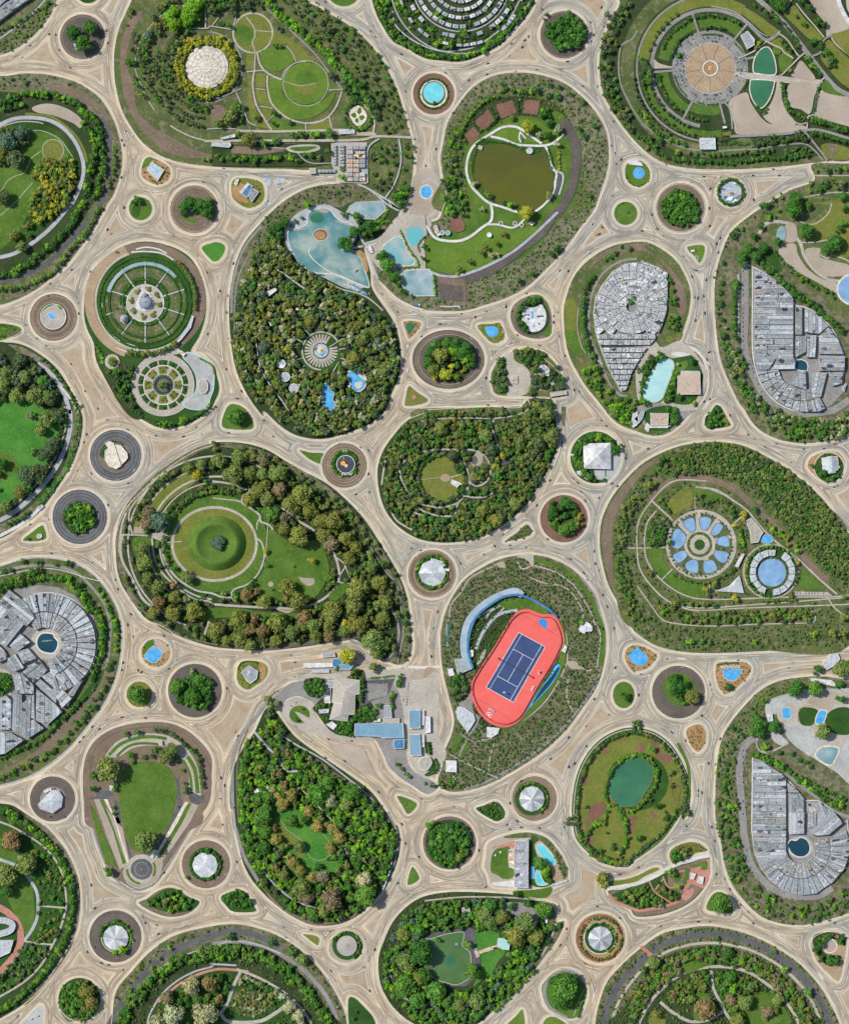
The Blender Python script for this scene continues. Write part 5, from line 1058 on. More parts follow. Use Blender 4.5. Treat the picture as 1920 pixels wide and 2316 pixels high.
# right complex
def mall_n():
 bg('mall_n')
 ar('scrub_green','A4 1741,1400 1500,1500 1300,1640 B4 1050,60 1000,200 1080,330 1200,480 1300,620 1500,760 1800,950 1800,0')
 ar('lawn_dark','B4 1000,380 1100,380 1180,500 1170,560 1060,470')
 sk('path','A4 1440,1440 1741,1440 1800,1440',2.5);sk('path','A4 1360,1620 1600,1580 1741,1580',2)
 sk('path','B4 1000,250 1040,180 1120,150 1230,160 1290,190 1290,260 1340,330 1370,430 1450,540 1560,620 1680,640',7);
 ar('sand','B4 1160,380 1240,330 1300,340 1320,420 1400,540 1520,620 1640,660 1640,740 1500,660 1350,580 1200,490')
 ar('sand','B4 1230,160 1300,180 1310,300 1240,320 1190,270');ar('sand','B4 1380,380 1500,370 1500,440 1600,470 1741,510 1741,580 1640,600 1520,590 1420,500')
 ar('lawn_olive','B4 1440,0 1600,-20 1741,-40 1741,420 1620,430 1700,350 1640,260 1480,320 1380,300 1330,220 1440,160 1560,80 1590,20')
 sk('sand','B4 1595,0 1560,90 1450,170 1330,150',3);sk('path','B4 1800,500 1620,430 1560,450 1500,420',3);sk('path','B4 1350,320 1440,320 1560,300',3)
 pond('B4 1140,240 1170,190 1210,195 1222,260 1200,305 1150,300','water_grey','soil',1.5)
 pond('o B4 1790,705 150 130','water_sky','cream',4)
 tr('B4 1390,235:60:DK 1160,320:38:DK 1030,370:44:DK 900,380:46:DK 960,440:46:DK 850,450:44:DK 870,500:40:MD 1550,370:55:DK 1610,330:60:DK 1640,320:44:DK 1650,220:34:DK 1680,170:34:MD 1690,45:32:DK 1120,110:16:MD 1080,125:24:BR 1345,625:26:BR 1010,190:34:DK 960,270:34:DK')
 tr('A4 1285,1650:62:DK 1280,1700:66:DK B4 1280,60:66:DK A4 1400,1690:36:DK B4 1400,20:36:DK A4 1540,1400:34:DK 1635,1390:30:MD 1465,1405:18:BR 1540,1510:36:DK 1660,1530:40:DG 1490,1560:32:DK 1110,1640:24:DK 1060,1690:34:DK 1680,1620:40:DK 1700,1390:22:BR')
 bu('A4 1450,1490 1700,1480 1741,1700 B4 1741,-40 1300,0 1180,100 950,150 800,300 700,500 660,700 700,900 760,1100 860,1300 720,1200 640,800 650,500 800,200 1000,0',13,2,5,[MD,DK,OM,BR],.6)
 al('B4 1000,500 1080,540 1150,620 1240,690 1320,770 1430,830 1520,920 1620,990 1690,1060',8.5,7,9.5,[DK,MD,DK],jit=3);al('B4 1100,400 1180,470 1260,540 1340,600 1450,680 1550,710 1620,780',10,4.5,6.5,[DK,MD],jit=3)
 al('B4 820,640 800,740 790,850 790,950 800,1050 800,1130',10,6.5,8.5,[DK,MD],jit=1.5);tr('B4 815,650:30:DK 785,260:36:DK 855,210:20:BR 700,490:20:DK 690,650:24:DK 675,730:26:DK 680,820:30:DK 660,900:20:DK 690,950:24:DK 705,1090:34:DK')
 fo('B4 700,1180 800,1180 870,1280 900,1450 1000,1600 1150,1680 C4 1300,80 1500,100 1741,60 1741,230 1500,280 1300,280 1150,220 1000,100 900,0 B4 860,1600 760,1400',10.5,5,8.5,[MD,OM,BG,PA,MD,DK],.92)
 sk('asphalt','B4 885,510 885,700 885,900 880,1150 910,1300 970,1450 1050,1580 1180,1670 1350,1720 C4 1400,55 1600,30 1741,-60',16)
 sk('path_blue','B4 830,580 830,1140',4)
 out=shp('! B4 945,520 1040,570 1150,650 1260,760 1290,830 1370,850 1480,910 1580,1010 1650,1120 1695,1230 1700,1250 1705,1330 1690,1550 1600,1650 1480,1710 1340,1710 1200,1660 1100,1590 1020,1480 970,1360 945,1230')
 ras(out,occ,1);ar('asphalt',out)
 sk('concrete','B4 862,492 945,520 1040,570 1150,650 1260,760 1300,835 1370,850 1480,910 1580,1010 1650,1120 1695,1240',2.2);sk('concrete','B4 943,520 945,700 942,1000 946,1220 975,1380 1040,1520 1140,1630 1260,1690 1400,1715',2)
 c=pt('B4 1350,1330');R_=random.Random(3)
 RF=['roof_grey_a','roof_grey_a','roof_grey_b','roof_grey_c']
 y=560
 while y<1255:
  hgt=R_.choice([34,40,46]);x=958
  cuts=[958,R_.randint(1050,1180),1275]
  for x0,x1 in zip(cuts[:-1],cuts[1:]):
   p=clip(out,shp('! B4 %f,%f %f,%f %f,%f %f,%f'%(x0,y,x1-2,y,x1-2,y+hgt-2.5,x0,y+hgt-2.5)))
   if p:bk(p,R_.uniform(7,10),R_.choice(RF),'patchwork roofs of the upper right complex',un=3)
  y+=hgt
 for q in('! B4 1292,850 1345,850 1345,1080 1292,1080','! B4 1295,1090 1380,1090 1380,1220 1295,1265','! B4 1385,1090 1462,1085 1450,1265 1385,1265','! B4 1370,870 1470,920 1560,1010 1480,1075 1370,1060','! B4 1485,1090 1560,1020 1640,1120 1680,1240 1490,1240','! B4 1490,1250 1695,1255 1690,1375 1490,1375','! B4 1425,1390 1550,1390 1500,1590 1430,1590','! B4 1560,1385 1685,1385 1670,1480 1600,1500','! B4 960,1275 1130,1275 1070,1370 990,1375','! B4 1140,1275 1290,1275 1285,1360 1100,1365','! B4 1260,1480 1370,1370 1380,1530 1280,1500'):
  p=clip(out,shp(q));
  if p:bk(p,R_.uniform(7,10),R_.choice(RF),'patchwork roofs of the upper right complex','broad',un=4)
 for i in range(11):
  a0=62+i*10.5
  for r0,r1 in((200,290),(296,420)):
   p=clip(out,radcell_cvx(c,W(r0),W(r1),a0+.5,a0+10))
   if p:bk(p,R_.uniform(6,9),R_.choice(RF),'patchwork roofs of the upper right complex','wedge shaped',un=3)
 pool('B4 1295,1320 1310,1290 1345,1282 1385,1300 1400,1340 1380,1375 1300,1360','water_dark','concrete',2,lb='dark blue round pool among the upper right patchwork roofs')
 hg('B4 1355,870 1355,1080 1470,1080',3.5,(DK,));ar('lawn_dark','! B4 955,1040 990,1040 990,1055 955,1055')
 for i in range(26):
  yy=520+i*38;CARS.append((*(pt('B4 %d,%d'%(868+max(0,yy-1200)*.12,yy))),PI/2,None,'parked along the lane left of the upper grey complex',.8))
 for i in range(9):CARS.append((*pt('B4 %d,%d'%(920+i*12,1290+i*32)),PI/2+.5,None,'parked on the curve of the upper grey complex',.8))
 bd('! B4 1680,1520 1700,1480 1712,1485 1695,1545',5,'roof_deepblue',lb='narrow deep blue roof at the lower right rim of the upper complex',name='shed')
mall_n()
bg('houses')
ar('soil','B3 1740,330 1560,360 1420,430 1330,560 1290,620 1330,560 1480,440 1741,390 B4 130,420 240,500 330,600 400,760 390,900 330,880 300,640 200,480 100,390')
ar('lawn_olive','B3 1160,800 1230,800 1260,900 1240,1000 1260,1080 1290,1200 1290,1240 1210,1220 1160,1120 1150,950');ar('lawn','B3 1150,1050 1240,1050 1280,1180 1290,1230 1210,1220 1170,1130')
sk('path','B3 1265,850 1250,960 1260,1080 1290,1180 1320,1230',1.4)
sk('asphalt','B3 1741,455 1640,465 1540,510 1440,600 1380,720 1350,850 1345,1000 1370,1130 1430,1260 1470,1380 1530,1500 1600,1570 1660,1580',5)
out=shp('! B3 1741,484 1640,500 1540,560 1450,680 1400,780 1385,900 1400,1050 1440,1180 1500,1340 1560,1450 1610,1545 1650,1530 1665,1480 1690,1400 1741,1310 B4 60,1210 150,1110 200,1010 240,880 247,750 247,575 160,520 80,488')
ar('asphalt',out);sk('concrete',out,1.6,cz=True,sm=False)
c=pt('B3 1695,850');R_=random.Random(5)
for r0,r1,n in((46,100,12),(104,160,17),(164,222,22),(226,290,28),(294,360,34),(364,440,38)):
 for i in range(n):
  a0=150+i*(360/n);a1=a0+360/n
  am=((a0+a1)/2)%360
  p=clip(out,radcell_cvx(c,W(r0),W(r1),a0+40/r0*2+.2,a1-.2))
  if p:
   cy_=np.array(p)[:,1].mean()
   if cy_<pt('B3 0,1060')[1]:bk(p,R_.uniform(5,8),'roof_house' if R_.random()<.8 else 'roof_grey_c','pale houses packed in the teardrop',R_.choice(['pale','low','small']),un=2)
for row,(y0,y1)in enumerate(((1075,1115),(1120,1165),(1185,1225),(1230,1270),(1275,1315),(1320,1360),(1365,1405),(1410,1450),(1455,1495),(1500,1540))):
 x=1380+random.uniform(0,30)
 while x<1741+260:
  w_=random.uniform(42,66);p=clip(out,rect(pt('B3 %f,%f'%(x+w_/2,(y0+y1)/2)),W(w_-4),W(y1-y0-3),random.uniform(-3,3)))
  if p:bk(p,R_.uniform(5,8),'roof_house' if R_.random()<.8 else 'roof_grey_c','pale houses packed in the teardrop',R_.choice(['pale','low','small']),un=2)
  x+=w_
hg('B3 1460,1080 1680,1062 1695,900',3,(DK,MD));hg('B3 1450,1175 1560,1175 1720,1170',3,(DK,MD));hg('B3 1410,785 1500,805',2.4,(DK,))
tr('B3 1690,810:24:MD 1715,780:22:DK 1670,790:18:DK')
al('B3 1380,600 1320,680 1300,800 1290,900 1300,1000 1310,1100 1340,1200 1400,1260',10,6.5,9.5,[DK,MD,DG],jit=2);al('B3 1700,350 1600,370 1450,500',18,5,8,[MD,OM],jit=5)
fo('B3 1300,1250 1420,1300 1480,1400 1560,1560 1680,1600 1741,1640 1741,1741 1560,1741 1400,1560 1300,1400',11,5,8.5,[MD,OM,DK,BR],.75)
fo('B4 260,560 340,650 400,760 410,860 300,1050 260,1080 240,1000 280,860',10,5,8,[MD,OM,DK],.8);al('B4 140,1250 60,1320 0,1390',8,6,9,[DK,DG],jit=4)
ar('path','B4 340,1130 400,1160 480,1230 560,1350 575,1430 540,1580 480,1660 440,1720 300,1700 200,1640 60,1640 0,1580 B4 0,1280 120,1120 200,1180 300,1140',clear=0)
ar('lawn_dark','B4 40,1440 90,1330 150,1260 210,1240 300,1270 420,1240 480,1280 530,1370 540,1450 490,1600 420,1650 300,1640 230,1600 180,1640 80,1640 30,1580')
pool('B4 180,1290 230,1272 285,1285 305,1330 290,1390 235,1530 205,1600 150,1632 80,1620 50,1570 60,1500 120,1380','water_milky','path',2.2,lb='long milky green oval pool beside the tan square roof')
ar('lawn','B4 320,1330 400,1290 410,1340 340,1380');fo('B4 30,1450 100,1300 170,1240 230,1260 320,1330 300,1500 230,1640 60,1640 20,1560',9,5,8,[DK,MD])
tr('B4 440,1290:34:DK 345,1590:30:DK 335,1320:18:PA 270,1590:26:MD 290,1480:26:MD')
bd('! B4 328,1385 512,1385 515,1570 330,1570',8,'roof_tan',lb='large square hall with a flat tan roof by the milky pool',name='hall',un=4)
bd('! B4 330,1372 510,1376 508,1384 330,1384',5,'roof_slate',lb='thin slate lean to on top of the square tan roof',name='annex',un=0,pp=False)
tr('B4 460,1640:24:YL 430,1620:20:MD');ar('concrete','B4 280,1230 360,1220 440,1240 340,1260')
ar('asphalt','B4 60,1650 200,1640 300,1700 420,1700 C4 480,30 380,100 280,200 180,220 60,150 0,60 B4 0,1680')
ar('lawn_dark','C4 60,60 120,10 260,-10 330,40 340,120 260,190 120,200 80,160');fo('C4 180,10 300,10 370,90 290,180 260,140 265,40',8,5,8,[DK,MD]);hg('C4 100,195 180,210 260,190',5,(MD,))
bd('! C4 108,52 255,55 250,155 110,155',6,'roof_tan',lb='smaller square tan roof at the foot of the pale teardrop',name='house',un=3)
bd('! C4 60,180 80,130 110,160 250,155 270,165 270,150 250,175 100,175 90,210',3,'roof_white',lb='white terrace wall wrapped round the smaller tan roof',name='terrace',un=0,pp=False)
bd('! B4 0,1741 60,1700 C4 45,90 10,140 -30,100',5,'roof_slate',lb='slate roofed house at the lower left of the smaller tan roof',name='house')
bd('! C3 1700,60 1741,40 C4 10,110 0,150 C3 1710,170 1690,150',5,'roof_pale',lb='grey tiled roof on the lower edge of the pale teardrop',name='house')
fo('C3 1490,20 1560,-30 1700,0 1690,60 1680,160 1580,110',9,5,8,[DK,MD,BR])
ar('lawn_olive','o B4 270,1115 40 28');ar('lawn_olive','B4 320,1080 350,1060 375,1070 350,1120');
sk('path_blue','B3 1340,1230 1400,1275 1460,1320',2.5)
bg('parterre')
CP=pt('B1 1195,810')
ar('soil','o B1 1195,790 505 470',z=.33);arc('tan',pt('B1 1190,800'),W(455),W(75),110,250,ry=W(450));arc('soil',pt('B1 1190,800'),W(462),W(50),-100,60,ry=W(455));arc('path',pt('B1 1200,800'),W(408),W(26),60,250)
ar('lawn_dark','o B1 1195,800 400')
ar('lawn_dark','o B1 1200,800 372')
sk('concrete','B1 1080,400 1200,395 1330,410 1425,465',3);sk('concrete','B1 1120,375 1200,360 1300,375 1370,410',3);sk('concrete','B1 955,1180 1020,1210 1110,1225 1125,1180 1030,1145',2);sk('concrete','B1 880,1010 940,1090 990,1130',1.6);sk('concrete','B1 860,880 840,840 850,790 880,700 940,600 1010,540',1.6)
bd('! B1 1575,920 1595,930 1570,1020 1500,1110 1450,1160 1440,1150 1480,1090 1540,1010',4,'roof_pale',lb='long curved pale canopy at the lower right of the parterre',name='canopy',un=0)
arc('water_grey',pt('B1 1200,810'),W(318),W(30),195,320,name='water');arc('lawn_dark',CP,W(345),5,0,360)
arc('scrub_green',CP,W(318),W(26),-30,190)
arc('scrub_green',CP,W(245),W(76),0,360);arc('scrub',CP,W(240),W(30));arc('lawn_dark',CP,W(292),W(14));arc('scrub_green',CP,W(225),W(20))
hg(arcp(CP[0],CP[1],W(292),0,355),3.4,(DK,MD),2);hg(arcp(CP[0],CP[1],W(338),0,355),3.4,(DK,MD),2);hg(arcp(CP[0],CP[1],W(185),0,355),5,(DK,MD),2);hg(arcp(CP[0],CP[1],W(375),0,355),3.4,(DK,MD),2)
spokes('lawn_dark',CP,W(165),W(300),10,6,-90);spokes('path_blue',CP,W(150),W(335),10,3,-90)
ar('scrub_pink','B1 950,850 1040,840 1040,920 990,980 930,920');ar('concrete','o B1 1195,820 156')
ar('path','o B1 1195,820 150');ar('roof_white','B1 1140,780 1160,700 1210,690 1240,770 1270,830 1230,880 1150,880 1110,840','pavement')
for i in range(8):
 a=math.radians(-90+i*45+10);q=(CP[0]+W(112)*math.cos(a),CP[1]+W(112)*math.sin(a)+2)
 tree(q[0],q[1],W(27),OL,h=3.5)
def monument(c,r,lb):
 e=em('domed_monument',c[0],c[1],CTX['z']);tag(e,lb,'monument');ras(ell(c[0],c[1],r),occ,1)
 m=MB();m.cyl(0,0,0,r,r*.96,1.2,28);m.build('base_steps','concrete',e)
 m=MB();m.cyl(0,0,1.2,r*.75,r*.72,5,24);m.build('drum','wall_white',e)
 m=MB();n=24;rs=[(.75,6.2),(.7,8.2),(.55,10.2),(.32,11.6),(.08,12.2)]
 m.add([(r*q*math.cos(TAU*i/n),r*q*math.sin(TAU*i/n),z)for q,z in rs for i in range(n)],[(k*n+i,k*n+(i+1)%n,(k+1)*n+(i+1)%n,(k+1)*n+i)for k in range(4)for i in range(n)]+[tuple(range(4*n,5*n))]);m.build('dome','roof_slate',e,smooth=True)
 m=MB();m.cyl(0,0,12.2,r*.1,.1,3.5,8);m.build('finial','metal',e)
 for i in range(8):
  m=MB();a=TAU*i/8;m.cyl(r*.86*math.cos(a),r*.86*math.sin(a),1.2,.9,.7,4.4,8);m.build('column','wall_white',e)
monument(pt('B1 1200,815'),W(72),'white monument with a grey dome at the hub of the circular garden')
monument(pt('B1 1190,765'),W(34),'dark little dome joined above the white monument of the circular garden')
monument(pt('B1 1025,950'),W(34),'small grey domed kiosk at the lower left of the circular garden')
al(arcp(CP[0],CP[1]-W(10),W(412),-52,12),6.2,4.5,6.5,[OL,MD,OM],jit=1);al(arcp(CP[0],CP[1],W(425),50,108),6.5,5,7.5,[MD,OL,DK],jit=2)
bu('o B1 1200,810 340',9,1.5,3,[DK,MD],.5)
CR=pt('B1 1342,1490')
ar('forest_floor','B1 780,1150 840,1220 1000,1290 1140,1330 1100,1480 1120,1620 1180,1741 C1 1100,100 1000,0 B1 900,1500 800,1300')
ar('path','o B1 1342,1490 258');ar('path','B1 1180,1290 1300,1210 1440,1180 1480,1230 1300,1260')
ar('water_milky','B1 1500,1260 1560,1220 1741,1320 B2 20,1500 -10,1600 B1 1700,1690 1560,1690 1500,1640 1600,1550 1610,1430 1560,1330','pavement');ar('paving','B1 1510,1265 1560,1228 1735,1325 B2 10,1500 -15,1600 B1 1695,1685 1565,1685 1510,1640 1605,1550 1615,1430 1565,1330')
ar('path','o B1 1342,1490 216')
for r,wd in((190,50),):
 for i in range(14):
  arc('lawn_dark',CR,W(r-6),W(42),i*360/14+2,(i+1)*360/14-2)
ar('concrete','o B1 1342,1490 164');ar('path','o B1 1342,1490 158')
for i in range(8):arc('lawn_olive',CR,W(122),W(60),i*45+7+22,(i+1)*45-7+22);
for i in range(8):
 for k in range(5):
  a=math.radians(i*45+45+random.uniform(-13,13));r=W(random.uniform(98,148));shrub(CR[0]+r*math.cos(a),CR[1]+r*math.sin(a),2.6,random.choice([OL,YL,BR]))
ar('asphalt_dark','o B1 1342,1490 90');arc('concrete',CR,W(88),1);hg(arcp(CR[0],CR[1],W(66),0,355),4,(DK,));ar('soil','o B1 1342,1490 44');tr('B1 1342,1490:36:MD')
for q in range(14):
 a=math.radians(q*360/14+13);r=W(182);shrub(CR[0]+r*math.cos(a),CR[1]+r*math.sin(a),3.2,DG)
ar('path','o B1 925,1300 62');ar('lawn_olive','o B1 930,1298 40');tr('B1 935,1305:32:MD')
hg('B1 800,1190 830,1250 840,1310',10,(MD,BR));fo('B1 870,1370 1000,1340 1100,1360 1100,1560 1180,1700 C1 1200,40 1120,40 B1 960,1540',10,5,8,[MD,DK,DG],.8)
tr('C1 1360,145:34:BR 1320,140:30:MD 1400,150:30:MD 1500,115:32:BR 1530,100:26:MD');al('C1 1080,20 1200,90 1300,140',9,4,6,[DK]);al('C1 1560,90 1680,40 1741,-20',8,4,6,[DK,MD]);sk('path','C1 1160,60 1240,100',1.5)
bd('! B1 1632,1480 1655,1445 1690,1445 1712,1480 1710,1530 1690,1560 1655,1560 1640,1530',3,'roof_stone',lb='small rounded beige stage on the grey pavement beside the rosette garden',name='stage',un=1)
bd('! B1 1470,1225 1490,1208 1530,1235 1510,1258',3,'roof_adobe',lb='tiny tan gate kiosk between the two circular gardens',name='kiosk',un=0)
sk('lawn','B1 1640,1270 1741,1330 B2 20,1400',4)
bg('rb_pool')
for r in(176,150,128):arc('soil_dark' if r==150 else 'tan',pt('B1 442,935'),W(r),1.2)
ar('soil_dark','o B1 442,935 114');e=bd('o B1 442,930 106',2.2,'roof_stone',lb='round stone pool terrace raised in the brown roundabout',name='terrace',un=0,cat='terrace')
CTX['z']+=2.7;ar('lawn','B1 345,890 370,840 430,820 465,825 400,850',z=CTX['z']);ar('lawn','B1 470,825 500,830 520,860 500,870',z=CTX['z'])
pool('! B1 395,905 435,890 465,935 425,960','water_blue','concrete',1.6,lb='small rectangular blue pool on the round stone terrace at left');CTX['z']-=2.6
for q in('B1 530,915','B1 375,945'):shrub(*pt(q),2.5,DK)
bg('gr_f')
ar('scrub','B1 70,1050 180,1045 160,1080 80,1100');hg('B1 -20,1000 60,1005 130,1040',6,(DK,MD));hg('B1 -20,1090 50,1090',6,(DK,));
bg('big_left')
C4_=1
ar('scrub_pink','B1 -100,1150 0,1150 160,1170 300,1240 440,1350 540,1480 620,1640 660,1741 C1 665,180 640,330 570,490 500,600 390,760 290,870 130,980 -60,1060 -60,1000 200,860 430,640 560,400 600,100 590,-60 B1 540,1600 420,1400 260,1260 0,1200')
hg('C1 650,0 640,180 610,320 570,430 540,520',16,(DK,MD,DG),3);hg('C1 490,600 420,690 350,770 310,810',17,(MD,DK),3)
sk('path_blue','B1 240,1270 350,1340 450,1430 530,1560 570,1700 C1 580,50 575,200 530,360 450,520 340,660 200,800 80,890 -60,960',10);sk('concrete','B1 500,1500 580,1600 660,1741',4);
sk('path','B1 400,1420 470,1530 520,1650 C1 540,30 545,150 510,280 450,430 340,590 220,720 100,820 0,880',3)
sk('concrete','C1 330,830 250,910 150,980 0,1060',7);bd('! C1 310,830 350,800 365,820 330,850',3,'roof_slate',lb='tiny slate roofed booth at the end of the long dark hedge',name='booth',un=0,cat='booth')
ar('forest_floor','B1 -60,1230 200,1250 330,1330 440,1450 510,1600 C1 525,40 530,160 490,290 420,430 320,580 180,720 60,820 -60,880')
ar('lawn_vivid','B1 -60,1640 60,1600 140,1540 200,1520 300,1640 400,1690 480,1741 C1 500,120 500,260 430,400 330,560 220,690 100,760 0,830 -60,850')
ar('lawn','C1 -60,380 100,400 160,500 100,560 -60,640')
fo('B1 -60,1260 60,1280 120,1350 200,1500 120,1560 -60,1640',13,7,11,[DG,BG,OM],ig=True);fo('B1 120,1260 250,1270 320,1350 430,1440 500,1600 440,1650 400,1560 260,1500 200,1440 140,1380',12,6,9,[DG,BG,DG],ig=True)
tr('B1 60,1390:44:OM 215,1430:52:OM 285,1370:40:OM 360,1462:44:MD 45,1500:64:OM 120,1370:36:BG 180,1290:60:DG 300,1590:70:OM 400,1590:54:OM 150,1590:60:OM 430,1620:44:DG C1 265,80:40:BRN 400,100:66:OM 480,90:50:DG 350,190:48:OM 20,460:50:DK 240,560:76:DG 300,530:60:DG 330,580:56:DG 370,510:44:DG 430,350:60:DG 460,290:46:DG 380,400:56:DG 280,370:34:OM 180,700:52:OL 60,830:56:OM 240,690:40:DG 0,560:36:DK 0,680:20:DK')
bu('C1 0,800 200,720 400,480 480,200 500,-40 540,0 540,200 440,460 260,700 60,860',9,3.5,5.5,[OM,DG,MD],.7,ig=True)
al('B1 340,1270 420,1340 500,1450 580,1560 640,1700',9,3.5,5,[DK,MD],small=True);al('C1 60,960 140,930 200,900 240,860',9,5,7,[DK,MD])
bg('rb_slab')
for r in(196,170,140,118):arc('asphalt',pt('C1 952,398'),W(r),.9)
ar('soil','C1 820,400 840,330 890,285 960,275 1030,310 1070,390 1060,460 1010,520 930,535 860,500 830,450');ar('lawn_dark','C1 822,395 845,330 880,300 900,340 870,380 860,420');hg('C1 845,380 870,330',5,(MD,DK));hg('C1 920,280 980,290 1020,315',3,(DK,))
def slab():
 e=bd('! C1 865,360 905,330 960,400 1005,485 960,510 900,490 868,440',5,'cream',lb='left half of the cream split roof on the dark roundabout',name='hall',un=1)
 e=bd('! C1 865,300 905,282 940,300 1000,480 985,485 930,390',7,'cream',lb='long cream wedge crossing the split roof on the dark roundabout',name='hall',un=0)
 e=bd('! C1 930,305 1000,320 1050,380 1055,420 1040,440 1005,475 960,380',5,'cream',lb='right half of the cream split roof on the dark roundabout',name='hall',un=1)
slab()
bg('rb_bush')
for r in(205,180,155):arc('asphalt',pt('C1 658,903'),W(r),.9)
ar('forest_floor','o C1 655,910 134 125');fo('C1 535,860 580,800 680,785 770,830 790,920 750,1000 680,1030 600,1030 560,960 525,920',7.5,4.5,7,[DK,DK,MD,BR]);tr('C1 545,880:14:PA')
bg('gr_g');bd('! C1 305,1060 320,1042 345,1045 352,1065 335,1080 312,1078',3,'roof_stone',lb='grey rock shelter on the small green triangle at left',name='shelter',un=0);tr('C1 240,1080:14:DK');ar('scrub','C1 195,1100 230,1070 240,1100')
bg('gr_h');tr('C2 205,80:64:MD');hg(arcp(*pt('C2 205,85'),W(64),0,350),2.6,(BR,MD));
bg('rb_dark')
for r in(165,140,120):arc('tan',pt('C2 1085,482'),W(r),1)
ar('lawn_dark','o C2 1090,465 112');al(arcp(*pt('C2 1090,465'),W(100),0,350),5.5,3,4.5,[MD,DK,BR],small=True)
e=bd('o C2 1097,472 76 74',5,'roof_dark',lb='round dark grey roof with an orange disc on the brown ringed roundabout',name='pavilion',un=0)
m=MB();m.cyl(-6,2,5.4,5.5,5.2,.8,16);m.build('orange_disc','orange_paint',e);m=MB();m.cyl(1,-3.4,5.4,4,3.6,.8,14);m.build('roof_dome','roof_white',e);m=MB();m.box(-5,13,5.4,1.2,4,.5);m.build('roof_light','roof_white',e)
for q in('C2 1060,545 1150,540 1150,560 1060,565','C2 1160,515 1180,510 1175,530 1160,530','C2 1075,355 1105,355 1105,372 1075,372'):bd('! '+q,3,'roof_pale',lb={'C2 10':'pale slab at the foot' if '1060' in q else 'pale slab at the top','C2 11':'tiny pale box at the lower right'}[q[:5]]+' of the dark round roof',name='annex',un=0,pp=False)
bg('rb_mid')
c=pt('B3 200,1280')
arc('soil',c,W(270),3,0,360,ry=W(222));arc('tan',c,W(250),1.5,0,360,ry=W(205));ar('forest_floor','o B3 200,1280 205 185')
tr('B3 130,1250:64:OL 235,1210:44:BR 235,1280:34:MD 165,1330:32:DG 70,1375:52:OL 170,1410:50:YL 90,1425:38:YL 225,1350:34:YL 255,1420:36:BR 325,1370:28:YL 345,1295:42:BR 270,1330:30:MD 300,1280:34:MD 40,1220:44:DK 35,1310:46:DK 120,1170:40:DK 180,1150:44:MD 265,1150:54:DK 330,1200:56:DK 370,1260:44:DK 380,1320:36:DK 300,1220:50:DK 80,1170:34:MD 20,1350:34:DK')
bg('tr_a');ar('water_green','! B2 1585,985 1620,978 1670,995 1665,1010 1620,1078 1600,1060','water');bu(ins_(1),4,1,2,[DK,MD],.35)
bg('tr_b');ar('brick','o B2 1655,1590 17');ar('soil',ins_(1));ar('lawn_olive',ins_(3));ar('brick','o B2 1655,1590 17')
bg('tr_c');ar('water_blue','B3 495,1020 530,1012 590,1015 600,1070 555,1098 520,1080','water');sk('soil_dark','B3 630,1010 650,1060 645,1100',2.5);bu(ins_(1),5,1,2,[DK,MD],.3)
bg('deck')
ar('soil_dark','o B3 890,940 145 165');ar('forest_floor','o B3 885,930 132 150');ar('lawn','B3 900,750 960,760 1010,830 1015,860 970,800');ar('lawn','B3 975,1060 1030,990 1040,1060 1000,1100')
e=bd('B3 800,900 830,850 900,855 950,825 985,870 998,930 985,1000 940,1045 880,1055 850,1040 845,1010 800,960',2,'roof_white',lb='white rounded pool deck on the round island at centre right',name='terrace',un=0,pp=False,cat='terrace')
CTX['z']+=2.5;pool('! B3 872,888 895,885 895,945 875,945','water_blue','roof_white',.8,lb='narrow blue pool on the white deck');pool('! B3 885,995 903,995 903,1012 885,1012','water_blue','roof_white',.8,lb='tiny square blue pool near the foot of the white deck')
for q in('B3 845,915','B3 848,948','B3 822,915','B3 935,988','B3 965,925'):
 e=em('parasol',*pt(q),CTX['z']-.05);tag(e,'dark round parasol on the white pool deck, %s'%{'B3 845,915':'upper left of the blue pool','B3 848,948':'lower left of the blue pool','B3 822,915':'farthest left','B3 935,988':'lowest right','B3 965,925':'farthest right'}[q],'parasol','dark parasols')
 m=MB();m.cyl(0,0,2,1.9,.1,.7,10);m.build('canopy','roof_dark',e);m=MB();m.cyl(0,0,0,.12,.12,2.1,6);m.build('pole','metal',e)
bd('! B3 920,920 955,920 955,933 920,933',1.5,'roof_dark',lb='dark rectangular canopy on the white deck',name='canopy',un=0,pp=False)
CTX['z']-=2.5
tr('B3 785,870:36:DK 820,830:32:DK 860,800:32:DK 900,800:34:DK 935,785:26:MD 775,920:26:DK 790,980:26:DK 815,1020:28:DK 840,1045:22:DK')
hg(arcp(*pt('B3 895,945'),W(118),-70,95),3,(DK,MD))
bg('play')
ar('path','B3 650,1240 720,1215 740,1290 830,1340 870,1420 860,1500 820,1570 680,1580 690,1500 680,1400 665,1300')
sk('path','B3 860,1480 900,1520 1000,1535',1.8);sk('path','B3 970,1270 1060,1340 1110,1400',1.8)
bd('! B3 715,1415 765,1415 765,1480 715,1475',2,'roof_adobe',lb='low tan play frame in the middle of the sandy playground',name='play_structure',cat='playground',un=3,pp=False)
fo('B3 560,1420 600,1300 650,1260 680,1400 690,1520 620,1560 560,1500',9,5,8,[DG,OM,DK]);fo('B3 740,1220 860,1195 1000,1240 1100,1350 1150,1500 1000,1530 880,1480 860,1400 800,1310',10,5,9,[DG,OM,DG,DK],.85);tr('B3 830,1220:38:OM 865,1540:36:OM 945,1430:26:OL 905,1520:20:DG')
bd('! B3 905,1400 945,1330 985,1325 1020,1360 1020,1420 960,1410 920,1440',6,'roof_grey_c',lb='angular grey roofed house hidden in the small playground park',name='house')
bd('! B3 1020,1440 1050,1455 1070,1490 1040,1490',4,'roof_grey_c',lb='little grey annex at the right of the hidden house',name='annex')
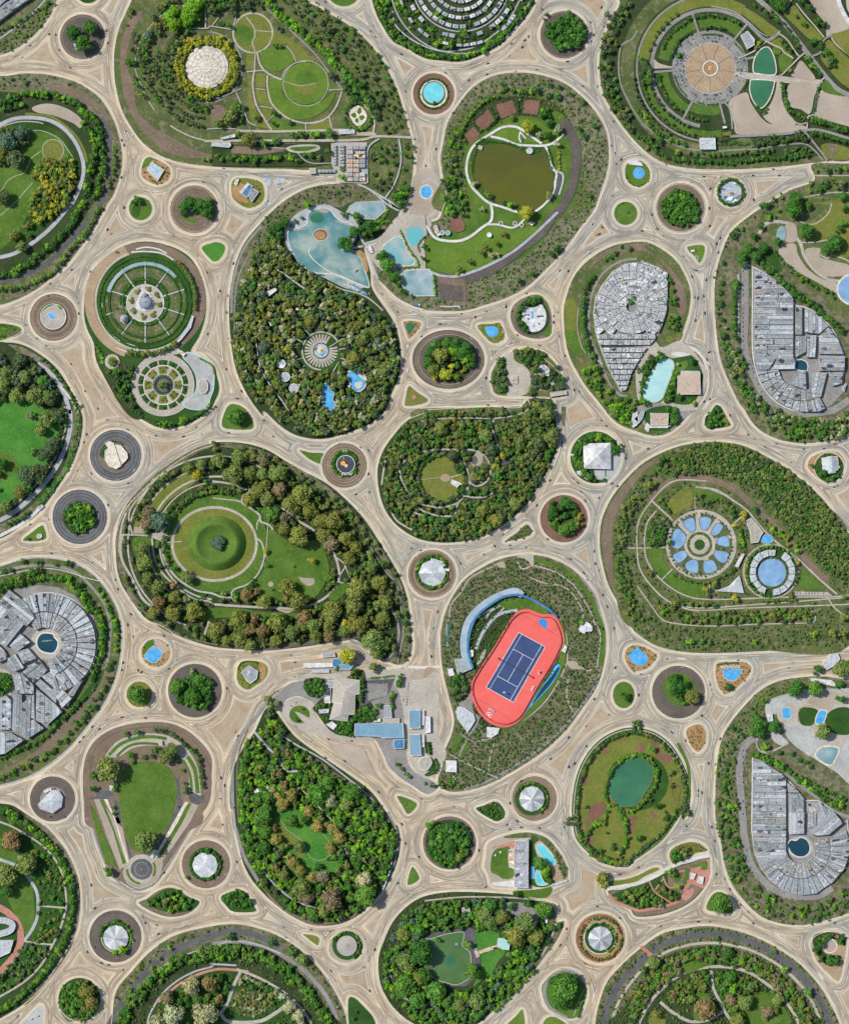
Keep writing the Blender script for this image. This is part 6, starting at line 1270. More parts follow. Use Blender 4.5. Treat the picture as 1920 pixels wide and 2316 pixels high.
e=em('footbridge',*pt('B3 1095,1560'),CTX['z'],.15);tag(e,'pale footbridge spanning the road below the playground','bridge');m=MB();m.box(0,0,5,38,10,.6);m.build('deck','path',e);
for s_ in(-1,1):m=MB();m.box(0,s_*5,5.6,38,.3,1.1);m.build('railing','concrete',e)
for s_ in(-1,1):m=MB();m.box(s_*16,0,0,1.2,8,5);m.build('pier','wall_grey',e)
bg('manor')
sk('path_blue',arcp(*pt('C3 1405,415'),W(192),-10,70),9,sm=False)
ar('paving','! C3 1525,380 1600,390 1600,450 1560,540 1490,600 1490,520 1520,510');ar('paving','! C3 1390,520 1480,520 1480,600 1400,595')
al(arcp(*pt('C3 1405,415'),W(168),100,330),8.5,6.5,9.5,[DK,DK,MD],jit=2.5);al(arcp(*pt('C3 1405,415'),W(150),150,290),9,5,8,[DK,MD],jit=3);tr('C3 1585,330:36:DK 1550,370:30:DK 1425,250:38:BR 1360,255:36:DK 1465,600:20:DK 1390,605:20:DK')
e=bd('! C3 1300,305 1520,300 1522,510 1305,505',8,'roof_white',kind=14,lb='big white hall with a four sided pyramid roof',name='hall',ridge=[(0,0)])
bd('! C3 1245,530 1310,515 1360,560 1350,610 1250,550',4,'roof_white',lb='white slanting annex at the lower left of the pyramid roofed hall',name='annex',un=4)
bd('! C3 1500,260 1525,265 1555,295 1540,315 1510,290',4,'roof_white',lb='small white wing at the upper right of the pyramid roofed hall',name='annex',un=0);bd('! C3 1253,275 1275,275 1300,300 1285,310',3,'roof_white',lb='tiny white porch at the upper left of the pyramid roofed hall',name='porch',un=0,cat='annex');bd('! C3 1195,385 1250,388 1250,403 1195,400',3,'roof_pale',lb='pale gate roof left of the pyramid roofed hall',name='gatehouse',un=0)
bg('rb_purple')
arc('soil_red',pt('C3 1142,918'),W(160),W(60));ar('forest_floor','C3 1010,880 1060,800 1160,770 1250,830 1290,930 1240,1010 1140,1050 1050,1000')
tr('C3 1045,790:26:DK 1150,790:50:DK 1200,820:40:DK 1120,830:36:DK 1050,860:46:DK 1035,900:36:DK 1085,920:30:OM 1140,900:40:DK 1230,870:36:DK 1260,910:34:OL 1255,960:40:OL 1200,970:44:MD 1060,960:40:MD 1140,1010:50:MD 1200,1010:40:MD 1080,990:36:DK 1260,880:26:YL')
e=em('sign_board',*pt('C3 1250,822'),CTX['z'],.6);tag(e,'slim yellow sign board on the purple brown roundabout','sign');m=MB();m.box(0,0,2,9,.6,1.6);m.build('panel','yellow_paint',e);m=MB();m.box(-3,0,0,.3,.3,2);m.build('post','metal',e);m=MB();m.box(3,0,0,.3,.3,2);m.build('post','metal',e)
WC=['roof_white','roof_slate','roof_pale']
bg('rb_cone_w')
c=pt('C3 62,1370')
for r in(185,165,148):arc('tan' if r!=165 else 'soil_red',c,W(r),1.4)
ar('lawn_dark','o C3 65,1355 138 145');al(arcp(*pt('C3 65,1355'),W(128),0,350),6,3,5,[DK,MD,BR],small=True)
cone_hall(pt('C3 62,1365'),W(110),8,['roof_white','roof_pale','roof_pale','roof_white','roof_slate','roof_pale','roof_white','roof_pale'],lb='white faceted cone roof on the central brown ringed roundabout')
bd('! C3 50,1240 160,1270 170,1300 150,1310 50,1265',3.5,'roof_pale',lb='pale terrace row at the top of the central cone roof',name='annex',un=5);bd('! C3 160,1325 205,1330 200,1348 165,1345',3,'roof_pale',lb='pale porch at the right of the central cone roof',name='porch',un=0,cat='annex')
bg('tr_d');bu(ins_(0),5,1.5,3,[DG,OM],.6)
bg('rb_right');c=pt('A4 358,1705');arc('path',c,W(196),1.6);arc('soil',c,W(180),3);ar('forest_floor','o A4 350,1710 150');fo('A4 200,1700 250,1600 350,1560 420,1600 500,1700 490,1780 440,1850 370,1870 280,1840 220,1780',8,6,8.5,[DK,DK,MD]);tr('A4 370,1620:34:BR 280,1650:32:MD 330,1720:34:MD 430,1660:30:MD')
bg('rb_soil');c=pt('B1 1595,48')
for r in(185,160,135):arc('tan' if r==185 else 'soil_dark',c,W(r),1.4)
ar('lawn','B1 1480,90 1530,110 1610,120 1615,150 1570,160 1510,130');tr('B1 1520,40:44:DK 1570,0:50:DK 1545,-20:36:DK 1610,50:42:DK 1650,15:50:DK 1700,30:44:DK 1700,90:46:DK 1660,60:40:DK 1600,10:40:MD 1740,60:30:DK 1510,80:30:DK 1720,-10:36:MD')
bg('gr_a');tr('A1 1125,1655:42:DK');ar('lawn_dark','A1 1100,1690 1160,1680 1140,1780 1080,1760')
bg('gr_b');bg('gr_d');shrub(*pt('B3 1670,78'),3,DK);al(arcp(*pt('B3 1648,82'),W(86),180,260),5,1.5,2.5,[BG],small=True)
bg('gr_c');pool('o A4 15,1420 46','water_blue','roof_blue',1.4,lb='round bright blue wading pool on the green island at right');bd('! A3 1660,1330 1741,1318 A4 40,1340 50,1365 A3 1680,1350',2,'roof_white',lb='slim white canopy at the top of the round wading pool',name='canopy',un=0,pp=False);shrub(*pt('A4 20,1422'),1.3,DK)
al(arcp(*pt('A4 5,1430'),W(95),0,180),6,1.8,3,[DK,YL],small=True)
bg('mosaic');ar('forest_floor','o A4 768,1582 108');ar('mosaic','o A4 765,1577 90');arc('concrete',pt('A4 765,1577'),W(90),1.2);al(arcp(*pt('A4 765,1577'),W(103),0,355),5,3.5,5,[DK,DK,MD])
e=em('statue_fountain',*pt('A4 762,1585'),CTX['z']);tag(e,'red and orange centrepiece fountain on the round mosaic plaza','fountain');m=MB();m.cyl(0,0,0,3.4,3,.8,14);m.build('basin','orange_paint',e);m=MB();m.cyl(0,0,.8,1.6,.6,2,10);m.build('column','red_paint',e)
e=em('flower_bowl',*pt('A4 825,1610'),CTX['z']);tag(e,'small orange flower bowl at the right side of the mosaic plaza','planter');m=MB();m.cyl(0,0,0,1.8,2.2,.8,10);m.build('bowl','orange_paint',e);m=MB();m.cyl(0,0,.8,2,.6,.8,8);m.build('flowers','red_paint',e)
bg('gr_e')
e=em('car_sculpture',*pt('B4 460,390'),CTX['z'],.2);tag(e,'white sculpture on a dark plinth on the small green triangle','sculpture');m=MB();m.box(0,0,0,15,7,.5);m.build('plinth','roof_dark',e);m=MB();m.box(-1,0,.5,9,4.5,2.2);m.box(-1,0,2.7,4,3,1);m.build('figure','roof_white',e)
arc('path_blue',pt('B4 487,445'),W(14),1.2);bd('! B4 402,350 450,345 450,352 403,360',1.2,'roof_adobe',lb='low orange edged wall at the top of the small green triangle',name='low_wall',cat='wall',un=0,pp=False)
bg('villa_a');ar('lawn','A1 1165,1380 1190,1310 1230,1290 1260,1310 1200,1370');e=bd('! A1 1205,1400 1250,1328 1350,1400 1300,1485',5,'roof_pale',lb='flat grey villa terrace with a turquoise pool at upper left',name='villa');CTX['z']+=5.5;pool('! A1 1245,1375 1275,1370 1312,1410 1300,1432','water_pool','roof_white',1,lb='turquoise pool on the flat grey villa at upper left');CTX['z']-=5.5
bu(ins_(2),6,1.5,3,[DK,MD,OM],.5)
bg('villa_b');ar('soil_orange','A2 165,1540 220,1500 280,1530 260,1600 300,1660 220,1650 170,1600');bd('! A2 195,1475 225,1470 205,1520 180,1512',3,'roof_white',lb='white garden shed beside the blue roofed villa',name='shed',un=1)
e=bd('! A2 225,1580 290,1500 335,1530 290,1625',5,'roof_deepblue',lb='villa under a bright blue roof on the round grass island',name='villa',un=1);bd('! A2 300,1610 340,1545 385,1580 330,1660',5.6,'roof_grey_b',lb='slate wing joined to the blue roofed villa',name='villa',un=2);bd('! A2 228,1575 290,1500 310,1515 250,1590',5.8,'roof_white',lb='white strip wing along the blue roofed villa',name='villa',un=1)
bu(ins_(3),9,1.5,2.5,[DK,OM],.4)
# the lower half
bg('oval_park')
ar('scrub','C1 1741,300 1500,400 1200,620 1000,880 950,1200 1050,1550 D1 1180,20 1400,190 D2 100,300 500,310 900,270 1200,230 1330,370 1500,440 1600,420 1635,200 C2 1590,1560 1400,1180 1150,860 900,620 600,450 300,320')
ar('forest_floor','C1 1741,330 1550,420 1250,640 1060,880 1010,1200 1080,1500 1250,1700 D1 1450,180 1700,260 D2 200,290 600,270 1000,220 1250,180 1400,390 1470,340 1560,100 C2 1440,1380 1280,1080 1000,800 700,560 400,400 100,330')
CO=pt('C2 40,1120')
ar('lawn_olive','C1 1200,820 1350,640 1560,540 1600,620 1400,760 1280,900 1100,1040 1130,900');ar('lawn','C1 1100,1080 1250,1080 1300,1300 1400,1500 1350,1420 1200,1300 1100,1200')
ar('lawn_dark','o C2 40,1120 470 450');
for r,a0,a1,w_ in((560,195,290,4.5),(510,185,285,3),(640,190,265,3),(730,170,300,4),(470,95,175,4),(560,80,175,4),(730,110,185,4)):arc('path',CO,W(r),w_,a0,a1,ry=W(r*.98))
ar('lawn','o C2 40,1120 420 400')
ar('lawn_bright','o C2 20,1125 350 305');ar('lawn_olive','o C2 20,1125 335 290',z=CTX['z']+.1);CTX['z']+=.1
arc('path',pt('C2 20,1125'),W(345),6,0,360,ry=W(300))
def mound(q,r,ry,h,mat,lb):
 c=pt(q);n=48;m=MB();rs=[(1,0),(.96,h*.15),(.82,h*.7),(.73,h*.97),(.69,h),(.64,h*.9),(.5,h*.55),(.3,h*.45)]
 m.add([(r*s_*math.cos(TAU*i/n),ry*s_*math.sin(TAU*i/n),z)for s_,z in rs for i in range(n)],[(k*n+i,k*n+(i+1)%n,(k+1)*n+(i+1)%n,(k+1)*n+i)for k in range(len(rs)-1)for i in range(n)]+[tuple(range((len(rs)-1)*n,len(rs)*n))])
 o=m.build('mound',mat,None,(X(c[0]),Y(c[1]),CTX['z']),True);tag(o,lb,'mound',kind='structure');CTX['z']+=.05
mound('C2 42,1120',W(240),W(225),17,'lawn','round grass mound with a hollow top in the oval park')
ar('lawn_dark','o C2 60,1115 62 62',z=CTX['z']+9);tree(*pt('C2 60,1115'),W(58),BG,h=10);t_=TREES.pop();TREES.append((*t_[:2],CTX['z']+8,*t_[3:]))
sk('path','C1 1000,1050 1200,1055 1370,1080',3.5);ar('path','C1 1240,1040 1320,1030 1380,960 1400,960 1380,1030 1380,1090 1320,1100 1250,1070');ar('sand','! C1 1105,985 1190,990 1190,1040 1100,1040')
sk('path','C1 1380,1110 1490,1105',2.5);sk('path','C1 1010,1050 990,1150 1010,1270 1080,1400 1170,1570 1250,1640',6);sk('path','C1 1040,870 1010,950 990,1060 980,1200',4);sk('path','C1 1310,560 1200,690 1100,800 1060,900 1090,1050',3.4);sk('path','C1 1270,590 1130,800',5)
sk('path','C1 1250,1080 1270,1240 1340,1370 1480,1500 1600,1580 1741,1620 D2 -60,200',4.4);sk('path','C1 1330,1090 1350,1240 1440,1390 1600,1500 1741,1530 C2 80,1560 160,1560',4.4)
ar('lawn','C2 480,1000 560,1060 700,1150 830,1090 920,1180 960,1330 930,1440 850,1560 730,1620 600,1600 450,1560 350,1460 430,1330 450,1150');ar('lawn','C2 470,1010 560,1060 650,1140 600,1260 480,1250 400,1480 360,1440 440,1300')
ar('sand','C2 715,1400 780,1405 835,1410 835,1450 790,1470 740,1440');ar('sand','o C2 482,1455 22')
sk('path','C2 0,610 140,630 260,670 320,690 260,730 250,790 330,840 390,890 400,940 470,970 500,1010',4.4);sk('path','C2 10,750 200,770 250,790',3);sk('path','C2 400,900 370,960 370,1010',3);sk('path','C2 440,800 560,820 700,930 830,1010 880,1080 960,1150 1010,1230 1040,1340 1030,1450 960,1540 850,1610 700,1660 550,1650 300,1640 0,1620',5.4)
sk('path','C2 370,1080 410,1120 430,1220 390,1350 300,1450 180,1500 160,1560 200,1600',4);sk('path','C2 460,970 450,1100 440,1230',2);sk('path','C2 1010,1230 1090,1300 1050,1380 1050,1440 1140,1450',3);sk('path','C2 1090,1300 1130,1400',2.4)
ar('lawn','C2 -60,1650 200,1650 400,1680 640,1690 700,1700 560,1741 D2 100,60 -60,90 C1 1600,1700');ar('lawn','C2 960,1540 1060,1450 1130,1470 1060,1560 980,1600');ar('sand','D2 520,-10 640,5 700,-10 640,18 600,20')
sk('asphalt','D2 1480,0 1530,150 1510,300 1440,400 1380,400 1280,310 1130,250',6);sk('asphalt','C2 1300,1150 1400,1320 1520,1480 1560,1741 D2 1570,200 1520,430',3)
ar('soil_dark','D2 0,290 400,310 700,280 1130,225 1130,240 700,300 400,330')
PK=[OL,OM,OL,OM,BRN,MD,OM]
tr('C2 60,440:56:OM 230,420:66:OM 340,410:44:OL 420,440:52:BRN 190,550:80:OM 320,550:60:OM 420,550:54:OM 540,550:70:OM 440,640:50:OL 555,680:56:BRN 380,700:58:OL 310,760:60:OL 460,760:60:OM 650,800:70:OL 740,720:82:OL 805,850:60:OL 865,775:30:MD 490,880:70:MD 590,910:50:BRN 600,1000:52:OL 510,960:26:GO 725,1060:82:OL 900,940:60:OL 1000,940:70:OL 915,1055:60:OL 985,1120:64:BRN 1090,1080:54:OL 1175,1150:50:OL 1130,1240:56:OL 1310,1310:54:OM 1400,1290:36:MD 1370,1440:64:OL 1190,1490:90:OL 1160,1630:70:OM 820,1255:34:YL 670,1310:10:DG 615,1480:68:OL 715,1590:76:OL 615,1575:30:AU 435,1590:56:OL 450,1300:24:MD 440,1185:28:YL 285,1540:50:AU 210,1560:40:MD 370,1520:40:AU 330,1440:34:DK 1420,1600:60:OL 1400,1510:34:AU 990,1660:70:OL 760,1690:50:OL 215,1710:60:OL 350,1720:34:AU 500,1500:10:DG 570,1615:20:MD 850,1020:14:DG 950,1100:14:DG 890,990:24:MD')
tr('C1 1225,870:50:BRN 1220,960:54:BRN 1380,550:36:OL 1625,565:44:YL 1660,480:44:OM 1560,500:50:OM 1345,590:40:OM 1330,940:76:BG 1140,820:24:OL 1180,1170:60:OM 1200,1280:66:OM 1310,1480:60:OM 1440,1560:50:OL 1430,1320:30:MD 1540,1400:50:OM 1220,1400:50:OM 1310,1600:50:AU 1440,1460:40:AU 1600,1670:70:OL 1430,1690:60:OL 1270,1690:50:OL 1540,1580:36:OM 1620,1600:30:MD 1660,1560:20:MD')
tr('D2 230,80:66:OL 350,65:40:AU 430,80:36:MD 540,90:76:OL 420,160:54:AU 310,150:50:AU 660,175:60:OM 45,160:70:OL 230,230:60:OM 120,245:46:OL 525,250:46:OL 760,60:60:AU 745,125:44:OL 835,125:60:OM 950,130:44:OL 960,210:50:AU 990,30:70:OL 1190,115:80:OL 1085,110:40:YL 1090,165:44:OM 1270,140:36:AU 1400,60:56:OL 1320,230:84:OM 1410,260:54:OM 1350,350:50:OM 1480,300:30:OL 320,280:50:OM 890,80:36:AU 600,50:30:OL 850,210:46:OL')
fo(ins_(10),13,5,8,[OM,OL,OM,MD,DG],.72);bu(ins_(3),9,2,4,[OM,DG,MD],.35)
al(arcp(CO[0],CO[1],W(430),150,285,ry=W(425)),8,5,7,[OM,MD,DG],jit=2)
bg('wood_park')
ar('scrub_green','C3 -60,20 500,10 850,0 800,80 300,100 -60,120');sk('path','C3 -60,150 0,110 200,95 400,92 570,95 720,75 820,40 860,0 B3 850,1620 790,1600',3)
for q in('C3 570,95 555,180 590,280 600,380','C3 -60,380 60,355 200,350 400,355 470,390 500,410','C3 230,390 320,460 360,540 370,620 330,720 270,800 240,890 100,890 0,860 -60,820','C3 370,620 430,650 500,620 540,550 530,470 500,410','C3 330,730 420,745 520,730 580,690','C3 -60,790 100,825 200,815 270,790','C2 1640,860 1741,900','C2 1470,860 1520,940 1640,1010','C2 1600,420 1540,500 1560,620 1640,760','C2 1420,440 1400,560 1390,640'):sk('path',q,4)
ar('scrub','C3 380,420 480,400 530,500 500,600 420,640 360,580');ar('sand','C3 385,440 430,370 475,400 465,470 400,490');ar('asphalt_dark','o C3 410,440 26 36');ar('asphalt_dark','o C3 655,435 44 44')
ar('lawn_dark','o C3 150,585 205 190');arc('path',pt('C3 150,585'),W(215),1.5,ry=W(205));ar('lawn_olive','C3 150,400 50,430 -20,500 -45,590 -20,680 50,750 150,765 250,710 285,640 320,600 310,560 260,540 240,480 250,430')
ar('lawn_olive','C3 150,400 50,430 -20,500 -45,590 -20,680 50,750 150,765 250,710 285,640 320,600 310,560 260,540 240,480 250,430');ar('tan','o C3 170,583 40 34');sk('path','C3 200,580 300,555',2.2);sk('path','C3 -40,600 130,578',.9)
bd('! C3 220,595 300,625 300,640 285,640 268,665 215,630',3,'roof_white',lb='white striped canopy on the edge of the yellow sports field',name='canopy',un=0)
WP=[OM,OM,DG,OL,MD,DG,OL,DK]
fo(ins_(5),9.5,4.5,8,WP+[AU]if 0 else WP,.95);al(arcp(*pt('C3 150,585'),W(202),60,330,ry=W(190)),6,3.5,5,[DK,DG,OM])
tr('C3 585,930:56:OL 480,840:44:OL 860,300:10:AU 720,635:20:AU 605,550:44:MD 635,405:34:YL 575,480:30:YL 480,335:30:AU 505,240:50:OM 380,200:40:MD 130,180:56:OM 230,400:46:DG 540,350:50:DG 930,290:50:DG 740,790:50:OM 1000,60:60:OM 790,645:20:MD 1040,240:56:OM 310,150:40:OM')
bg('tennis')
ar('scrub',ins_(7));sk('asphalt','C3 1280,1400 1390,1540 1440,1700 D3 1480,250 1450,420 1400,620 1280,790 1140,960 930,1150 700,1300 500,1410 330,1460',4.5)
sk('lawn','C3 890,1250 1000,1280 1130,1330 1250,1430 1350,1560 1410,1700 D3 1440,100 1465,230 1450,400 1440,460',10)
for i in range(26):
 q=catmull(parse('D3 1420,560 1340,720 1180,910 960,1110 800,1230 600,1390')[0],False,10);p_=q[min(len(q)-2,int(i*len(q)/26))];p2=q[min(len(q)-1,int(i*len(q)/26)+1)];CARS.append((p_[0],p_[1],math.atan2(-(p2[1]-p_[1]),p2[0]-p_[0]),random.choice([(.7,.72,.75),(.1,.3,.7),(.5,.6,.7)]),'parked in the row below the red sports ground',.9))
for q in('C3 890,1300 1000,1330 1100,1370 1180,1430 1220,1460 1290,1560 1370,1700 D3 1390,100 1440,200 1420,400 1405,470 1330,500','C3 860,1395 960,1440 1080,1460 1180,1500 1230,1560 1280,1640 1300,1700 1290,1741','C3 590,1290 560,1310 380,1400 300,1520 220,1620 200,1741 D3 180,130 190,300','D3 1180,540 1165,700 1190,780 1215,830','D3 570,1090 540,1190 520,1330','D3 200,1180 350,1260 500,1330 600,1380','D3 410,1080 560,1045 600,1010 700,960 830,890 960,780 1060,650 1140,500 1170,400 1160,200 1100,60 C3 1110,1741','D3 230,1340 270,1420 340,1480'):sk('path',q,2.6)
ar('sand','C3 590,1285 650,1270 660,1320 620,1320');ar('path','C3 780,1220 885,1212 885,1310 830,1250 760,1235');sk('path','C3 760,1270 800,1330 880,1305',3);ar('sand','D3 1165,425 1230,415 1270,450 1330,490 1290,485 1200,480')
ar('forest_floor','D3 310,420 280,260 330,60 C3 480,1640 700,1560 860,1570 1000,1640 1080,1741 D3 1140,100 1160,260 1140,450 1020,680 840,880 640,1000 500,1000 380,760 420,500')
ar('lawn','C3 580,1600 800,1570 960,1620 1050,1741 D3 1130,100 1165,270 1140,450 1010,700 830,890 640,1000 600,960 1050,500 1100,250 1000,50 700,0')
for i,q in enumerate(('C3 500,1741 540,1680 620,1630','C3 560,1741 650,1650','D3 440,60 490,20 560,-20','D3 420,320 480,180 600,40 760,0')):sk('path_blue',q,4 if i<3 else 7)
sk('lawn_dark','D3 440,440 520,320 640,130 700,50',6);ar('path','D3 450,380 500,320 480,400 430,450')
FIELD=shp('D3 780,0 850,-10 C3 870,1665 960,1700 D3 1060,40 1120,130 1145,240 1120,320 1060,440 960,600 880,740 800,880 720,945 640,960 540,930 450,850 390,740 375,650 390,580 460,460 560,310 680,110 720,50')
e=em('sports_ground',*pt('D3 745,470'),CTX['z']);tag(e,'coral red oval sports ground with one giant blue tennis court','sports ground');ras(FIELD,occ,1)
c0=np.array(pt('D3 745,470'));L_=lambda pts:[(x-c0[0],-(y-c0[1]))for x,y in pts]
m=MB();m.prism(L_(FIELD),0,.3);m.build('court_surround','court_red',e)
A_,B_,C_,D_=[np.array(p)for p in parse('D3 770,182 988,300 728,756 505,632')[0]]
P_=lambda u,v:(1-u)*(1-v)*A_+u*(1-v)*B_+u*v*C_+(1-u)*v*D_
m=MB();m.prism(L_([tuple(P_(*q))for q in((0,0),(1,0),(1,1),(0,1))]),.3,.36);m.build('court','court_blue',e)
def cl(u0,v0,u1,v1,w_=.9):
 a,b=P_(u0,v0),P_(u1,v1);s0,s1=stroke_poly([tuple(a),tuple(b)],w_);m.prism(L_([tuple(s0[0]),tuple(s0[1]),tuple(s1[1]),tuple(s1[0])]),.36,.40+random.random()*.02)
m=MB()
for l in((0,0,1,0),(0,1,1,1),(0,0,0,1),(1,0,1,1),(.125,0,.125,1),(.875,0,.875,1),(.125,.27,.875,.27),(.125,.76,.875,.76),(.5,.27,.5,.76)):cl(*l,.6 if l[0]in(.125,)and l[2]==.125 else .8)
m.build('court_lines','white_paint',e)
na,nb=[np.array(p)for p in parse('D3 605,395 885,550')[0]];t_=(nb-na)/np.hypot(*(nb-na));nn=np.array([-t_[1],t_[0]])
m=MB();s0,s1=stroke_poly([tuple(na),tuple(nb)],1.7);m.prism(L_([tuple(s0[0]),tuple(s0[1]),tuple(s1[1]),tuple(s1[0])]),.5,4.2);m.build('net','roof_dark',e)
for q in(na,nb):
 m=MB();p=L_([tuple(q)])[0];m.box(p[0],p[1],.3,2,4,4.4,.5);m.build('net_post','roof_dark',e)
fin=[tuple(c0+(np.array(p)-c0)*.945)for p in FIELD];s0,s1=stroke_poly(fin,.9,True)
m=MB();n=len(fin);a,b=L_([tuple(q)for q in s0]),L_([tuple(q)for q in s1])
m.add([(x,y,.3)for x,y in a]+[(x,y,3.2)for x,y in a]+[(x,y,3.2)for x,y in b]+[(x,y,.3)for x,y in b],[(r*n+i,r*n+(i+1)%n,(r+1)*n+(i+1)%n,(r+1)*n+i)for r in range(3)for i in range(n)]);m.build('fence','roof_dark',e)
for i,q in enumerate(('D3 690,110 790,30','D3 560,300 640,150','D3 800,40 1110,220','D3 1110,220 1105,300','D3 395,700 700,890','D3 395,700 400,600')):
 a,b=parse(q)[0];s0,s1=stroke_poly([a,b],.5);m=MB();m.prism(L_([tuple(s0[0]),tuple(s0[1]),tuple(s1[1]),tuple(s1[0])]),.305,.5);m.build('fence_rail','roof_dark',e)
ar('blue_paint','D3 940,80 980,70 1005,110 1000,150 970,135 940,110','pavement',z=CTX['z']+.42);
for q,w_,d,mt,l in(('D3 945,510',5,8,'roof_adobe','small umpire hut at the right side of the red ground'),('D3 550,820',14,4,'roof_slate','slate bench shelter at the foot of the red ground'),('D3 885,640',3,12,'roof_white','white bench shelter on the right side of the red ground')):
 bd(rect(pt(q),w_,d,28),2.5,mt,lb=l,name='shelter',un=0,pp=False)
e=em('umpire_lamp',*pt('D3 650,670'),CTX['z']+.4);tag(e,'tall white lamp mast standing at the lower baseline of the blue court','lamp');m=MB();m.cyl(0,0,0,.35,.25,13,8);m.build('mast','roof_white',e);m=MB();m.box(0,0,13,5,3,.8);m.build('lamp_head','roof_white',e)
e=em('ring_emblem',*pt('D3 525,860'),CTX['z']+.32);tag(e,'white painted ring emblem at the foot of the red ground','emblem');m=MB();n=24
m.add([(r*math.cos(TAU*i/n),r*math.sin(TAU*i/n),.05)for r in(6.5,5.6)for i in range(n)],[(i,(i+1)%n,(i+1)%n+n,i+n)for i in range(n)]);m.build('ring','white_paint',e);m=MB();m.cyl(0,0,0,2.5,2.5,.06,12);m.build('disc','white_paint',e)
SP=catmull(parse('D3 370,480 330,380 318,260 345,120 C3 400,1700 500,1610 620,1545 740,1510 800,1545')[0],False)
def ribbon(name,pts,w_,z0,h,mats,lb,cat,lip=None):
 a,b=stroke_poly(pts,w_);c=np.array(pts).mean(0);e=em(name,c[0],c[1],z0);tag(e,lb,cat);n=len(pts)
 fx=lambda q:[(x-c[0],-(y-c[1]))for x,y in q]
 m=MB();A,B=fx(a),fx(b);v=[(x,y,z)for q,z in((A,0),(A,h),(B,h),(B,0))for x,y in q]
 m.add(v,[(r*n+i,r*n+i+1,(r+1)*n+i+1,(r+1)*n+i)for r in range(3)for i in range(n-1)]+[(0,n,2*n,3*n),(n-1,2*n-1,3*n-1,4*n-1)]);m.build('roof',mats[0],e)
 if lip:
  m=MB();a2,b2=stroke_poly(lip,5);A,B=fx(a2),fx(b2);n=len(lip)
  m.add([(x,y,h+.25)for x,y in A]+[(x,y,h+.25)for x,y in B],[(i,i+1,i+1+n,i+n)for i in range(n-1)]);m.build('roof_edge',mats[1],e)
 for i in range(0,len(pts)-1,max(1,len(pts)//10)):
  m=MB();p,q=fx([tuple(a[i])])[0],fx([tuple(b[i])])[0];t=np.array(q)-p;L=np.hypot(*t);t/=L;r=np.array([-t[1],t[0]])*.3;p=np.array(p);q=np.array(q)
  m.prism([tuple(p+r),tuple(p-r),tuple(q-r),tuple(q+r)],h+.01,h+.35);m.build('roof_rib','metal',e)
 for i in(0,len(pts)//2,len(pts)-1):ras([tuple(a[0]),tuple(a[-1]),tuple(b[-1]),tuple(b[0])][:0]or ell(*pts[i],w_/2),occ,1)
 return e
ribbon('grandstand_canopy',SP,15,CTX['z'],8,['roof_sky','roof_deepblue'],'curved pale grandstand canopy with a blue inner edge round the red ground','canopy',catmull(parse('D3 395,470 362,370 355,260 385,130 C3 440,1700 540,1620 640,1560 740,1540 800,1550 900,1590 1000,1650 1080,1720')[0],False))
bd('! D3 245,400 355,395 390,480 270,525',6,'roof_slate',lb='slate roofed block closing the lower end of the curved grandstand',name='block');bd('! D3 370,325 400,325 400,375 375,385',4,'roof_white',lb='small white kiosk inside the curved grandstand',name='kiosk',un=1);bd('! D3 185,480 230,475 245,530 200,540',5,'roof_white',lb='white hut beside the road left of the grandstand',name='hut',un=1)
bd('! D3 270,790 330,800 400,850 415,900 380,960 350,1000 270,890 255,830',5,'roof_pale',lb='fan shaped pale blue roof at the lower left of the red ground',name='hall',un=2);bd('! D3 510,955 615,965 600,1010 545,1045 510,1035',4,'roof_white',lb='white fan roof at the foot of the red ground',name='hall',un=1);bd('! D3 175,1230 262,1232 262,1325 172,1322',5,'roof_white',lb='square white roof between the streets at the bottom',name='hall',un=1)
ar('water_blue','D3 1080,445 1112,470 1060,580 960,700 860,800 810,870 900,720 1010,560','pool_deck');ar('water_dark','D3 1090,470 1105,480 1050,580 960,690 880,770 960,640 1040,540','water');sk('roof_pale','D3 1050,420 960,580 870,740 800,860',3)
bd('! D3 1150,280 1165,300 1150,350 1120,330',4,'roof_white',lb='white tiled kiosk at the right of the red ground',name='kiosk');bd('D3 1265,130 1310,105 1330,95 1370,130 1370,170 1320,175 1310,190 1270,170',5,'roof_white',lb='white leaf shaped pavilion in the scrub right of the red ground',name='pavilion',un=2,pp=False);tr('D3 1245,120:24:MD 1290,100:24:BR')
sk('water_teal','D3 195,100 190,200 185,290',5,name='water');ar('asphalt','D3 330,740 380,680 400,830 450,880 400,1000 340,1010 400,870 280,780')
for q in('! D3 250,1010 315,1040 240,1180 215,1160','! D3 335,1050 390,1090 300,1220 255,1200'):ar('lawn',q)
sk('asphalt','D3 430,920 350,1060 290,1180 260,1340',4);sk('asphalt','D3 300,1020 400,1080',3)
fo('D3 190,560 250,520 330,550 340,640 260,740 220,680',9,6,8.5,[DK,DG,MD]);al('D3 380,280 370,200 420,60 C3 480,1741',7,3,5,[DG,MD]);hg('D3 410,520 540,320 680,90',4,(DK,))
bu(ins_(6),7,1.6,3.6,[DG,OM,DK,MD],.85)
bg('campus')
ar('asphalt',ins_(2));ar('path','D2 620,560 760,530 1000,520 1600,480 1620,560 1741,560 D3 100,500 120,700 110,1000 180,1180 100,1300 0,1380 D2 1600,1180 1500,620 1000,560 760,580')
CTX['ctr']=(880,1600,130,110)
ar('path','o D2 705,830 132 118');ar('path','D2 800,760 860,880 960,990 1100,1035 1260,1045 1340,1060 1250,1080 1000,1060 800,1010 700,950');ar('lawn','o D2 718,855 84 74');ar('path','D2 680,830 800,890 760,920');tr('D2 690,900:20:MD 740,805:14:MD')
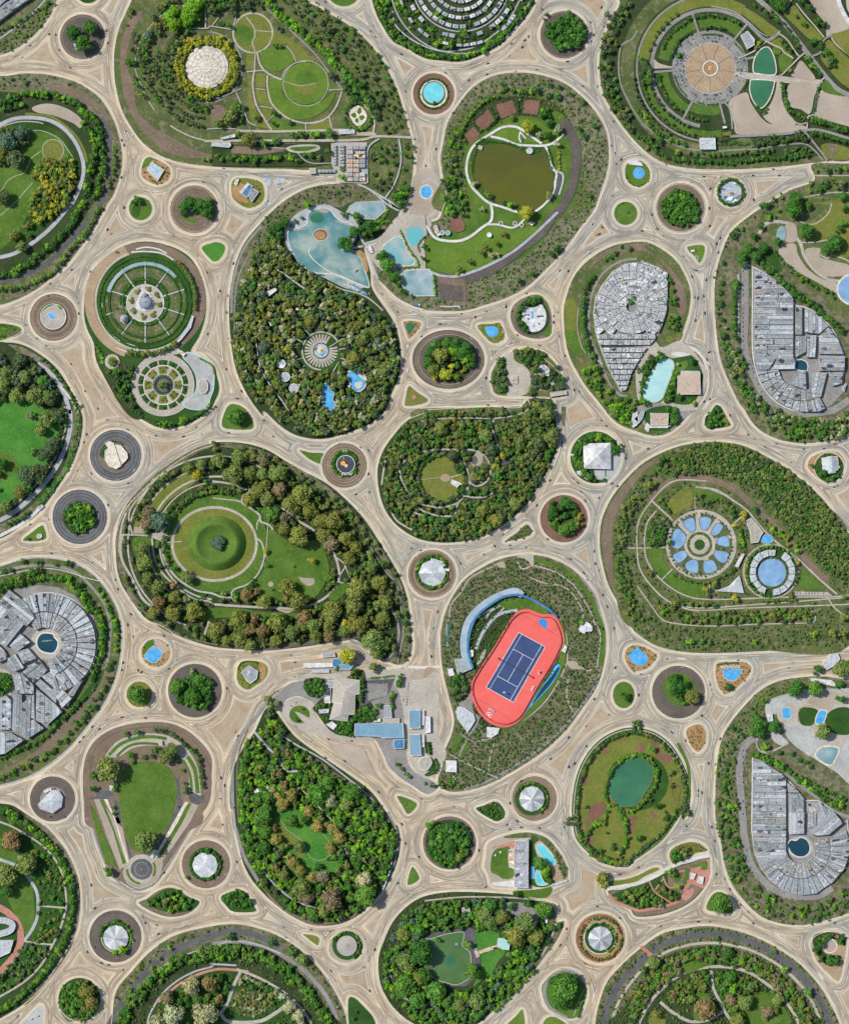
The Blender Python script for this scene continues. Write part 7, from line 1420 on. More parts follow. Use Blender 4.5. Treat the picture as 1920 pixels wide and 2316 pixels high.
ar('forest_floor','D2 850,770 1180,500 1260,540 1240,700 1320,780 1320,900 1180,920 1150,1020 1000,1010 860,850');ar('forest_floor','D2 760,570 910,570 910,700 790,700')
ar('sand','! D2 940,1090 1100,1100 1240,1125 1290,1250 1360,1390 1250,1320 1100,1200 1000,1150');
ar('asphalt_dark','! D2 1255,580 1500,560 1440,700 1320,740 1250,780 1180,800 1230,720');ar('asphalt','! D2 1270,600 1440,600 1440,700 1280,740')
e=bd('! D2 1005,545 1210,575 1210,685 1175,690 1172,850 1120,855 1115,905 965,890 1000,760 985,750',11,'roof_stone',kind=6,lb='large L shaped stone tiled hip roof in the campus',name='hall',ridge=[(0,28),(-6,-2),(-10,-26)])
for q,h,rf,l in(('! D2 1170,928 1565,925 1575,1045 1390,1045 1380,1032 1168,1028',9,'roof_blue','long pale blue roof at the foot of the campus'),('! D2 1488,1060 1578,1055 1575,1130 1490,1135',7,'roof_deepblue','square deep blue roof under the long blue roof'),('! D2 985,395 1060,395 1075,430 1040,480 990,460',6,'roof_deepblue','deep blue roof beside the round street tree'),('! D2 1045,440 1170,438 1130,490 1045,490',6,'roof_blue','pale blue roof at the street side above the campus'),('! D2 905,355 1005,345 1010,380 905,388',5,'roof_slate','slate roof on the tan street above the campus'),('! D2 750,432 985,430 985,465 755,472',4,'roof_white','long thin white roof in the street median'),('! D2 815,485 960,485 960,512 810,512',3,'roof_pale','long glass canopy below the thin white roof'),('! D2 920,708 970,705 972,760 922,760',5,'roof_white','small white house left of the stone roof'),('! D2 955,575 1000,575 998,635 958,635',5,'roof_slate','slate wing at the upper left of the stone roof'),('! D2 920,600 950,600 975,640 975,705 920,700',4,'roof_dark','dark garden court left of the stone roof'),('! D2 875,810 960,808 955,840 880,845',4,'roof_pale','pale terrace house at the left of the stone roof'),('! D2 935,935 985,910 1025,940 995,980',5,'roof_white','white tent roof at the lower left of the stone roof'),('! D2 1410,780 1465,775 1475,880 1412,880',7,'roof_slate','tall narrow slate roof right of the campus garden'),('! D2 1400,885 1535,885 1535,922 1400,922',4,'roof_stone','tan strip roof on top of the long blue roof'),('! D2 1325,888 1380,888 1380,912 1325,915',4,'cream','tiny cream hut above the long blue roof'),('! D2 1615,815 1708,815 1708,965 1620,968',8,'roof_blue','upper of the two sky blue roofs by the street'),('! D2 1618,1015 1705,1015 1715,1188 1625,1188',8,'roof_blue','lower of the two sky blue roofs by the street'),('! D3 5,870 48,870 50,1000 5,1005',6,'roof_white','narrow white roof beside the wide street'),('! D2 1715,820 1741,820 1741,940 1715,940',4,'roof_pale','slim pale roof at the right of the upper blue roof'),('! D2 1715,1020 1741,1020 1741,1120 1715,1120',4,'roof_pale','slim pale roof at the right of the lower blue roof')):
 if '1168,1028' in q:bd(q,h,rf,lb=l,name='hall',un=1)
 else:bd(q,h,rf,lb=l,name='hall' if h>7 else 'house',un=1)
bd('D3 0,1200 40,1200 60,1250 30,1300 0,1310 D2 1700,1290 1695,1230',6,'roof_stone',lb='round stone pavilion at the foot of the campus street',name='pavilion')
ar('lawn_dark','D3 80,1220 110,1230 100,1320 40,1360 0,1350 60,1300');ar('forest_floor','! D3 5,1080 60,1080 60,1190 5,1170');al('D3 30,1090 40,1180',6,4,6,[DK,MD]);al('D3 90,1230 100,1300 50,1345',6,3,5,[DK,MD]);ar('asphalt','! D3 0,490 110,500 120,760 0,760',z=.12)
ar('sand','! D2 1620,490 1741,490 1741,770 1600,790',z=.14);ar('sand','! D2 420,440 470,470 440,520',z=.12)
fo('D2 760,570 910,570 910,650 780,660',9,7,9,[DK,MD]);al('D2 1230,550 1235,650 1200,760',8,5.5,7,[DK,MD]);al('D2 1550,530 1530,620',6,6,8,[DK,MD]);al('D2 1475,670 1470,790',6,5,7,[DK,MD,BR]);al('D2 1340,790 1400,770',7,5,7,[MD]);fo('D2 1200,820 1300,800 1350,860 1290,910 1180,900',9,5,7.5,[DK,MD],ig=True);fo('D2 1020,910 1160,900 1150,1020 1020,1000',8,5,8,[DK,MD]);fo('D2 1380,1060 1480,1060 1490,1150 1460,1220 1410,1180',8,5,7,[DK,MD])
tr('D2 1110,370:66:YL 1330,470:42:OM 1165,500:34:MD 1025,475:24:DK 1160,840:20:DK 460,720:34:OM 490,780:44:OM 1190,860:34:DK 540,760:30:OM');hg('D2 1400,550 1490,540',6,(MD,));hg('D2 1300,555 1380,550',5,(MD,));hg('D2 860,800 900,880 960,880',4,(DK,MD));ar('lawn_olive','D2 450,720 600,620 700,600 500,740',z=.14)
fo('D2 1510,1240 1560,1330 1741,1430 D3 80,1460 280,1440 250,1400 100,1410 0,1400 D2 1640,1380',8,4,6,[OM,MD,DG],.8,True)
for i in range(9):CARS.append((*pt('D2 %d,%d'%(1610-i*2,600+i*22)),PI/2,None,'parked along the street beside the campus',.8))
for q in('D2 1380,600','D2 1410,600','D2 690,760','D2 730,755','D2 650,785','D2 670,775','D2 510,670','D2 540,665','D2 680,545','D2 715,545'):CARS.append((*pt(q),random.uniform(-.4,.4),None,'parked on the campus driveways',.9))
fo('D2 850,560 1600,490 1620,900 1560,1200 1400,1100 1180,940 900,880',7.6,3.5,6.5,[DK,MD,OM],.75)
bg('low_park')
sk('asphalt','D2 450,780 340,900 220,1060 170,1250 165,1450 180,1741 E2 200,160 260,360 380,570',8);sk('soil','D2 300,960 215,1200 205,1500 220,1741',3);sk('asphalt','E2 1440,0 1510,150 1520,300 1470,480 1400,620',5)
ar('soil','E2 400,600 560,770 720,860 900,900 1050,890 1200,820 1100,900 850,930 700,880 520,760');sk('path_blue','D2 350,1000 440,1110 530,1200 600,1310 700,1320',5);sk('path_blue','D2 560,1020 700,1110 900,1220 1100,1370 1300,1540 1450,1741',3.4);sk('path','D2 540,1400 700,1450 850,1590 1000,1741 E2 1090,160',3);sk('path','D2 500,1560 490,1741',2);sk('path_blue','E2 400,450 480,560 560,640 680,730 850,790',3.5);sk('path_blue','E2 1070,270 1120,370',3.5)
ar('scrub','D2 700,1300 850,1220 1000,1330 1200,1450 1450,1700 1380,1690 1200,1500 1000,1380 800,1310')
ar('lawn_vivid','D2 490,1600 600,1620 760,1640 850,1741 E2 960,60 990,150 1000,300 940,400 1100,400 1140,450 1000,500 700,530 600,420 520,300 440,200 480,60')
ar('lawn_olive','E2 480,60 560,90 640,180 760,260 740,380 640,300 520,200');ar('lawn_vivid','E2 600,60 720,100 840,150 900,200 960,300 980,350 900,400 820,390 760,300 690,180');sk('sand','E2 560,60 620,150 740,240 770,320 830,390 920,390 970,330 960,250 890,160',1)
tr('D2 585,1570:50:GO 655,1510:50:GO 640,1640:10:BR 550,1520:44:GO 600,1440:44:AU 545,1340:40:AU 740,1700:40:MD 650,1720:50:MD 790,1640:46:GO 890,1690:40:OM 440,1620:50:MD 425,1700:60:MD 380,1540:50:MD 460,1520:50:MD 490,1460:44:PA 970,1550:60:PA 870,1500:86:MD 685,1600:26:AU 560,1640:24:AU 620,1170:40:AU 650,1190:30:AU 530,1160:40:OL 400,1280:36:OL 1030,1450:34:MD 950,1410:60:MD 1150,1490:66:MD 1100,1580:60:OM 575,1110:30:BG')
tr('E2 655,65:46:DK 745,45:46:MD 870,110:48:GO 935,110:30:AU 990,135:46:GO 1045,205:50:GO 970,285:46:GO 1060,375:44:DK 1110,425:38:OL 1035,450:34:OL 525,215:48:GO 590,275:44:OL 540,325:44:DG 620,360:34:GO 665,405:48:GO 590,510:50:OL 725,470:46:OL 825,525:46:GO 910,515:52:BRN 715,270:46:OM 440,290:50:DK 535,440:40:AU 1245,545:64:PA 980,700:84:BRN 1270,670:86:MD 440,160:50:MD 420,30:70:MD 510,130:36:AU 740,600:70:OM 870,450:36:DK 790,700:50:BRN 1000,540:30:OM 830,830:56:MD 910,810:50:OM 735,660:50:BRN 600,730:34:MD 640,765:44:MD 585,720:30:DK')
fo(ins_(12),12,6,9.5,[MD,MD,DK,OM,BR,BR,DG,MD],.9);al('D2 300,1060 260,1250 250,1500 270,1741 E2 280,100 320,300 380,480',9,6,9,[MD,MD,DK],jit=3);bu(ins_(2),8,2,3.5,[DG,MD,OM],.35)
for q,l in(('! D2 340,1470 380,1460 390,1490 350,1495','small pale hut in the upper left of the leafy park'),('! D2 580,1485 625,1490 615,1505 585,1500','tiny white hut near the golden trees of the leafy park')):bd(q,3,'roof_white',lb=l,name='hut',un=0)
ribbon('canopy',catmull(parse('E2 1480,300 1470,420 1440,540 1395,650')[0],False),2.6,CTX['z'],4,['roof_white'],'long thin white bus canopy on the right rim of the leafy park','canopy')
bg('pools_park')
ar('soil',ins_(6));ar('scrub_green','C4 -200,1000 0,600 200,420 350,330 600,300 850,330 1200,520 1500,760 1741,1080 D4 1741,290 1000,330 400,340 150,270 0,170 -150,0');sk('soil','C4 100,760 300,600 560,590 800,680 1000,860 1200,1050 1400,1270 1560,1430',13)
c=pt('C4 512,1130')
sk('path','C4 570,610 300,610 120,770 10,950 0,1160 20,1320 100,1450 220,1570 350,1630 560,1650 1000,1620 1400,1590 1741,1560',3);sk('path','C4 160,850 80,960 60,1150 100,1300 220,1440 400,1550 600,1580 1000,1570 1300,1560 1560,1560 1741,1545',3)
sk('path','C4 120,770 290,930',4);sk('path','C4 -120,1160 240,1155',2.5);sk('path','C4 200,1420 290,1330',3);sk('path','C4 590,1430 600,1580',3);sk('path','C4 770,980 860,900',3);sk('path','C4 480,660 640,680 760,750 900,850 1000,970 1130,1100 1300,1230 1480,1400 1640,1540',4);sk('path','C4 470,680 475,840',1.5);sk('path','C4 560,660 700,720',2)
sk('path','C4 350,1640 500,1670 900,1650 1500,1630 1741,1620',3);sk('path','D4 0,-200 100,-60 200,70 320,110 600,130 1000,115 1380,105 1450,90 1460,50 1430,0',2.6);sk('path','C4 1560,1560 1620,1650 1741,1741',3)
ar('lawn_olive','C4 230,830 330,700 440,680 450,800 330,870 280,890');ar('lawn','C4 100,1170 200,1170 220,1270 260,1340 200,1390 120,1290');ar('lawn','C4 230,1410 280,1370 420,1440 540,1470 540,1560 420,1550 300,1490');ar('lawn','! C4 1360,1330 1540,1500 1310,1500');ar('lawn','C4 480,670 560,680 740,760 700,750 480,740')
ar('path','o C4 525,1130 290 285');ar('scrub_green','o C4 522,1130 258 252');spokes('path',c,W(120),W(265),9,W(42),-93+0)
ar('path','o C4 512,1130 128')
for i,q in enumerate(('C4 375,950 440,910 470,930 480,1000 455,1028 430,1020','C4 510,920 560,902 608,925 590,985 560,1010 525,1000','C4 640,970 670,955 705,985 665,1045 630,1058 602,1040','C4 655,1090 700,1060 745,1070 757,1130 740,1150 660,1130','C4 632,1190 660,1178 748,1200 735,1260 700,1283 640,1240','C4 542,1280 580,1258 625,1262 655,1320 640,1350 570,1368 545,1340','C4 395,1290 440,1255 490,1258 503,1300 490,1365 410,1340','C4 295,1215 370,1180 405,1200 408,1230 350,1280 310,1260','C4 285,1090 300,1020 340,1000 400,1060 375,1140 330,1165 280,1140')):
 pool(q,'water_sky','soil_dark',1.2,lb='blue petal pool %s the wheel garden'%['at the upper left of','at the top of','at the upper right of','at the right of','at the lower right of','just right of the foot of','just left of the foot of','at the lower left of','large at the left of'][i])
arc('scrub_green',c,W(92),W(24));ar('path','o C4 512,1130 78');ar('lawn_dark','o C4 512,1132 44')
for i in range(10):
 a=math.radians(i*36+12);hg([(c[0]+W(92)*math.cos(a-.2),c[1]+W(92)*math.sin(a-.2)),(c[0]+W(92)*math.cos(a+.2),c[1]+W(92)*math.sin(a+.2))],3,(DK,MD),1.4,lb='small hedge bed, %s, wheel garden hub ring'%wh(c[0]+30*math.cos(a),c[1]+30*math.sin(a),(c[0],c[1],36,36)))
al(arcp(c[0],c[1],W(258),0,350),9,2,3.6,[MD,DK,OM],small=True)
bd('! C4 890,935 930,910 965,950 1030,1030 1010,1060 990,1110 930,1120 925,1040',5,'roof_stone',lb='angular stone terrace building right of the wheel garden',name='house',un=3);pool('C4 1010,1085 1030,1055 1075,1048 1110,1070 1110,1105 1060,1122 1020,1110','water_blue','sand',2,lb='small blue oval pool beside the angular stone terrace')
bd('! C4 855,1205 878,1208 825,1318 797,1305',4,'roof_white',lb='slim white roof between the wheel garden and the ring building',name='hall',un=2)
bd('! C4 835,1385 870,1525 640,1510 750,1470',4,'roof_pale',kind=3,lb='triangular pale tent roof below the wheel garden',name='tent',ridge=[(4,2)],cat='tent')
ar('soil','o C4 1095,1350 240 225');arc('path',pt('C4 1095,1350'),W(222),3);ar('lawn_dark','o C4 1095,1350 205')
for i in range(17):
 a0=i*360/17+5
 if i in(4,13):continue
 bk(radcell_cvx(pt('C4 1105,1358'),W(138),W(178+random.randint(0,18)),a0,a0+19.5),random.uniform(5,7),'roof_pale','ring of pale houses round the big round pool','curved',un=2)
pool('o C4 1105,1360 118','water_sky','soil_dark',2,lb='large round sky blue pool inside the ring of pale houses');al(arcp(*pt('C4 1105,1360'),W(128),0,350),5,2,3.2,[DK,MD,OM],small=True);al(arcp(*pt('C4 1095,1350'),W(205),90,400),9,3.5,6,[MD,DK,BR])
ar('path','! C4 1280,1515 1560,1520 1600,1550 1280,1548');[CARS.append((*pt('C4 %d,%d'%(1310+i*24,1530)),PI/2,None,'parked in the strip right of the ring building',.8))for i in range(10)]
fo('C4 400,330 600,290 850,330 1100,440 1300,570 1500,760 1650,960 1800,1150 1800,1500 1640,1400 1500,1290 1350,1130 1200,960 1050,780 900,640 700,560 540,540 380,560 370,440',7,4,5.6,[DG,OM,DK,OM])
fo('C4 140,450 260,420 400,460 400,560 280,580 130,640 60,720 -60,760 -180,860 -220,1000 -240,1250 -120,1600 -60,1741 D4 100,60 0,20 C4 -20,1600 -100,1200 -40,900 80,640',9.5,4.5,7,[OM,MD,DG,OL],.7)
tr('C4 90,640:44:OL 205,430:36:DK 25,590:20:MD 300,1610:36:OL 870,890:40:YL 960,840:34:MD 515,720:26:OM 795,1570:34:YL 775,860:28:MD 1040,930:20:OL 265,1110:26:MD 105,1360:30:OL 560,1500:30:YL 570,1545:26:OL 1250,1540:30:OL 625,1450:34:OL 800,970:24:YL 1315,1280:20:YL 1700,1560:24:MD 210,1680:24:BR 410,1741:20:BR')
al('C4 1060,960 1150,1020 1220,1080 1290,1150 1330,1190',7,5.5,8,[OL,OM,BR],jit=5);fo('C4 100,930 160,890 250,960 220,1140 90,1140',8,5,7.5,[DG,DK,OM]);al('C4 480,700 520,790 640,760 760,800 800,890',7,3.5,6,[DK,OM,MD],jit=4);al('C4 180,740 230,830 280,860',7,4,6,[OM,DK],jit=3);al('C4 840,1000 860,1150',6,4.5,6,[MD,BR]);al('C4 290,1370 400,1420 560,1440 700,1390 800,1330',7,3.5,5.5,[OM,MD,DK]);al('C4 1020,1590 1300,1580',6,3.5,6,[MD,OL,OM])
fo('D4 150,-20 300,60 600,115 1000,105 1400,80 1410,0 1000,-30 600,-60 200,-100',9,4,7,[OM,DG,MD,OL],.8);bu(ins_(5),8.5,1.8,4,[OM,DG,MD],.65);tr('D4 430,260:34:BR 530,255:24:MD 590,265:24:MD 695,260:16:MD 765,270:16:MD 965,250:24:BR 1200,235:16:MD 1440,190:30:BR 1590,190:40:OL 1680,190:40:OL 1690,60:40:OL 410,60:24:BR 205,20:24:BR 325,45:24:MD 990,80:26:BR 1110,40:34:OL 1235,65:20:BR')
bg('round_mall')
sk('asphalt','C1 -60,1380 0,1360 200,1310 400,1300 600,1350 720,1440 850,1600 900,1741 D1 910,100 900,280 870,480 800,560',6);sk('concrete','C1 -60,1400 0,1390 300,1330 500,1340 700,1400 820,1430',1.5)
sk('path_blue','C1 0,1310 200,1250 400,1240 600,1280 750,1360 870,1490 955,1640 985,1741 D1 1000,150 995,350 955,545 875,735 750,915 590,1110 440,1240 240,1365 0,1440',2.4)
ar('soil','D1 940,500 860,720 700,920 520,1080 380,1200 160,1330 0,1400 0,1330 250,1190 450,1020 640,800 780,600 850,480');ar('lawn_dark','D1 860,480 800,640 640,820 560,900 600,800 740,620')
out=shp('! C1 -250,1720 0,1590 120,1500 320,1462 480,1480 620,1550 720,1680 D1 770,40 800,200 790,400 690,580 540,800 390,960 240,1060 60,1170 -200,1250')
ar('asphalt',out);arc('concrete',pt('D1 385,275'),W(418),2.6,-105,40);c=pt('D1 380,275');R_=random.Random(9);RF=['roof_grey_a','roof_grey_b','roof_grey_b','roof_grey_c','roof_grey_a']
for i in range(26):
 a0=-125+i*8.2
 if a0>72:break
 for r0,r1 in((W(135),W(260)),(W(268),W(415))):
  p=clip(out,radcell_cvx(c,r0,r1,a0+.45,a0+7.75));
  if p:bk(p,R_.uniform(7,11),R_.choice(RF),'radial roofs of the great round building',R_.choice(['long','narrow']),un=3)
for a in range(8):
 for b in range(3):
  q=rect(pt('D1 %d,%d'%(360+a*48-b*8,430+a*20+b*150-40)),24,40,-32)
qs=['! D1 345,540 490,470 560,560 500,660','! D1 300,600 340,560 480,680 470,760','! D1 470,700 520,640 600,720 520,800','! D1 310,640 460,760 520,830 400,940 305,900','! D1 120,690 190,690 190,760 290,690 295,900 370,965 240,1050 110,980','! D1 0,730 60,690 105,735 105,975 0,975','! D1 -100,990 100,1000 210,1060 60,1170 -100,1200','! D1 200,500 330,400 400,490 290,600','! D1 80,390 140,360 210,470 130,500 70,450','! D1 150,340 240,310 310,390 200,440','! D1 110,520 200,520 290,610 290,680 150,680','! D1 -100,0 60,-60 250,60 60,300 -100,200','! D1 90,290 180,190 260,260 150,340','! D1 -100,200 40,320 80,390 0,430 -100,330','! D1 0,-60 90,-170 230,-60 300,60 230,130 120,40','! D1 560,690 640,590 690,570 560,790']
for q in qs:
 p=clip(shp(q),[tuple(v)for v in ell(*pt('D1 250,280'),W(900))])
 if p:bk(shp(q),R_.uniform(7,12),R_.choice(RF),'angular roofs of the great round building','angular',un=3)
ar('path','o D1 380,275 128');e=pool('D1 330,200 380,185 440,195 450,220 480,260 470,320 430,355 350,340 310,300 305,250','water_dark','concrete',3.4,lb='dark round pool at the hub of the great round building')
lettering('TCHAPERFIGN','D1 388,252',3.6,6,CTX['z']+.25,'roof_white','small white lettering across the dark round pool')
ar('path','D1 -80,480 50,490 100,540 118,610 100,690 0,700 -80,700');ar('lawn_dark','o D1 20,600 84');fo('D1 -60,520 60,520 100,600 60,680 -60,680',7,5,8,[DK,MD]);
al('C1 -60,1480 60,1440 160,1400 240,1380 320,1350',11,8,11,[OL,MD,DK],jit=3);al('C1 -40,1540 100,1460 240,1430 380,1400 500,1390 620,1440 700,1520 760,1620 830,1741 D1 840,100 850,250 830,380',8,6,9,LUSH,jit=4);al('C1 540,1400 620,1500 700,1600 760,1700',8,5,8,LUSH,jit=4)
al('D1 800,20 840,150 850,300 810,450 740,580',7.5,5,7.5,[DK,DK,MD],jit=2);al('D1 920,400 880,580 820,700 720,830 620,960 540,1060 440,1150 330,1200 200,1290 80,1350 -60,1400',8,4.5,7.5,[MD,BR,MD,DK],jit=6);al('D1 700,700 620,800 500,900 380,1030 280,1090 160,1150 0,1240',8,4,7,[DK,MD],jit=3)
al('C1 800,1480 880,1620 920,1741 D1 950,100 960,250 940,330',8,4,7,[DK,MD,BR],jit=4);tr('C1 200,1270:26:MD 320,1275:28:DK 560,1280:34:DK 35,1345:24:DK 95,1340:24:DK 465,1300:18:DK')
bu('D1 940,450 860,700 500,1080 250,1260 0,1400 0,1340 300,1180 600,900 840,500',8,2,4,[MD,BR,OM,DG],.7)
bg('mall_s')
ar('scrub_green','D4 1000,700 1200,600 1400,560 1300,700 1000,900');CTX['ctr']=(1800,1780,130,160)
ar('paving','D4 1050,800 1100,730 1250,680 1400,650 1741,640 1800,640 1800,1400 1620,1320 1440,1210 1290,1110 1200,990 1170,860 1100,880 1180,1020 1240,1090 1180,1110 1110,1060 1080,950')
ar('path','D4 1180,800 1741,680 1800,1330 1600,1300 1430,1200 1300,1100 1210,980');ar('sand','! D4 1480,640 1670,680 1590,830 1390,760');ar('paving','! D4 1210,960 1380,940 1560,1050 1410,1200 1300,1110');ar('paving','! D4 1700,1060 1800,1030 1800,1320 1610,1300')
ar('lawn_dark','D4 1335,805 1480,820 1440,940 1340,930');arc('soil_orange',pt('D4 1405,870'),W(88),1.2,150,300);ar('lawn_dark','o D4 1690,910 150 115')
pool('! D4 1188,800 1260,800 1262,888 1190,890','water_blue','concrete',1.6,lb='square blue pool at the upper left of the lower right pool park');pool('D4 1490,830 1520,818 1550,830 1550,870 1520,930 1490,940 1462,920 1465,880','water_blue','cream',2,lb='capsule shaped blue pool between two dark lawns');pool('D4 1460,1180 1500,1130 1560,1115 1640,1125 1655,1160 1620,1230 1595,1272 1540,1260 1480,1220','water_grey','cream',3.5,lb='fan shaped grey green pool at the right edge')
bd('! D4 1060,850 1105,845 1112,905 1070,915',4,'roof_white',lb='white shed with a slanting roof beside the pool park lane',name='shed');bd('! D4 1420,555 1590,572 1620,600 1620,625 1500,600 1425,580',4,'roof_white',lb='long white roof at the top of the lower right pool park',name='hall',un=3);bd('! D4 1515,430 1580,360 1640,350 1660,400 1600,460 1550,490',5,'roof_pale',lb='rounded pale greenhouse roof by the street at the right',name='greenhouse',un=0)
sk('asphalt','D4 980,1040 900,1090 860,1180 840,1320 850,1500 870,1741 E4 880,200 930,420 1030,560 1150,650 1300,690 1480,690 1600,620',16);sk('asphalt','D4 1190,1300 1300,1410 1480,1540 1600,1640 1741,1700',7);arc('path',pt('D4 1060,1090'),W(82),2.4,80,300);sk('path','D4 1020,1160 1120,1150 1220,1100',3.5)
ar('scrub_pink','D4 1230,1130 1400,1260 1600,1390 1741,1440 1741,1520 1500,1420 1340,1280 1200,1180')
tr('D4 1290,640:66:DK 1450,630:60:MD 975,930:66:DK 1000,990:50:DK 930,1010:34:MD 1110,955:50:DK 770,610:10:DG 1515,990:60:OM 1660,730:44:DK 1045,1120:40:BR 1470,490:44:DK 1640,490:56:OM 1700,480:50:OM 1700,440:44:MD 1650,610:36:DK 1070,1230:36:MD 1170,1280:44:MD 775,960:24:DK 1035,745:24:DK 1165,1165:24:DK 1270,1175:24:DK 1330,1220:28:DK 1380,1235:24:DK 1420,1280:22:DK')
al('D4 940,1180 1010,1190 1100,1230 1200,1290 1290,1360 1390,1430 1480,1500 1580,1570 1680,1620',7.5,6,8.5,[MD,BR,DK],jit=2.5);al('D4 1340,1360 1440,1430 1560,1480 1680,1540 1760,1570',8,5,7.5,[MD,DK],jit=2);al('D4 830,960 870,1040',9,4,5,[DK])
out=shp('! D4 945,1205 1040,1250 1180,1340 1280,1440 1380,1560 1480,1560 1600,1640 1680,1741 E4 1720,60 1735,200 1730,350 1690,460 1600,570 1460,665 1340,680 1200,640 1090,560 1010,450 960,320 938,150')
ar('asphalt',out);sk('concrete',out,2,cz=True,sm=False);c=pt('E4 1335,300');R_=random.Random(11)
for y in range(1230,1741+456-130,52):
 hh=46;cuts=[946,R_.randint(1040,1130),1215]
 for x0,x1 in zip(cuts[:-1],cuts[1:]):
  p=clip(out,shp('! D4 %f,%f %f,%f %f,%f %f,%f'%(x0,y,x1-1,y,x1-1,y+hh+3,x0,y+hh+3)))
  if p:bk(p,R_.uniform(7,9),R_.choice(RF),'slab roofs of the lower right complex',un=3)
for q in('! D4 1240,1500 1360,1500 1362,1741 1240,1741','! E4 1238,0 1365,0 1365,175 1240,178','! D4 1395,1565 1500,1575 1560,1741 1395,1741','! E4 1395,0 1460,0 1460,120 1395,120','! D4 1220,1400 1280,1450 1340,1490 1235,1490','! D4 1505,1590 1600,1650 1670,1741 1565,1741','! E4 1465,10 1570,0 1500,110 1465,120','! E4 1580,0 1680,10 1700,60 1560,180 1440,190 1400,150'):
 p=clip(out,shp(q));
 if p:bk(p,R_.uniform(8,11),R_.choice(RF),'slab roofs of the lower right complex','tall',un=4)
for i in range(24):
 a0=-22+i*9
 if a0>178:break
 for r0,r1 in((W(118),W(240)),(W(246),W(400))):
  p=clip(out,radcell_cvx(c,r0,r1,a0+.4,a0+8.6));
  if p and not(np.array(p)[:,0].mean()<pt('E4 1215,0')[0]and np.array(p)[:,1].mean()<pt('E4 0,235')[1]):bk(p,R_.uniform(6,9),R_.choice(RF),'radial roofs of the lower right complex','wedge shaped',un=3)
ar('path','o E4 1335,290 108 90');pool('E4 1235,270 1260,230 1300,235 1340,210 1390,230 1415,280 1410,330 1370,365 1310,365 1260,330','water_dark','concrete',2,lb='dark green garden pool at the hub of the lower right complex')
fo('E4 640,-100 840,-100 860,200 900,400 1000,600 1150,700 1350,740 1600,640 1741,560 1741,780 1500,870 1250,890 1000,800 850,640 740,430 680,200',13,4.5,8,[DK,MD,BR,DG],.55);bu('D4 1000,680 1300,600 950,1000 860,1080 810,1400 830,1741 E4 850,200 920,500 1100,720 1400,780 1741,720 1741,830 1400,920 1100,880 850,690 720,400 650,0 D4 650,1300 720,1000',10,2,4.5,[MD,DK,OM,BR],.7);al('D4 790,1120 760,1250 700,1400 740,1600',16,5,8,[DK,MD],jit=6)
for i in range(22):CARS.append((*pt('D4 %d,%d'%(868+(i%2)*28,1150+(i//2)*52)),PI/2+(0 if i%2 else .1),None,'parked beside the lower right complex',.9))
for i in range(16):a=math.radians(178-i*6.4);CARS.append((c[0]+W(440)*math.cos(a),c[1]+W(425)*math.sin(a),-a+PI/2,None,'parked round the foot of the lower right complex',.9))
bg('ball')
sk('soil_dark','D1 740,1400 780,1150 950,1010 1200,960 1400,970 1560,1040 1680,1180 1741,1350',2);sk('asphalt','E1 740,60 800,250 870,430 960,560 1080,640 1220,620 1330,500 1450,330 1560,150 1650,10',4)
ar('path','D1 870,1190 960,1080 1100,1025 1250,1010 1400,1040 1530,1130 1620,1280 1650,1500 1640,1520 1550,1480 1545,1300 1480,1200 1380,1130 1250,1110 1100,1130 980,1200 900,1210');ar('soil','D1 990,1200 1100,1150 1250,1130 1400,1160 1500,1260 1540,1500 1470,1500 1460,1360 1300,1240 1100,1240 950,1400 880,1400 900,1250')
sk('lawn','D1 895,1190 990,1100 1120,1050 1250,1038 1370,1055',7.5);sk('lawn','D1 960,1200 1050,1120 1160,1092 1310,1100',5.5);sk('lawn','D1 1540,1200 1600,1310 1625,1500',9);sk('lawn','D1 1505,1230 1560,1350 1575,1480',6)
ar('soil','D1 700,1741 760,1560 800,1400 960,1380 990,1741 E1 1060,380 1100,360 1260,350 1450,60 1500,0 D1 1500,1600 1440,1280 1540,1300 1560,1560 1640,1600 1660,1741 E1 1500,200 1300,500 1100,560 1000,500 860,200')
ar('asphalt_dark','D1 795,1490 900,1480 935,1520 900,1545 800,1550 695,1550 790,1530');ar('asphalt_dark','D1 1560,1490 1640,1520 1680,1520 1640,1590 1570,1570');sk('asphalt_dark','D1 950,1560 980,1741 E1 960,50 1030,250 1080,380 1180,350 1300,290 1400,120 1460,-20 D1 1480,1600 1450,1380',9)
ar('lawn','D1 980,1480 1000,1340 1090,1260 1240,1240 1370,1280 1440,1380 1455,1500 1430,1620 1400,1741 E1 1300,220 1240,310 1180,325 1110,320 1060,260 1010,100 990,0 D1 985,1650');ar('lawn','D1 985,1480 1000,1340 1090,1262 1240,1244 1365,1282 1436,1380 1300,1420 1150,1480')
for q,mt in(('! D1 775,1550 825,1550 960,1741 E1 1010,130 1070,430 985,472 880,200','sand'),('! D1 740,1600 780,1620 820,1741 E1 970,460 870,430 790,150','lawn'),('! D1 820,1555 845,1555 920,1741 E1 1040,420 1010,430 930,150','lawn'),('! D1 855,1550 885,1550 960,1741 E1 1065,420 1048,425 940,60','cream'),('! D1 1540,1570 1630,1600 1560,1741 E1 1340,400 1260,400 1450,60','sand'),('! D1 1550,1580 1575,1585 1500,1741 E1 1300,410 1285,390 1440,80','lawn'),('! D1 1520,1570 1545,1575 1460,1741 E1 1270,400 1255,390','cream')):ar(mt,q)
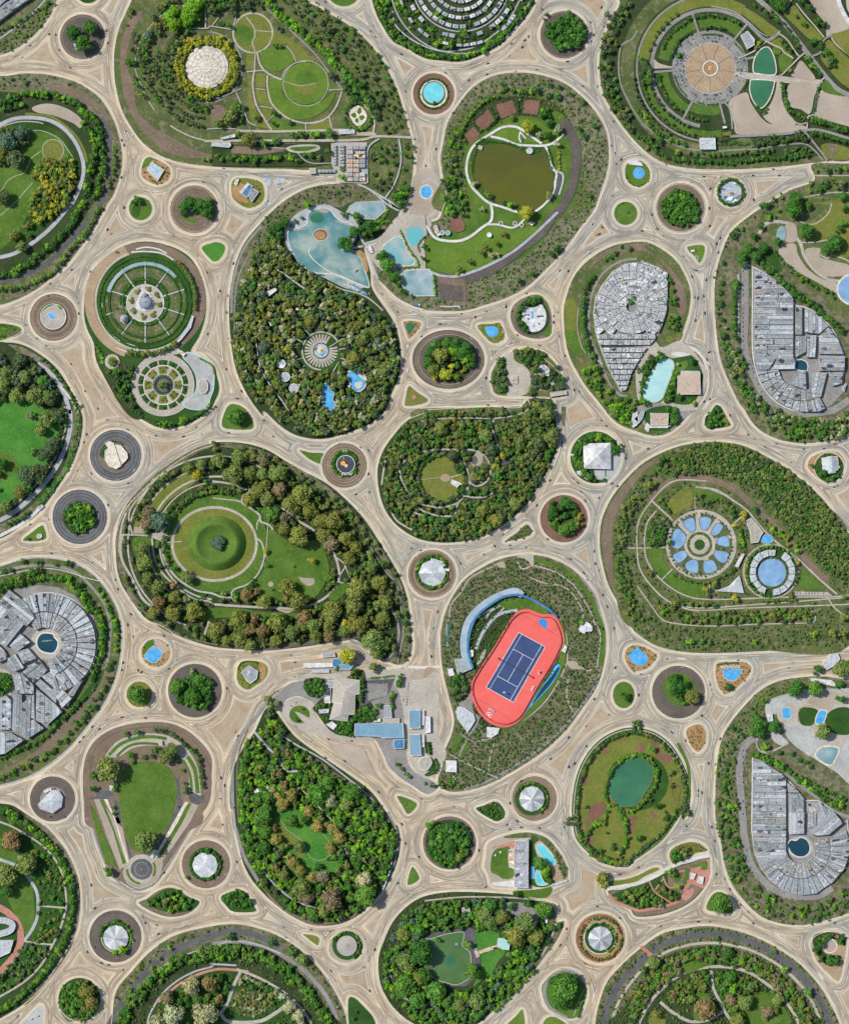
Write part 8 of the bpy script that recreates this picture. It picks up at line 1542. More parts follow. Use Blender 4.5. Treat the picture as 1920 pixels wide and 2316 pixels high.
ar('path','o E1 1165,470 128 122');ar('sand','E1 1260,400 1340,400 1300,560 1180,620 1060,580 1010,500 1050,440 1100,580 1240,560');ar('asphalt_dark','o E1 1165,470 90 86');arc('lawn',pt('E1 1165,470'),W(118),5,95,180);arc('lawn',pt('E1 1165,470'),W(110),5,-30,30);arc('path',pt('E1 1165,470'),W(56),.8)
e=em('fountain',*pt('E1 1165,470'),CTX['z']);tag(e,'dark round fountain basin at the tip of the funnel park','fountain');m=MB();m.cyl(0,0,0,14,14,.5,30);m.build('basin','asphalt_dark',e);m=MB();m.cyl(0,0,.5,1.6,.8,1.6,10);m.build('jet_pillar','concrete',e)
sk('path','E1 1020,520 1060,590 1150,625 1260,590',3);bd('! D1 905,1435 935,1435 930,1478 905,1475',4,'roof_white',lb='small white hut at the left gate of the mown field',name='hut',un=0);bd('! D1 1300,1075 1335,1070 1338,1105 1308,1100',4,'roof_adobe',lb='tiny pinkish pavilion at the end of the upper grass terrace',name='pavilion',un=1);truck('E1 1265,345',22,7,-58,'long white coach parked at the funnel tip of the mown field',cat='coach')
al('D1 1270,970 1340,985 1400,1010 1460,1050 1520,1100 1590,1150 1640,1220 1650,1320 1670,1450',9,4.5,6.5,[DK,DG,MD],jit=1);tr('D1 905,1290:92:OM 870,1230:40:OL 1420,1140:56:OM 1370,1200:56:OM 1040,1010:28:MD 1135,990:32:MD 1090,1235:24:BR 1185,1200:24:MD 1020,1295:20:BR 1070,1185:34:MD 1280,1150:36:DK 1320,1150:26:DK 790,1350:40:DK 775,1460:30:DK 945,1430:26:MD 950,1465:24:MD 930,1620:20:MD 940,1660:20:MD 1525,1470:34:OM 1495,1310:20:MD 1450,1230:24:DK 1250,1195:22:DK 1520,1415:18:DK E1 1205,225:90:OM 905,480:44:MD')
bg('green_oval')
sk('path',[tuple(v)for v in ins_(5)],2.4,cz=True,sm=False);al([tuple(v)for v in ins_(12)],7,4,6.5,[DK,DG,OM],cz=True);ar('lawn_olive',scaled(.88))
for q in('o D3 1475,1160 24 30','! D3 1560,1060 1650,1040 1660,1050 1570,1075','D3 1350,1640 1400,1590 1480,1570 1480,1640 1430,1700 1370,1740 1340,1700','o D3 1310,1400 28 40','D3 1690,1700 1741,1690 E3 1735,50 1700,180 1665,160 1665,60','o E3 1350,240 32 40','o E3 1285,160 24','o D4 270,1210 -30 34','D4 110,1040 170,1050 200,1120 150,1140','o D4 235,1215 38 36','o D4 30,1130 34 30','o D4 170,1180 26 34','D4 110,1650 170,1690 150,1710 120,1690','o D4 325,1440 22 14','o E3 1605,320 34 40','o E3 1570,430 24 24','o E3 1325,90 16 40'):ar('soil_red',q)
sk('soil','D3 1740,1050 1600,1060 1500,1100 1400,1200 1320,1320 1270,1500 1280,1700',1.2);sk('soil','D4 250,1130 330,1250 360,1400 330,1600 280,1700',1.4);sk('soil','D4 270,1380 290,1500 320,1560',1.2);sk('soil','D3 1545,1140 1600,1200',1)
ar('lawn_dark','o D3 1745,1405 250 235');pond('D3 1741,1205 1640,1240 1550,1330 1510,1450 1520,1530 1570,1590 1640,1612 1741,1590 D4 60,1500 120,1400 130,1310 80,1240 30,1210','water_green','soil',1.5)
OV=[MD,BR,OL,MD];al('D3 1741,1185 1620,1225 1520,1320 1480,1450 1490,1560 1570,1620 1640,1640 1741,1620 D4 80,1530 150,1420 150,1310 110,1230 30,1180',6.5,4.5,7,OV,cz=True,jit=2);al('D3 1500,1640 1460,1741 E3 1400,80 1340,160 1290,220',6.5,4.5,7,OV,jit=3);al('D3 1600,1640 1650,1741 E3 1655,100 1640,250 1600,350 1560,400',6.5,4.5,7,OV,jit=3);al('E3 1260,190 1320,290 1420,370 1560,410 1680,390',7,5,7.5,OV,jit=2)
fo('D4 0,1010 110,1010 160,1060 120,1130 0,1180 D3 1700,1120 1700,1010',9,6,8.5,[MD,DK,OM]);tr('D4 120,1130:34:MD 205,1120:30:OL 165,1600:34:DK 230,1700:28:DK 270,1330:30:OM 275,1430:24:OM 110,1550:20:DK 230,1650:16:DK E3 1490,165:16:DK 1445,310:24:DK 1530,280:30:DK D3 1320,1610:18:DK E4 15,200:34:DK 235,30:20:DK')
sk('lawn','D4 330,1090 410,1260 425,1450 380,1700 E4 350,10 200,220 0,370',6)
bg('palm')
ar('scrub','E3 1040,760 1085,800 1080,900 1150,900 1080,1070 960,1230 840,1370 720,1500 560,1640 500,1680 700,1450 900,1200 1000,1000');sk('path','E3 0,730 300,700 560,700 800,710 1000,740 1070,800 1080,900 1030,1050 950,1200',3.4);sk('path_blue','E2 1741,1600 1600,1540 1500,1440 1450,1300',3);ar('asphalt','E3 560,760 700,740 860,760 940,830 900,940 760,860 600,800')
ar('asphalt_dark','E3 20,1010 150,980 320,955 420,975 430,1110 455,1190 450,1290 380,1400 270,1450 150,1430 140,1400 -20,1050');ar('lawn_vivid','E3 425,975 600,990 620,1080 660,1150 600,1230 560,1310 480,1370 400,1430 460,1290 460,1190 430,1110');
pond('E3 -60,1060 60,1040 150,1010 310,985 320,1040 310,1100 370,1150 380,1220 375,1290 400,1340 330,1390 260,1420 170,1400 80,1370 20,1290 -40,1230 -140,1250 E2 1660,1240','water_pondgreen','cream',1);ar('water_grey','o E3 262,1085 12','water');ar('water_green','o E3 205,1225 46 44','water')
e=em('footbridge',*pt('E3 530,1125'),CTX['z'],math.radians(17));tag(e,'narrow pale timber footbridge crossing the bright lawn by the green pond','bridge');m=MB();m.box(0,0,.4,50,8,.5);m.build('deck','roof_adobe',e)
for s_ in(-1,1):m=MB();m.box(0,s_*3.8,.9,50,.4,1);m.build('railing','roof_adobe',e)
e=em('jetty',*pt('E3 425,1155'),CTX['z'],math.radians(-70));tag(e,'tan timber landing at the pond end of the footbridge','jetty');m=MB();m.box(0,0,.3,22,8,.4);m.build('deck','roof_adobe',e);m=MB();m.box(8,0,-.3,.6,6,.6);m.build('post','bark',e)
bd('! E3 600,1035 650,1030 700,1070 690,1130 630,1120 595,1090',5,'water_milky',wall='wall_white',lb='turquoise glass roofed pavilion among the palms',name='pavilion',un=0);bd('! E3 305,780 370,780 372,820 308,820',3,'roof_stone',lb='grey slab roof hidden in the trees above the green pond',name='hut',un=0);bd('! E3 990,865 1010,865 1005,915 990,912',2,'roof_white',lb='white striped picnic shelter right of the palm grove',name='shelter',un=0)
tr('E3 542,755:50:DK 628,760:36:DK 702,765:38:DK 845,750:42:DK 972,790:66:MD 360,1075:42:MD 390,1290:60:MD 105,1048:28:MD 745,990:84:OL 820,900:90:OM 95,1450:76:MD 0,1100:60:DK -10,1330:60:DK 640,850:56:OL 490,830:60:OM 420,1540:60:OM 540,900:60:OM 910,1010:66:OL 290,1570:50:OM E2 1690,1350:60:OL 1720,1140:90:DK 1590,1220:70:OM 1560,1000:50:OL 1690,960:50:MD 1580,1400:90:MD 1680,1520:70:MD')
fo(ins_(14),12.5,6.5,10.5,[MD,MD,BR,DK,MD,BG],.92);al('E3 900,1290 820,1370 730,1470 640,1560 560,1630',8,5,7,[MD,BR],jit=2);bu(ins_(3),9,2,3.5,[DG,OM],.5)
bg('low_left')
ar('scrub_pink','D1 200,1680 330,1741 E1 480,240 600,430 650,650 650,850 600,1080 480,1280 300,1510 200,1580 400,1300 560,1000 600,700 500,400 350,150');hd='D1 -60,1610 60,1650 160,1690 E1 100,60 200,100 300,160 400,250 470,330 530,440 580,560 600,680 600,800 570,930 530,1050 470,1170 390,1280 300,1390 180,1500 60,1590 -60,1660'
al(hd,5.5,6,8.5,[MD,DK,BR,MD],jit=3.5);al(hd,9,5,7,[MD,OL,DK],jit=6)
ar('lawn_dark','E1 -100,90 100,130 300,250 430,370 520,560 545,760 520,950 440,1110 300,1280 150,1400 -60,1500');ar('lawn','E1 -60,200 100,300 250,480 280,700 280,900 200,1000 60,700 -60,600');sk('path','E1 -60,60 100,120 220,190 330,260 440,370 510,500 540,650 545,780 500,950 430,1100 330,1270 180,1410 -60,1550',4.4);sk('path_blue','E1 0,390 150,450 250,560 310,680 310,850 270,960 200,1060',7);sk('brick','E1 -60,760 60,820 150,920 175,1040 130,1170 0,1320',15);sk('path','E1 330,770 545,790',4.4);sk('path','E1 200,1060 320,1080 440,1090',4)
ribbon('stone_arch_hall',catmull(parse('E1 -60,880 60,890 110,920 90,970 0,1000')[0],False),14,CTX['z'],7,['roof_pale'],'curved stepped pale stone roof at the left edge below the pink path','hall');bd('! E1 -60,1050 120,1050 90,1150 -20,1200 -60,1190',6,'roof_pale',lb='pale glass roofed hall under the pink path at the left edge',name='hall',un=4)
tr('E1 240,410:84:OM 80,500:88:OM 60,640:54:DK 120,220:80:AU 130,260:50:BRN 190,500:30:DG 440,700:24:MD 500,745:28:MD 435,970:30:OL 470,960:26:OL 350,960:22:OM 350,1030:24:OM 0,1340:40:DG 0,560:60:DG');bu('E1 280,200 420,380 520,560 530,760 450,740 330,760 320,600 250,480',7,2,5,[OM,MD,OL],.55,True);bu('E1 330,800 530,800 500,950 420,1080 270,1040 330,950',8,2.5,5,[OM,MD,OL],.5,True);bu('E1 180,1100 420,1110 330,1250 150,1400 0,1460 60,1300',7,2.5,5.5,[OM,BG,MD],.6,True);fo('E1 60,690 200,840 250,980 200,970 100,780',8,4,6,[OM,DG]);fo('E1 210,820 280,790 280,930 230,980',8,4,6,[DK,MD])
bg('bot_a')
sk('asphalt_dark','E1 850,1850 980,1600 1130,1400 1300,1220 1480,1110 1741,1020 E2 150,980 350,1010 560,1110',13);sk('asphalt','E2 0,1080 200,1070 380,1110 560,1170 740,1290 900,1460 1000,1640 1060,1850',9);sk('path_blue','E1 1200,1400 1320,1280 1500,1180 1741,1110 E2 150,1060 350,1080 560,1160',3)
ar('forest_floor','E1 960,1850 1050,1640 1200,1420 1350,1280 1550,1170 1741,1110 E2 200,1080 450,1130 650,1260 820,1430 940,1620 980,1850');sk('path_blue','E1 1210,1741 1240,1640 1330,1500 1450,1390 1600,1310 1741,1270 E2 0,1250 200,1260',4);sk('brick','E1 1300,1560 1450,1430 1600,1345 1741,1300 E2 100,1290 300,1310',6);sk('path','E2 200,1290 400,1370 600,1490 740,1620 810,1741',6)
ar('lawn_dark','E1 1220,1850 1270,1680 1400,1500 1600,1370 1741,1330 E2 180,1320 380,1390 580,1510 700,1640 760,1850');ar('lawn','E1 1480,1560 1600,1500 1640,1640 1600,1741 1540,1741');sk('path','E2 240,1300 180,1420 130,1560 70,1650 -20,1700',7);sk('path','E2 70,1650 140,1720 380,1720 520,1650 600,1590',8);ar('scrub_green','o E2 320,1560 160 120');ar('soil_red','o E2 300,1580 42 36')
arcs='E1 1000,1741 1080,1560 1200,1400 1350,1290 1550,1200 1741,1150 E2 150,1140 350,1180 520,1250 680,1370 820,1510 900,1640 950,1741'
for dd in(0,):al(arcs,6,6,9,[MD,MD,DK,OM],jit=9)
al(arcs,6,6,9,[MD,DK,BR,OM],jit=14);tr('E1 1580,1400:76:PA 1375,1510:56:BRN 1440,1640:86:PA 1700,1640:100:PA 1320,1640:34:OL 1300,1710:70:PA 1720,1390:60:AU 1740,1360:40:DK E2 70,1350:44:DK 120,1420:36:DK 55,1520:42:AU 30,1430:44:DK 635,1580:54:PA 710,1660:50:PA 590,1500:44:PA 525,1470:34:PA 745,1730:40:PA 250,1390:34:PA 400,1400:34:OM 330,1430:44:DK 660,1145:40:MD 740,1200:48:OM 490,1070:34:DK 150,1015:36:DK E1 1395,1115:24:BR 1140,1280:16:YL 1310,1200:22:OM 1085,1460:36:MD 1060,1540:24:MD')
bu('o E2 320,1560 160 125',7,2.5,4.5,[OM,PA,OL],.8,True);fo('E2 240,1330 360,1340 480,1420 560,1500 480,1560 300,1450 220,1430',9,5,8,[DK,OM,PA],.8);fo('E1 1240,1800 1300,1620 1450,1480 1600,1400 1741,1400 E2 0,1741',14,6,9,[DK,DK,OM],.5,True);bu(ins_(3),8,2,4,[OM,DG,MD],.5)
bg('bot_b')
sk('asphalt_dark','E3 1440,1850 1500,1600 1620,1380 1741,1260 E4 150,1120 350,1040 560,1000 760,1020 960,1080 1150,1180 1320,1320 1470,1500 1560,1680 1620,1850',14);sk('path','E3 1500,1850 1590,1560 1741,1340 E4 150,1200 350,1110 600,1075 850,1110 1050,1190 1250,1330 1400,1500 1500,1700',6)
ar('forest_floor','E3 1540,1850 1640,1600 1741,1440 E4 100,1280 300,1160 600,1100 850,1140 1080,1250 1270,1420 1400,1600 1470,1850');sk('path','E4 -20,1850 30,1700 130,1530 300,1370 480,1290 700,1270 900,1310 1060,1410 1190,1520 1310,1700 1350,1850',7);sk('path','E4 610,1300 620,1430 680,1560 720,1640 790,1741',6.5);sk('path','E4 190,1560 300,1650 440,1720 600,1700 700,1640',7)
ar('lawn','E4 900,1600 1000,1480 1100,1500 1200,1600 1250,1741 920,1741');ar('lawn','E4 480,1500 560,1480 650,1600 680,1640 600,1700 470,1700');ar('lawn','E4 380,1240 500,1230 600,1240 700,1250 560,1270 400,1330');ar('lawn_olive','E4 120,1640 200,1640 230,1741 100,1741');ar('brick','! E4 20,1110 45,1095 130,1165 100,1190')
tr('E4 1140,1525:50:OM 1055,1630:50:BRN 1130,1625:36:OL 755,1530:46:BRN 825,1540:26:MD 540,1590:84:AU 435,1535:44:OM 280,1500:40:AU 775,1440:44:BR 705,1430:40:MD 755,1340:50:DK 800,1600:40:OL 875,1550:60:OM 150,1655:40:OL 855,1220:40:BR 130,1215:52:OM 410,1195:34:MD 600,1220:30:MD 520,1140:40:DK 740,1150:50:DK 95,1365:26:OL 210,1370:24:BR 60,1290:30:DK 910,1430:44:OM 1205,1290:34:BR 1115,1145:26:MD 1405,1475:40:MD 1150,1420:44:BRN 810,1700:60:OL 1045,1690:24:OL 660,1030:20:MD')
fo('E4 -60,1500 100,1330 250,1210 450,1130 600,1110 850,1150 1080,1260 1270,1430 1400,1620 1440,1800 1330,1741 1200,1490 1060,1390 900,1290 700,1250 480,1270 300,1350 130,1500 0,1700 -60,1800',9,5,8,[MD,DK,OM,OL,MD,BRN]);fo('E4 280,1440 480,1330 590,1340 600,1440 480,1490 420,1480 360,1560 250,1540',9,5,8,[MD,DK,OM,OL]);fo('E4 650,1320 800,1300 900,1330 1000,1440 900,1500 900,1741 800,1700 700,1540',10,5,8,[MD,DK,OM,OL]);fo('E4 1150,1460 1300,1741 1240,1741 1100,1480',11,5,8,[MD,OM]);bu(ins_(2),7,2,4,[OM,DG,MD],.6);fo('E4 440,1640 660,1620 600,1690 480,1690',9,4,7,[OM,OL])
# the small islands of the lower half
def ringtrees(s,sp,r0,r1,pal,**k):begin_=None;fo(s,sp,r0,r1,pal,**k)
bg('pl_a');ar('lawn','D1 1170,340 1200,260 1255,240 1265,290 1220,320 1190,380');ar('sand','D1 1265,240 1340,260 1390,320 1340,350 1290,300');pool('D1 1180,385 1230,320 1260,295 1290,310 1335,350 1310,400 1265,435 1200,400','water_blue','roof_pale',1.4,lb='blue freeform pool on the round island at lower left');bu(ins_(1),6,1.2,2.6,[AU,OM,MD],.5)
bg('gr_j');tr('D1 1140,680:70:MD 1165,670:36:DG 1185,750:28:BR 1090,640:20:DK');
bg('rb_low');arc('soil_orange',pt('D1 1602,660'),W(222),1.6);fo('D1 1410,640 1440,580 1560,540 1700,550 1741,640 1730,740 1680,810 1560,780 1460,740',10,7,10,[DK,MD,DK]);tr('D1 1460,620:60:MD 1590,700:66:DK 1640,570:50:MD 1590,500:30:OM 1610,780:36:MD 1670,770:40:MD 1545,760:34:MD')
bg('pav_isl');ar('soil_orange','D2 390,440 440,470 430,560 400,590');e=bd('! D2 240,510 305,450 378,500 370,560 320,600 290,585',4,'roof_slate',lb='angular glass pavilion on the oval grass island',name='pavilion',un=3);cone_hall(pt('D2 310,520'),7,8,['roof_white','roof_slate'],2.5,5,lb='small white glass cone on top of the angular pavilion');hg('D2 210,480 260,420 380,430',3,(DK,));bu(ins_(1.5),5,1.2,2.4,[OM,MD],.4)
bg('rb_bldg')
for r in(172,150,128):arc('soil',pt('D1 435,1548'),W(r),1)
ar('asphalt','o D1 440,1555 108');e=bd('! D1 320,1590 430,1475 490,1480 522,1530 510,1610 440,1660 340,1625',7,'roof_pale',kind=4,lb='angular pale hip roof on the grey roundabout at lower left',name='hall',ridge=[(0,4),(4,-4)]);arc('red_paint',pt('D1 435,1555'),W(108),1.6,10,70,name='pavement')
for q in('! D1 360,1480 400,1462 410,1480 375,1500','! D1 405,1462 425,1458 430,1475 412,1478'):bd(q,3,'roof_white',lb=('larger' if '360' in q else 'smaller')+' white booth at the top of the angular pale roof',name='booth',un=0,cat='booth')
e=em('parasol',*pt('D1 447,1462'),CTX['z']);tag(e,'red round parasol at the top of the angular pale roof','parasol');m=MB();m.cyl(0,0,2,2.4,.2,.8,10);m.build('canopy','red_paint',e);m=MB();m.cyl(0,0,0,.12,.12,2.1,6);m.build('pole','metal',e)
bg('rb_oct');ar('lawn_olive','o E1 1690,430 190');arc('soil',pt('E1 1692,430'),W(165),W(60));ar('lawn_dark','o E1 1690,430 138');al(arcp(*pt('E1 1688,430'),W(120),60,260),6,3.5,5,[MD,DK]);al(arcp(*pt('E1 1688,430'),W(120),-60,50),6,3.5,5,[MD,DK]);tr('E1 1710,315:30:DK 1540,535:20:OM');cone_hall(pt('E1 1686,433'),W(103),10,['roof_pale','roof_pale','roof_white'],5,lb='octagonal pale roof on the grassy roundabout');
bg('lens');ar('soil',ins_(2));ar('lawn_dark','E1 1200,740 1250,700 1350,640 1440,635 1520,690 1635,735 1590,795 1500,825 1380,825 1270,790');tr('E1 1375,720:36:OM 1350,750:28:OM 1445,695:28:BR 1510,720:32:MD 1455,770:32:BR 1520,770:34:MD 1400,800:28:BR 1565,725:22:MD 1300,750:28:MD 1340,690:30:DK 1280,720:30:DK 1230,750:26:MD 1310,690:26:DK 1400,660:26:DK 1420,740:24:DG 1460,650:22:DK')
bg('bush_isl');fo('E2 95,700 160,660 245,645 290,700 330,765 200,790 130,760',9,5,7.5,[DK,MD,DK])
for k,c,rr,mts,l in(('rb_cone_l','E1 955,1030',102,['roof_white','roof_pale','roof_white','roof_slate','roof_pale','roof_slate','roof_pale','roof_white'],'white and grey cone roof on the bottom left roundabout'),('rb_disc','E2 1105,1095',82,['roof_stone'],'ribbed beige disc roof at the bottom'),('rb_cone_c','D3 878,1545',102,['roof_white','roof_slate','roof_white','roof_pale','roof_slate'],'glass and white cone roof on the lower brown roundabout'),('rb_cone_r','E3 1438,1035',98,['roof_slate','roof_white','roof_slate','roof_pale'],'glass cone roof in the garden roundabout at lower right')):
 bg(k);p=pt(c)
 for r in(188,172,155):
  if k in('rb_cone_l','rb_cone_c'):arc('soil' if k=='rb_cone_l' else 'tan',p,W(r),1)
 if k=='rb_disc':arc('sand',p,W(135),8,60,200)
 ar('lawn_dark',ell(p[0],p[1],W(rr+36)))
 if k=='rb_cone_r':arc('soil_red',p,W(185),4);arc('concrete',p,W(rr+32),2)
 if k=='rb_cone_l':arc('path_blue',p,W(rr+40),2.4,-20,45);arc('sand',p,W(rr+18),3,100,180)
 al(arcp(p[0],p[1],W(rr+26),200,420),6.5,3,4.5,[DK,MD,BR],small=False);
 if k in('rb_cone_r',):al(arcp(p[0],p[1],W(170),0,350),7,3,5,[MD,OM,AU,DK])
 cone_hall(p,W(rr),20 if k=='rb_disc' else 12,mts,9 if k!='rb_disc' else 2.5,lb=l,ribs='roof_white' if k!='rb_disc' else 'roof_stone')
 if k=='rb_cone_l':tr('E1 960,1140:34:BR 1005,1130:40:BR 845,940:20:DK 970,885:20:DK')
bg('rb_bl');ar('scrub_pink','E1 500,1640 560,1620 640,1700 560,1720');fo(ins_(5),10,6,9,[DK,MD,MD,OM]);tr('E1 720,1460:60:OL 760,1540:50:GO 770,1590:40:OL')
bg('lot');[CARS.append((*pt('E1 %d,%d'%(270+i*26,1700-i*12)),.6,(.5,.02,.03)if i==0 else None,'parked on the small paved island at bottom left',1))for i in range(3)]
bg('tr_e');bg('tr_f');bg('tr_g');shrub(*pt('D2 1590,1590'),2.5,PA);shrub(*pt('D2 1600,1620'),2,PA)
bg('club')
ar('scrub_green','E3 670,195 850,170 1000,215 1100,325 1160,435 1170,530 1130,550 1100,430 1040,330 950,240 850,215 670,215');ar('brick','E3 560,290 640,260 740,235 745,290 640,290 575,310');ar('lawn','E3 545,400 570,320 640,292 700,295 690,440 740,480 720,540 650,552 600,520 545,490');sk('path','E3 560,600 535,500 540,380 580,300 680,245 860,215 930,240',2);ar('concrete','! E3 550,580 740,560 740,620 560,605');ar('lawn_dark','E3 870,215 940,230 900,280 960,440 1040,470 1050,580 960,620 880,600 850,560');ar('lawn','E3 730,650 880,640 960,630 1045,620 1020,690 960,710 860,700 760,700')
bd('! E3 742,228 850,222 848,618 735,618',10,'roof_grey_c',lb='long narrow grey slab building with lettering on its tiled roof',name='club_building',un=5);lettering('TEETE','E3 780,316',8,0,CTX['z']+10.6,'roof_dark','dark TEETE lettering on the roof of the long grey building');bd('! E3 690,310 735,300 735,460 690,450 685,380',4,'roof_adobe',lb='cream terrace wing left of the long grey building',name='terrace',un=2)
pool('E3 915,300 930,270 970,268 1010,310 1060,370 1075,420 1050,440 1020,430 960,370','water_pool','cream',2,lb='long sky blue pool at the upper right of the grey slab building');pool('E3 915,480 950,485 960,540 985,580 1020,590 960,605 920,590 908,540','water_pool','cream',1.6,lb='curved sky blue pool at the lower right of the grey slab building');pool('! E3 870,450 900,450 900,548 870,550','water_blue','roof_pale',1,lb='narrow deep blue lap pool beside the grey slab building');ar('tan','! E3 1030,440 1085,435 1140,540 1060,580')
ribbon('canopy',catmull(parse('E3 1040,600 1100,585 1168,560')[0],False),4,CTX['z'],3,['roof_white'],'white covered walkway to the road at the club island','canopy')
tr('E3 940,410:54:MD 985,470:46:BR 925,450:30:DK 755,675:36:DK 1030,560:24:DK');fo('E3 990,500 1040,500 1040,600 1000,590',7,4,5,[DK,MD]);bu('E3 1000,230 1160,440 1150,540 1090,440',7,2,3.5,[OM,DG],.8,True)
for q in('E3 580,355','E3 622,330'):
 e=em('parasol',*pt(q),CTX['z']);tag(e,'%s white parasol on the club lawn'%('lower' if '355' in q else 'upper'),'parasol','white parasols');m=MB();m.cyl(0,0,2,2.6,.2,.8,12);m.build('canopy','roof_white',e);m=MB();m.cyl(0,0,0,.12,.12,2.1,6);m.build('pole','metal',e)
bg('rb_wood');arc('soil',pt('E3 205,255'),W(205),3);ar('forest_floor','o E3 195,255 188');fo('o E3 190,255 180',10.5,7,10,[DK,MD,DK]);bd('! E3 170,118 235,120 225,165 180,160',8,'roof_white',lb='white roofed hut among the crowns of the round wood',name='hut',un=1);tr('E3 90,330:26:GO 275,365:34:OL 205,280:46:DK 250,190:44:MD 50,100:44:MD');arc('path_blue',pt('E3 205,255'),W(180),3,-60,-10)
bg('flower');sk('concrete','D3 425,1640 480,1690 580,1730',2);fo('D3 440,1640 500,1610 580,1640 640,1690 600,1710 500,1680',7,2.5,4,[DK,MD]);bu(ins_(1),5,1.4,2.4,[PA,DK,AU],.7,True)
bg('pink')
ar('soil',ins_(3));ar('lawn_dark','E3 1530,680 1741,610 E4 120,560 240,500 260,620 330,650 380,700 280,770 0,810 E3 1700,780 1580,720');sk('brick','E3 1510,680 1590,750 1741,805 E4 100,800 250,770 340,730 420,640',7);ar('brick','! E4 420,470 490,455 560,430 575,380 600,400 590,560 545,630 440,590 400,660 370,640 430,560');ar('brick','E4 380,700 440,630 470,640 450,690 400,730');sk('brick','E4 100,570 150,660 300,760',3.4);sk('brick','E4 150,640 220,540',3.4);sk('brick','E4 210,530 260,620 350,600 430,560',3.4);sk('brick','E4 300,500 390,485 380,540',3.4);ar('lawn','! E4 400,460 440,470 400,600 370,590');ar('lawn','E4 300,520 370,500 350,560 310,570');ar('lawn','E4 430,440 500,420 550,410 500,450');ar('lawn','E4 520,465 570,400 575,470')
sk('concrete','E3 1500,630 1640,605 1741,590 E4 150,530 300,445 450,390 590,360',7)
for q,l in(('! E4 440,495 480,505 462,552 430,548','left'),('! E4 505,525 545,530 535,590 488,578','right')):bd(q,4,'roof_white',lb='square white roofed hut on the pink paving, the %s one of two'%l,name='hut',un=1)
fo('E3 1560,690 1741,630 E4 120,570 260,560 300,680 200,780 0,790 E3 1640,750',9,4.5,7.5,[MD,OM,DK,OL],.8);tr('E4 260,480:40:MD 290,510:34:MD 330,600:32:BR 315,695:26:DK')
bg('lens_b');tr('E4 300,320:36:DK 340,350:44:DK 300,370:36:DK 380,340:40:OM 330,310:30:AU 400,300:30:OM');bu(ins_(2),6,2,3.5,[OM,OL,AU],.8)
bg('strip');tr('E3 1455,530:50:OL 1440,580:36:YL 1480,570:40:YL')
bg('one_tree');tr('E4 670,725:78:MD');
bg('loop');sk('asphalt','E3 1310,1400 1240,1320 1120,1300 1020,1370 980,1460 1000,1570 1080,1650 1170,1690',9);ar('lawn','E3 1020,1420 1180,1340 1310,1430 1310,1500 1260,1650 1170,1680 1160,1600 1050,1560');tr('E3 1130,1430:90:MD 1180,1370:70:DK 1080,1370:60:DK 1120,1520:80:DK 1190,1470:60:DK 1070,1460:50:MD 1160,1440:80:MD');sk('path','E3 1310,1460 1260,1560 1220,1680',1.4);al('E3 1290,1560 1250,1680',6,3,5,[MD,DK])
bg('roundel');ar('forest_floor','E4 1440,1030 1550,985 1700,1020 1700,1100 1640,1060 1560,1050 1500,1100 1560,1170 1660,1180 1650,1250 1560,1260 1480,1180');ar('cream','o E4 1580,1100 62');ar('sand','o E4 1580,1100 52');tr('E4 1490,1080:44:DK 1460,1130:36:DK 1520,1030:36:MD 1580,1010:30:DK 1660,1050:34:DK 1560,1210:44:DK 1620,1210:44:DK 1500,1200:30:DK 1680,1020:26:DK');bd('! E4 1595,1000 1640,1010 1650,1030 1600,1020',3,'red_paint',lb='small red roof beside the round tan plaza at the right edge',name='kiosk',un=0)
bg('villa_c');ar('lawn_dark','o C4 1575,500 118');arc('concrete',pt('C4 1575,497'),W(124),1.5);bd('! C4 1510,420 1565,410 1570,430 1550,550 1515,510',5,'roof_white',lb='white left wing of the villa on the right oval island',name='villa',un=1);bd('! C4 1555,410 1605,405 1625,540 1560,550',6,'roof_pale',kind=2.5,lb='pale ridged main roof of the villa on the right oval island',name='villa',ridge=[(0,16),(2,-14)]);bd('! C4 1612,405 1640,410 1648,480 1660,490 1640,520 1622,525',5,'roof_slate',lb='slate right wing of the villa on the right oval island',name='villa',un=1);tr('C4 1515,540:34:DK 1595,590:28:MD 1640,570:24:DK 1425,485:20:MD 1550,600:22:MD 1500,480:16:DK');bu('o C4 1575,497 120',7,1.5,3,[MD,DK,OL],.7)
bg('tr_h');ar('forest_floor',ins_(1));ar('lawn_olive','C4 680,30 720,60 750,150 710,165 690,90');fo('C4 565,160 590,60 620,-10 680,0 690,100 700,150',9,5,8,[DK,MD,DK])
bg('pl_b');pool('D3 1668,370 1690,340 1741,300 D4 20,320 60,350 90,385 85,420 40,460 0,455 D3 1700,430','water_blue','soil_orange',1.8,lb='blue lagoon pool with a curved shore on the right round island');bu(ins_(1),6,1.5,3,[OM,OL,MD],.6)
bg('gr_k');arc('soil',pt('D3 1632,695'),W(88),1.4,ry=W(108));tr('D3 1635,705:40:DK')
bg('rb_rlow')
for r in(205,185,165):arc('soil',pt('D4 340,672'),W(r),1)
ar('lawn','D4 210,630 260,540 350,515 430,550 490,640 500,720 430,770 330,785 250,730');tr('D4 290,570:52:DK 340,610:46:DK 300,640:46:DK 380,600:40:DK 310,690:36:DK 350,720:34:DK 440,710:56:OL 385,755:28:MD 385,650:34:DK 260,620:30:MD')
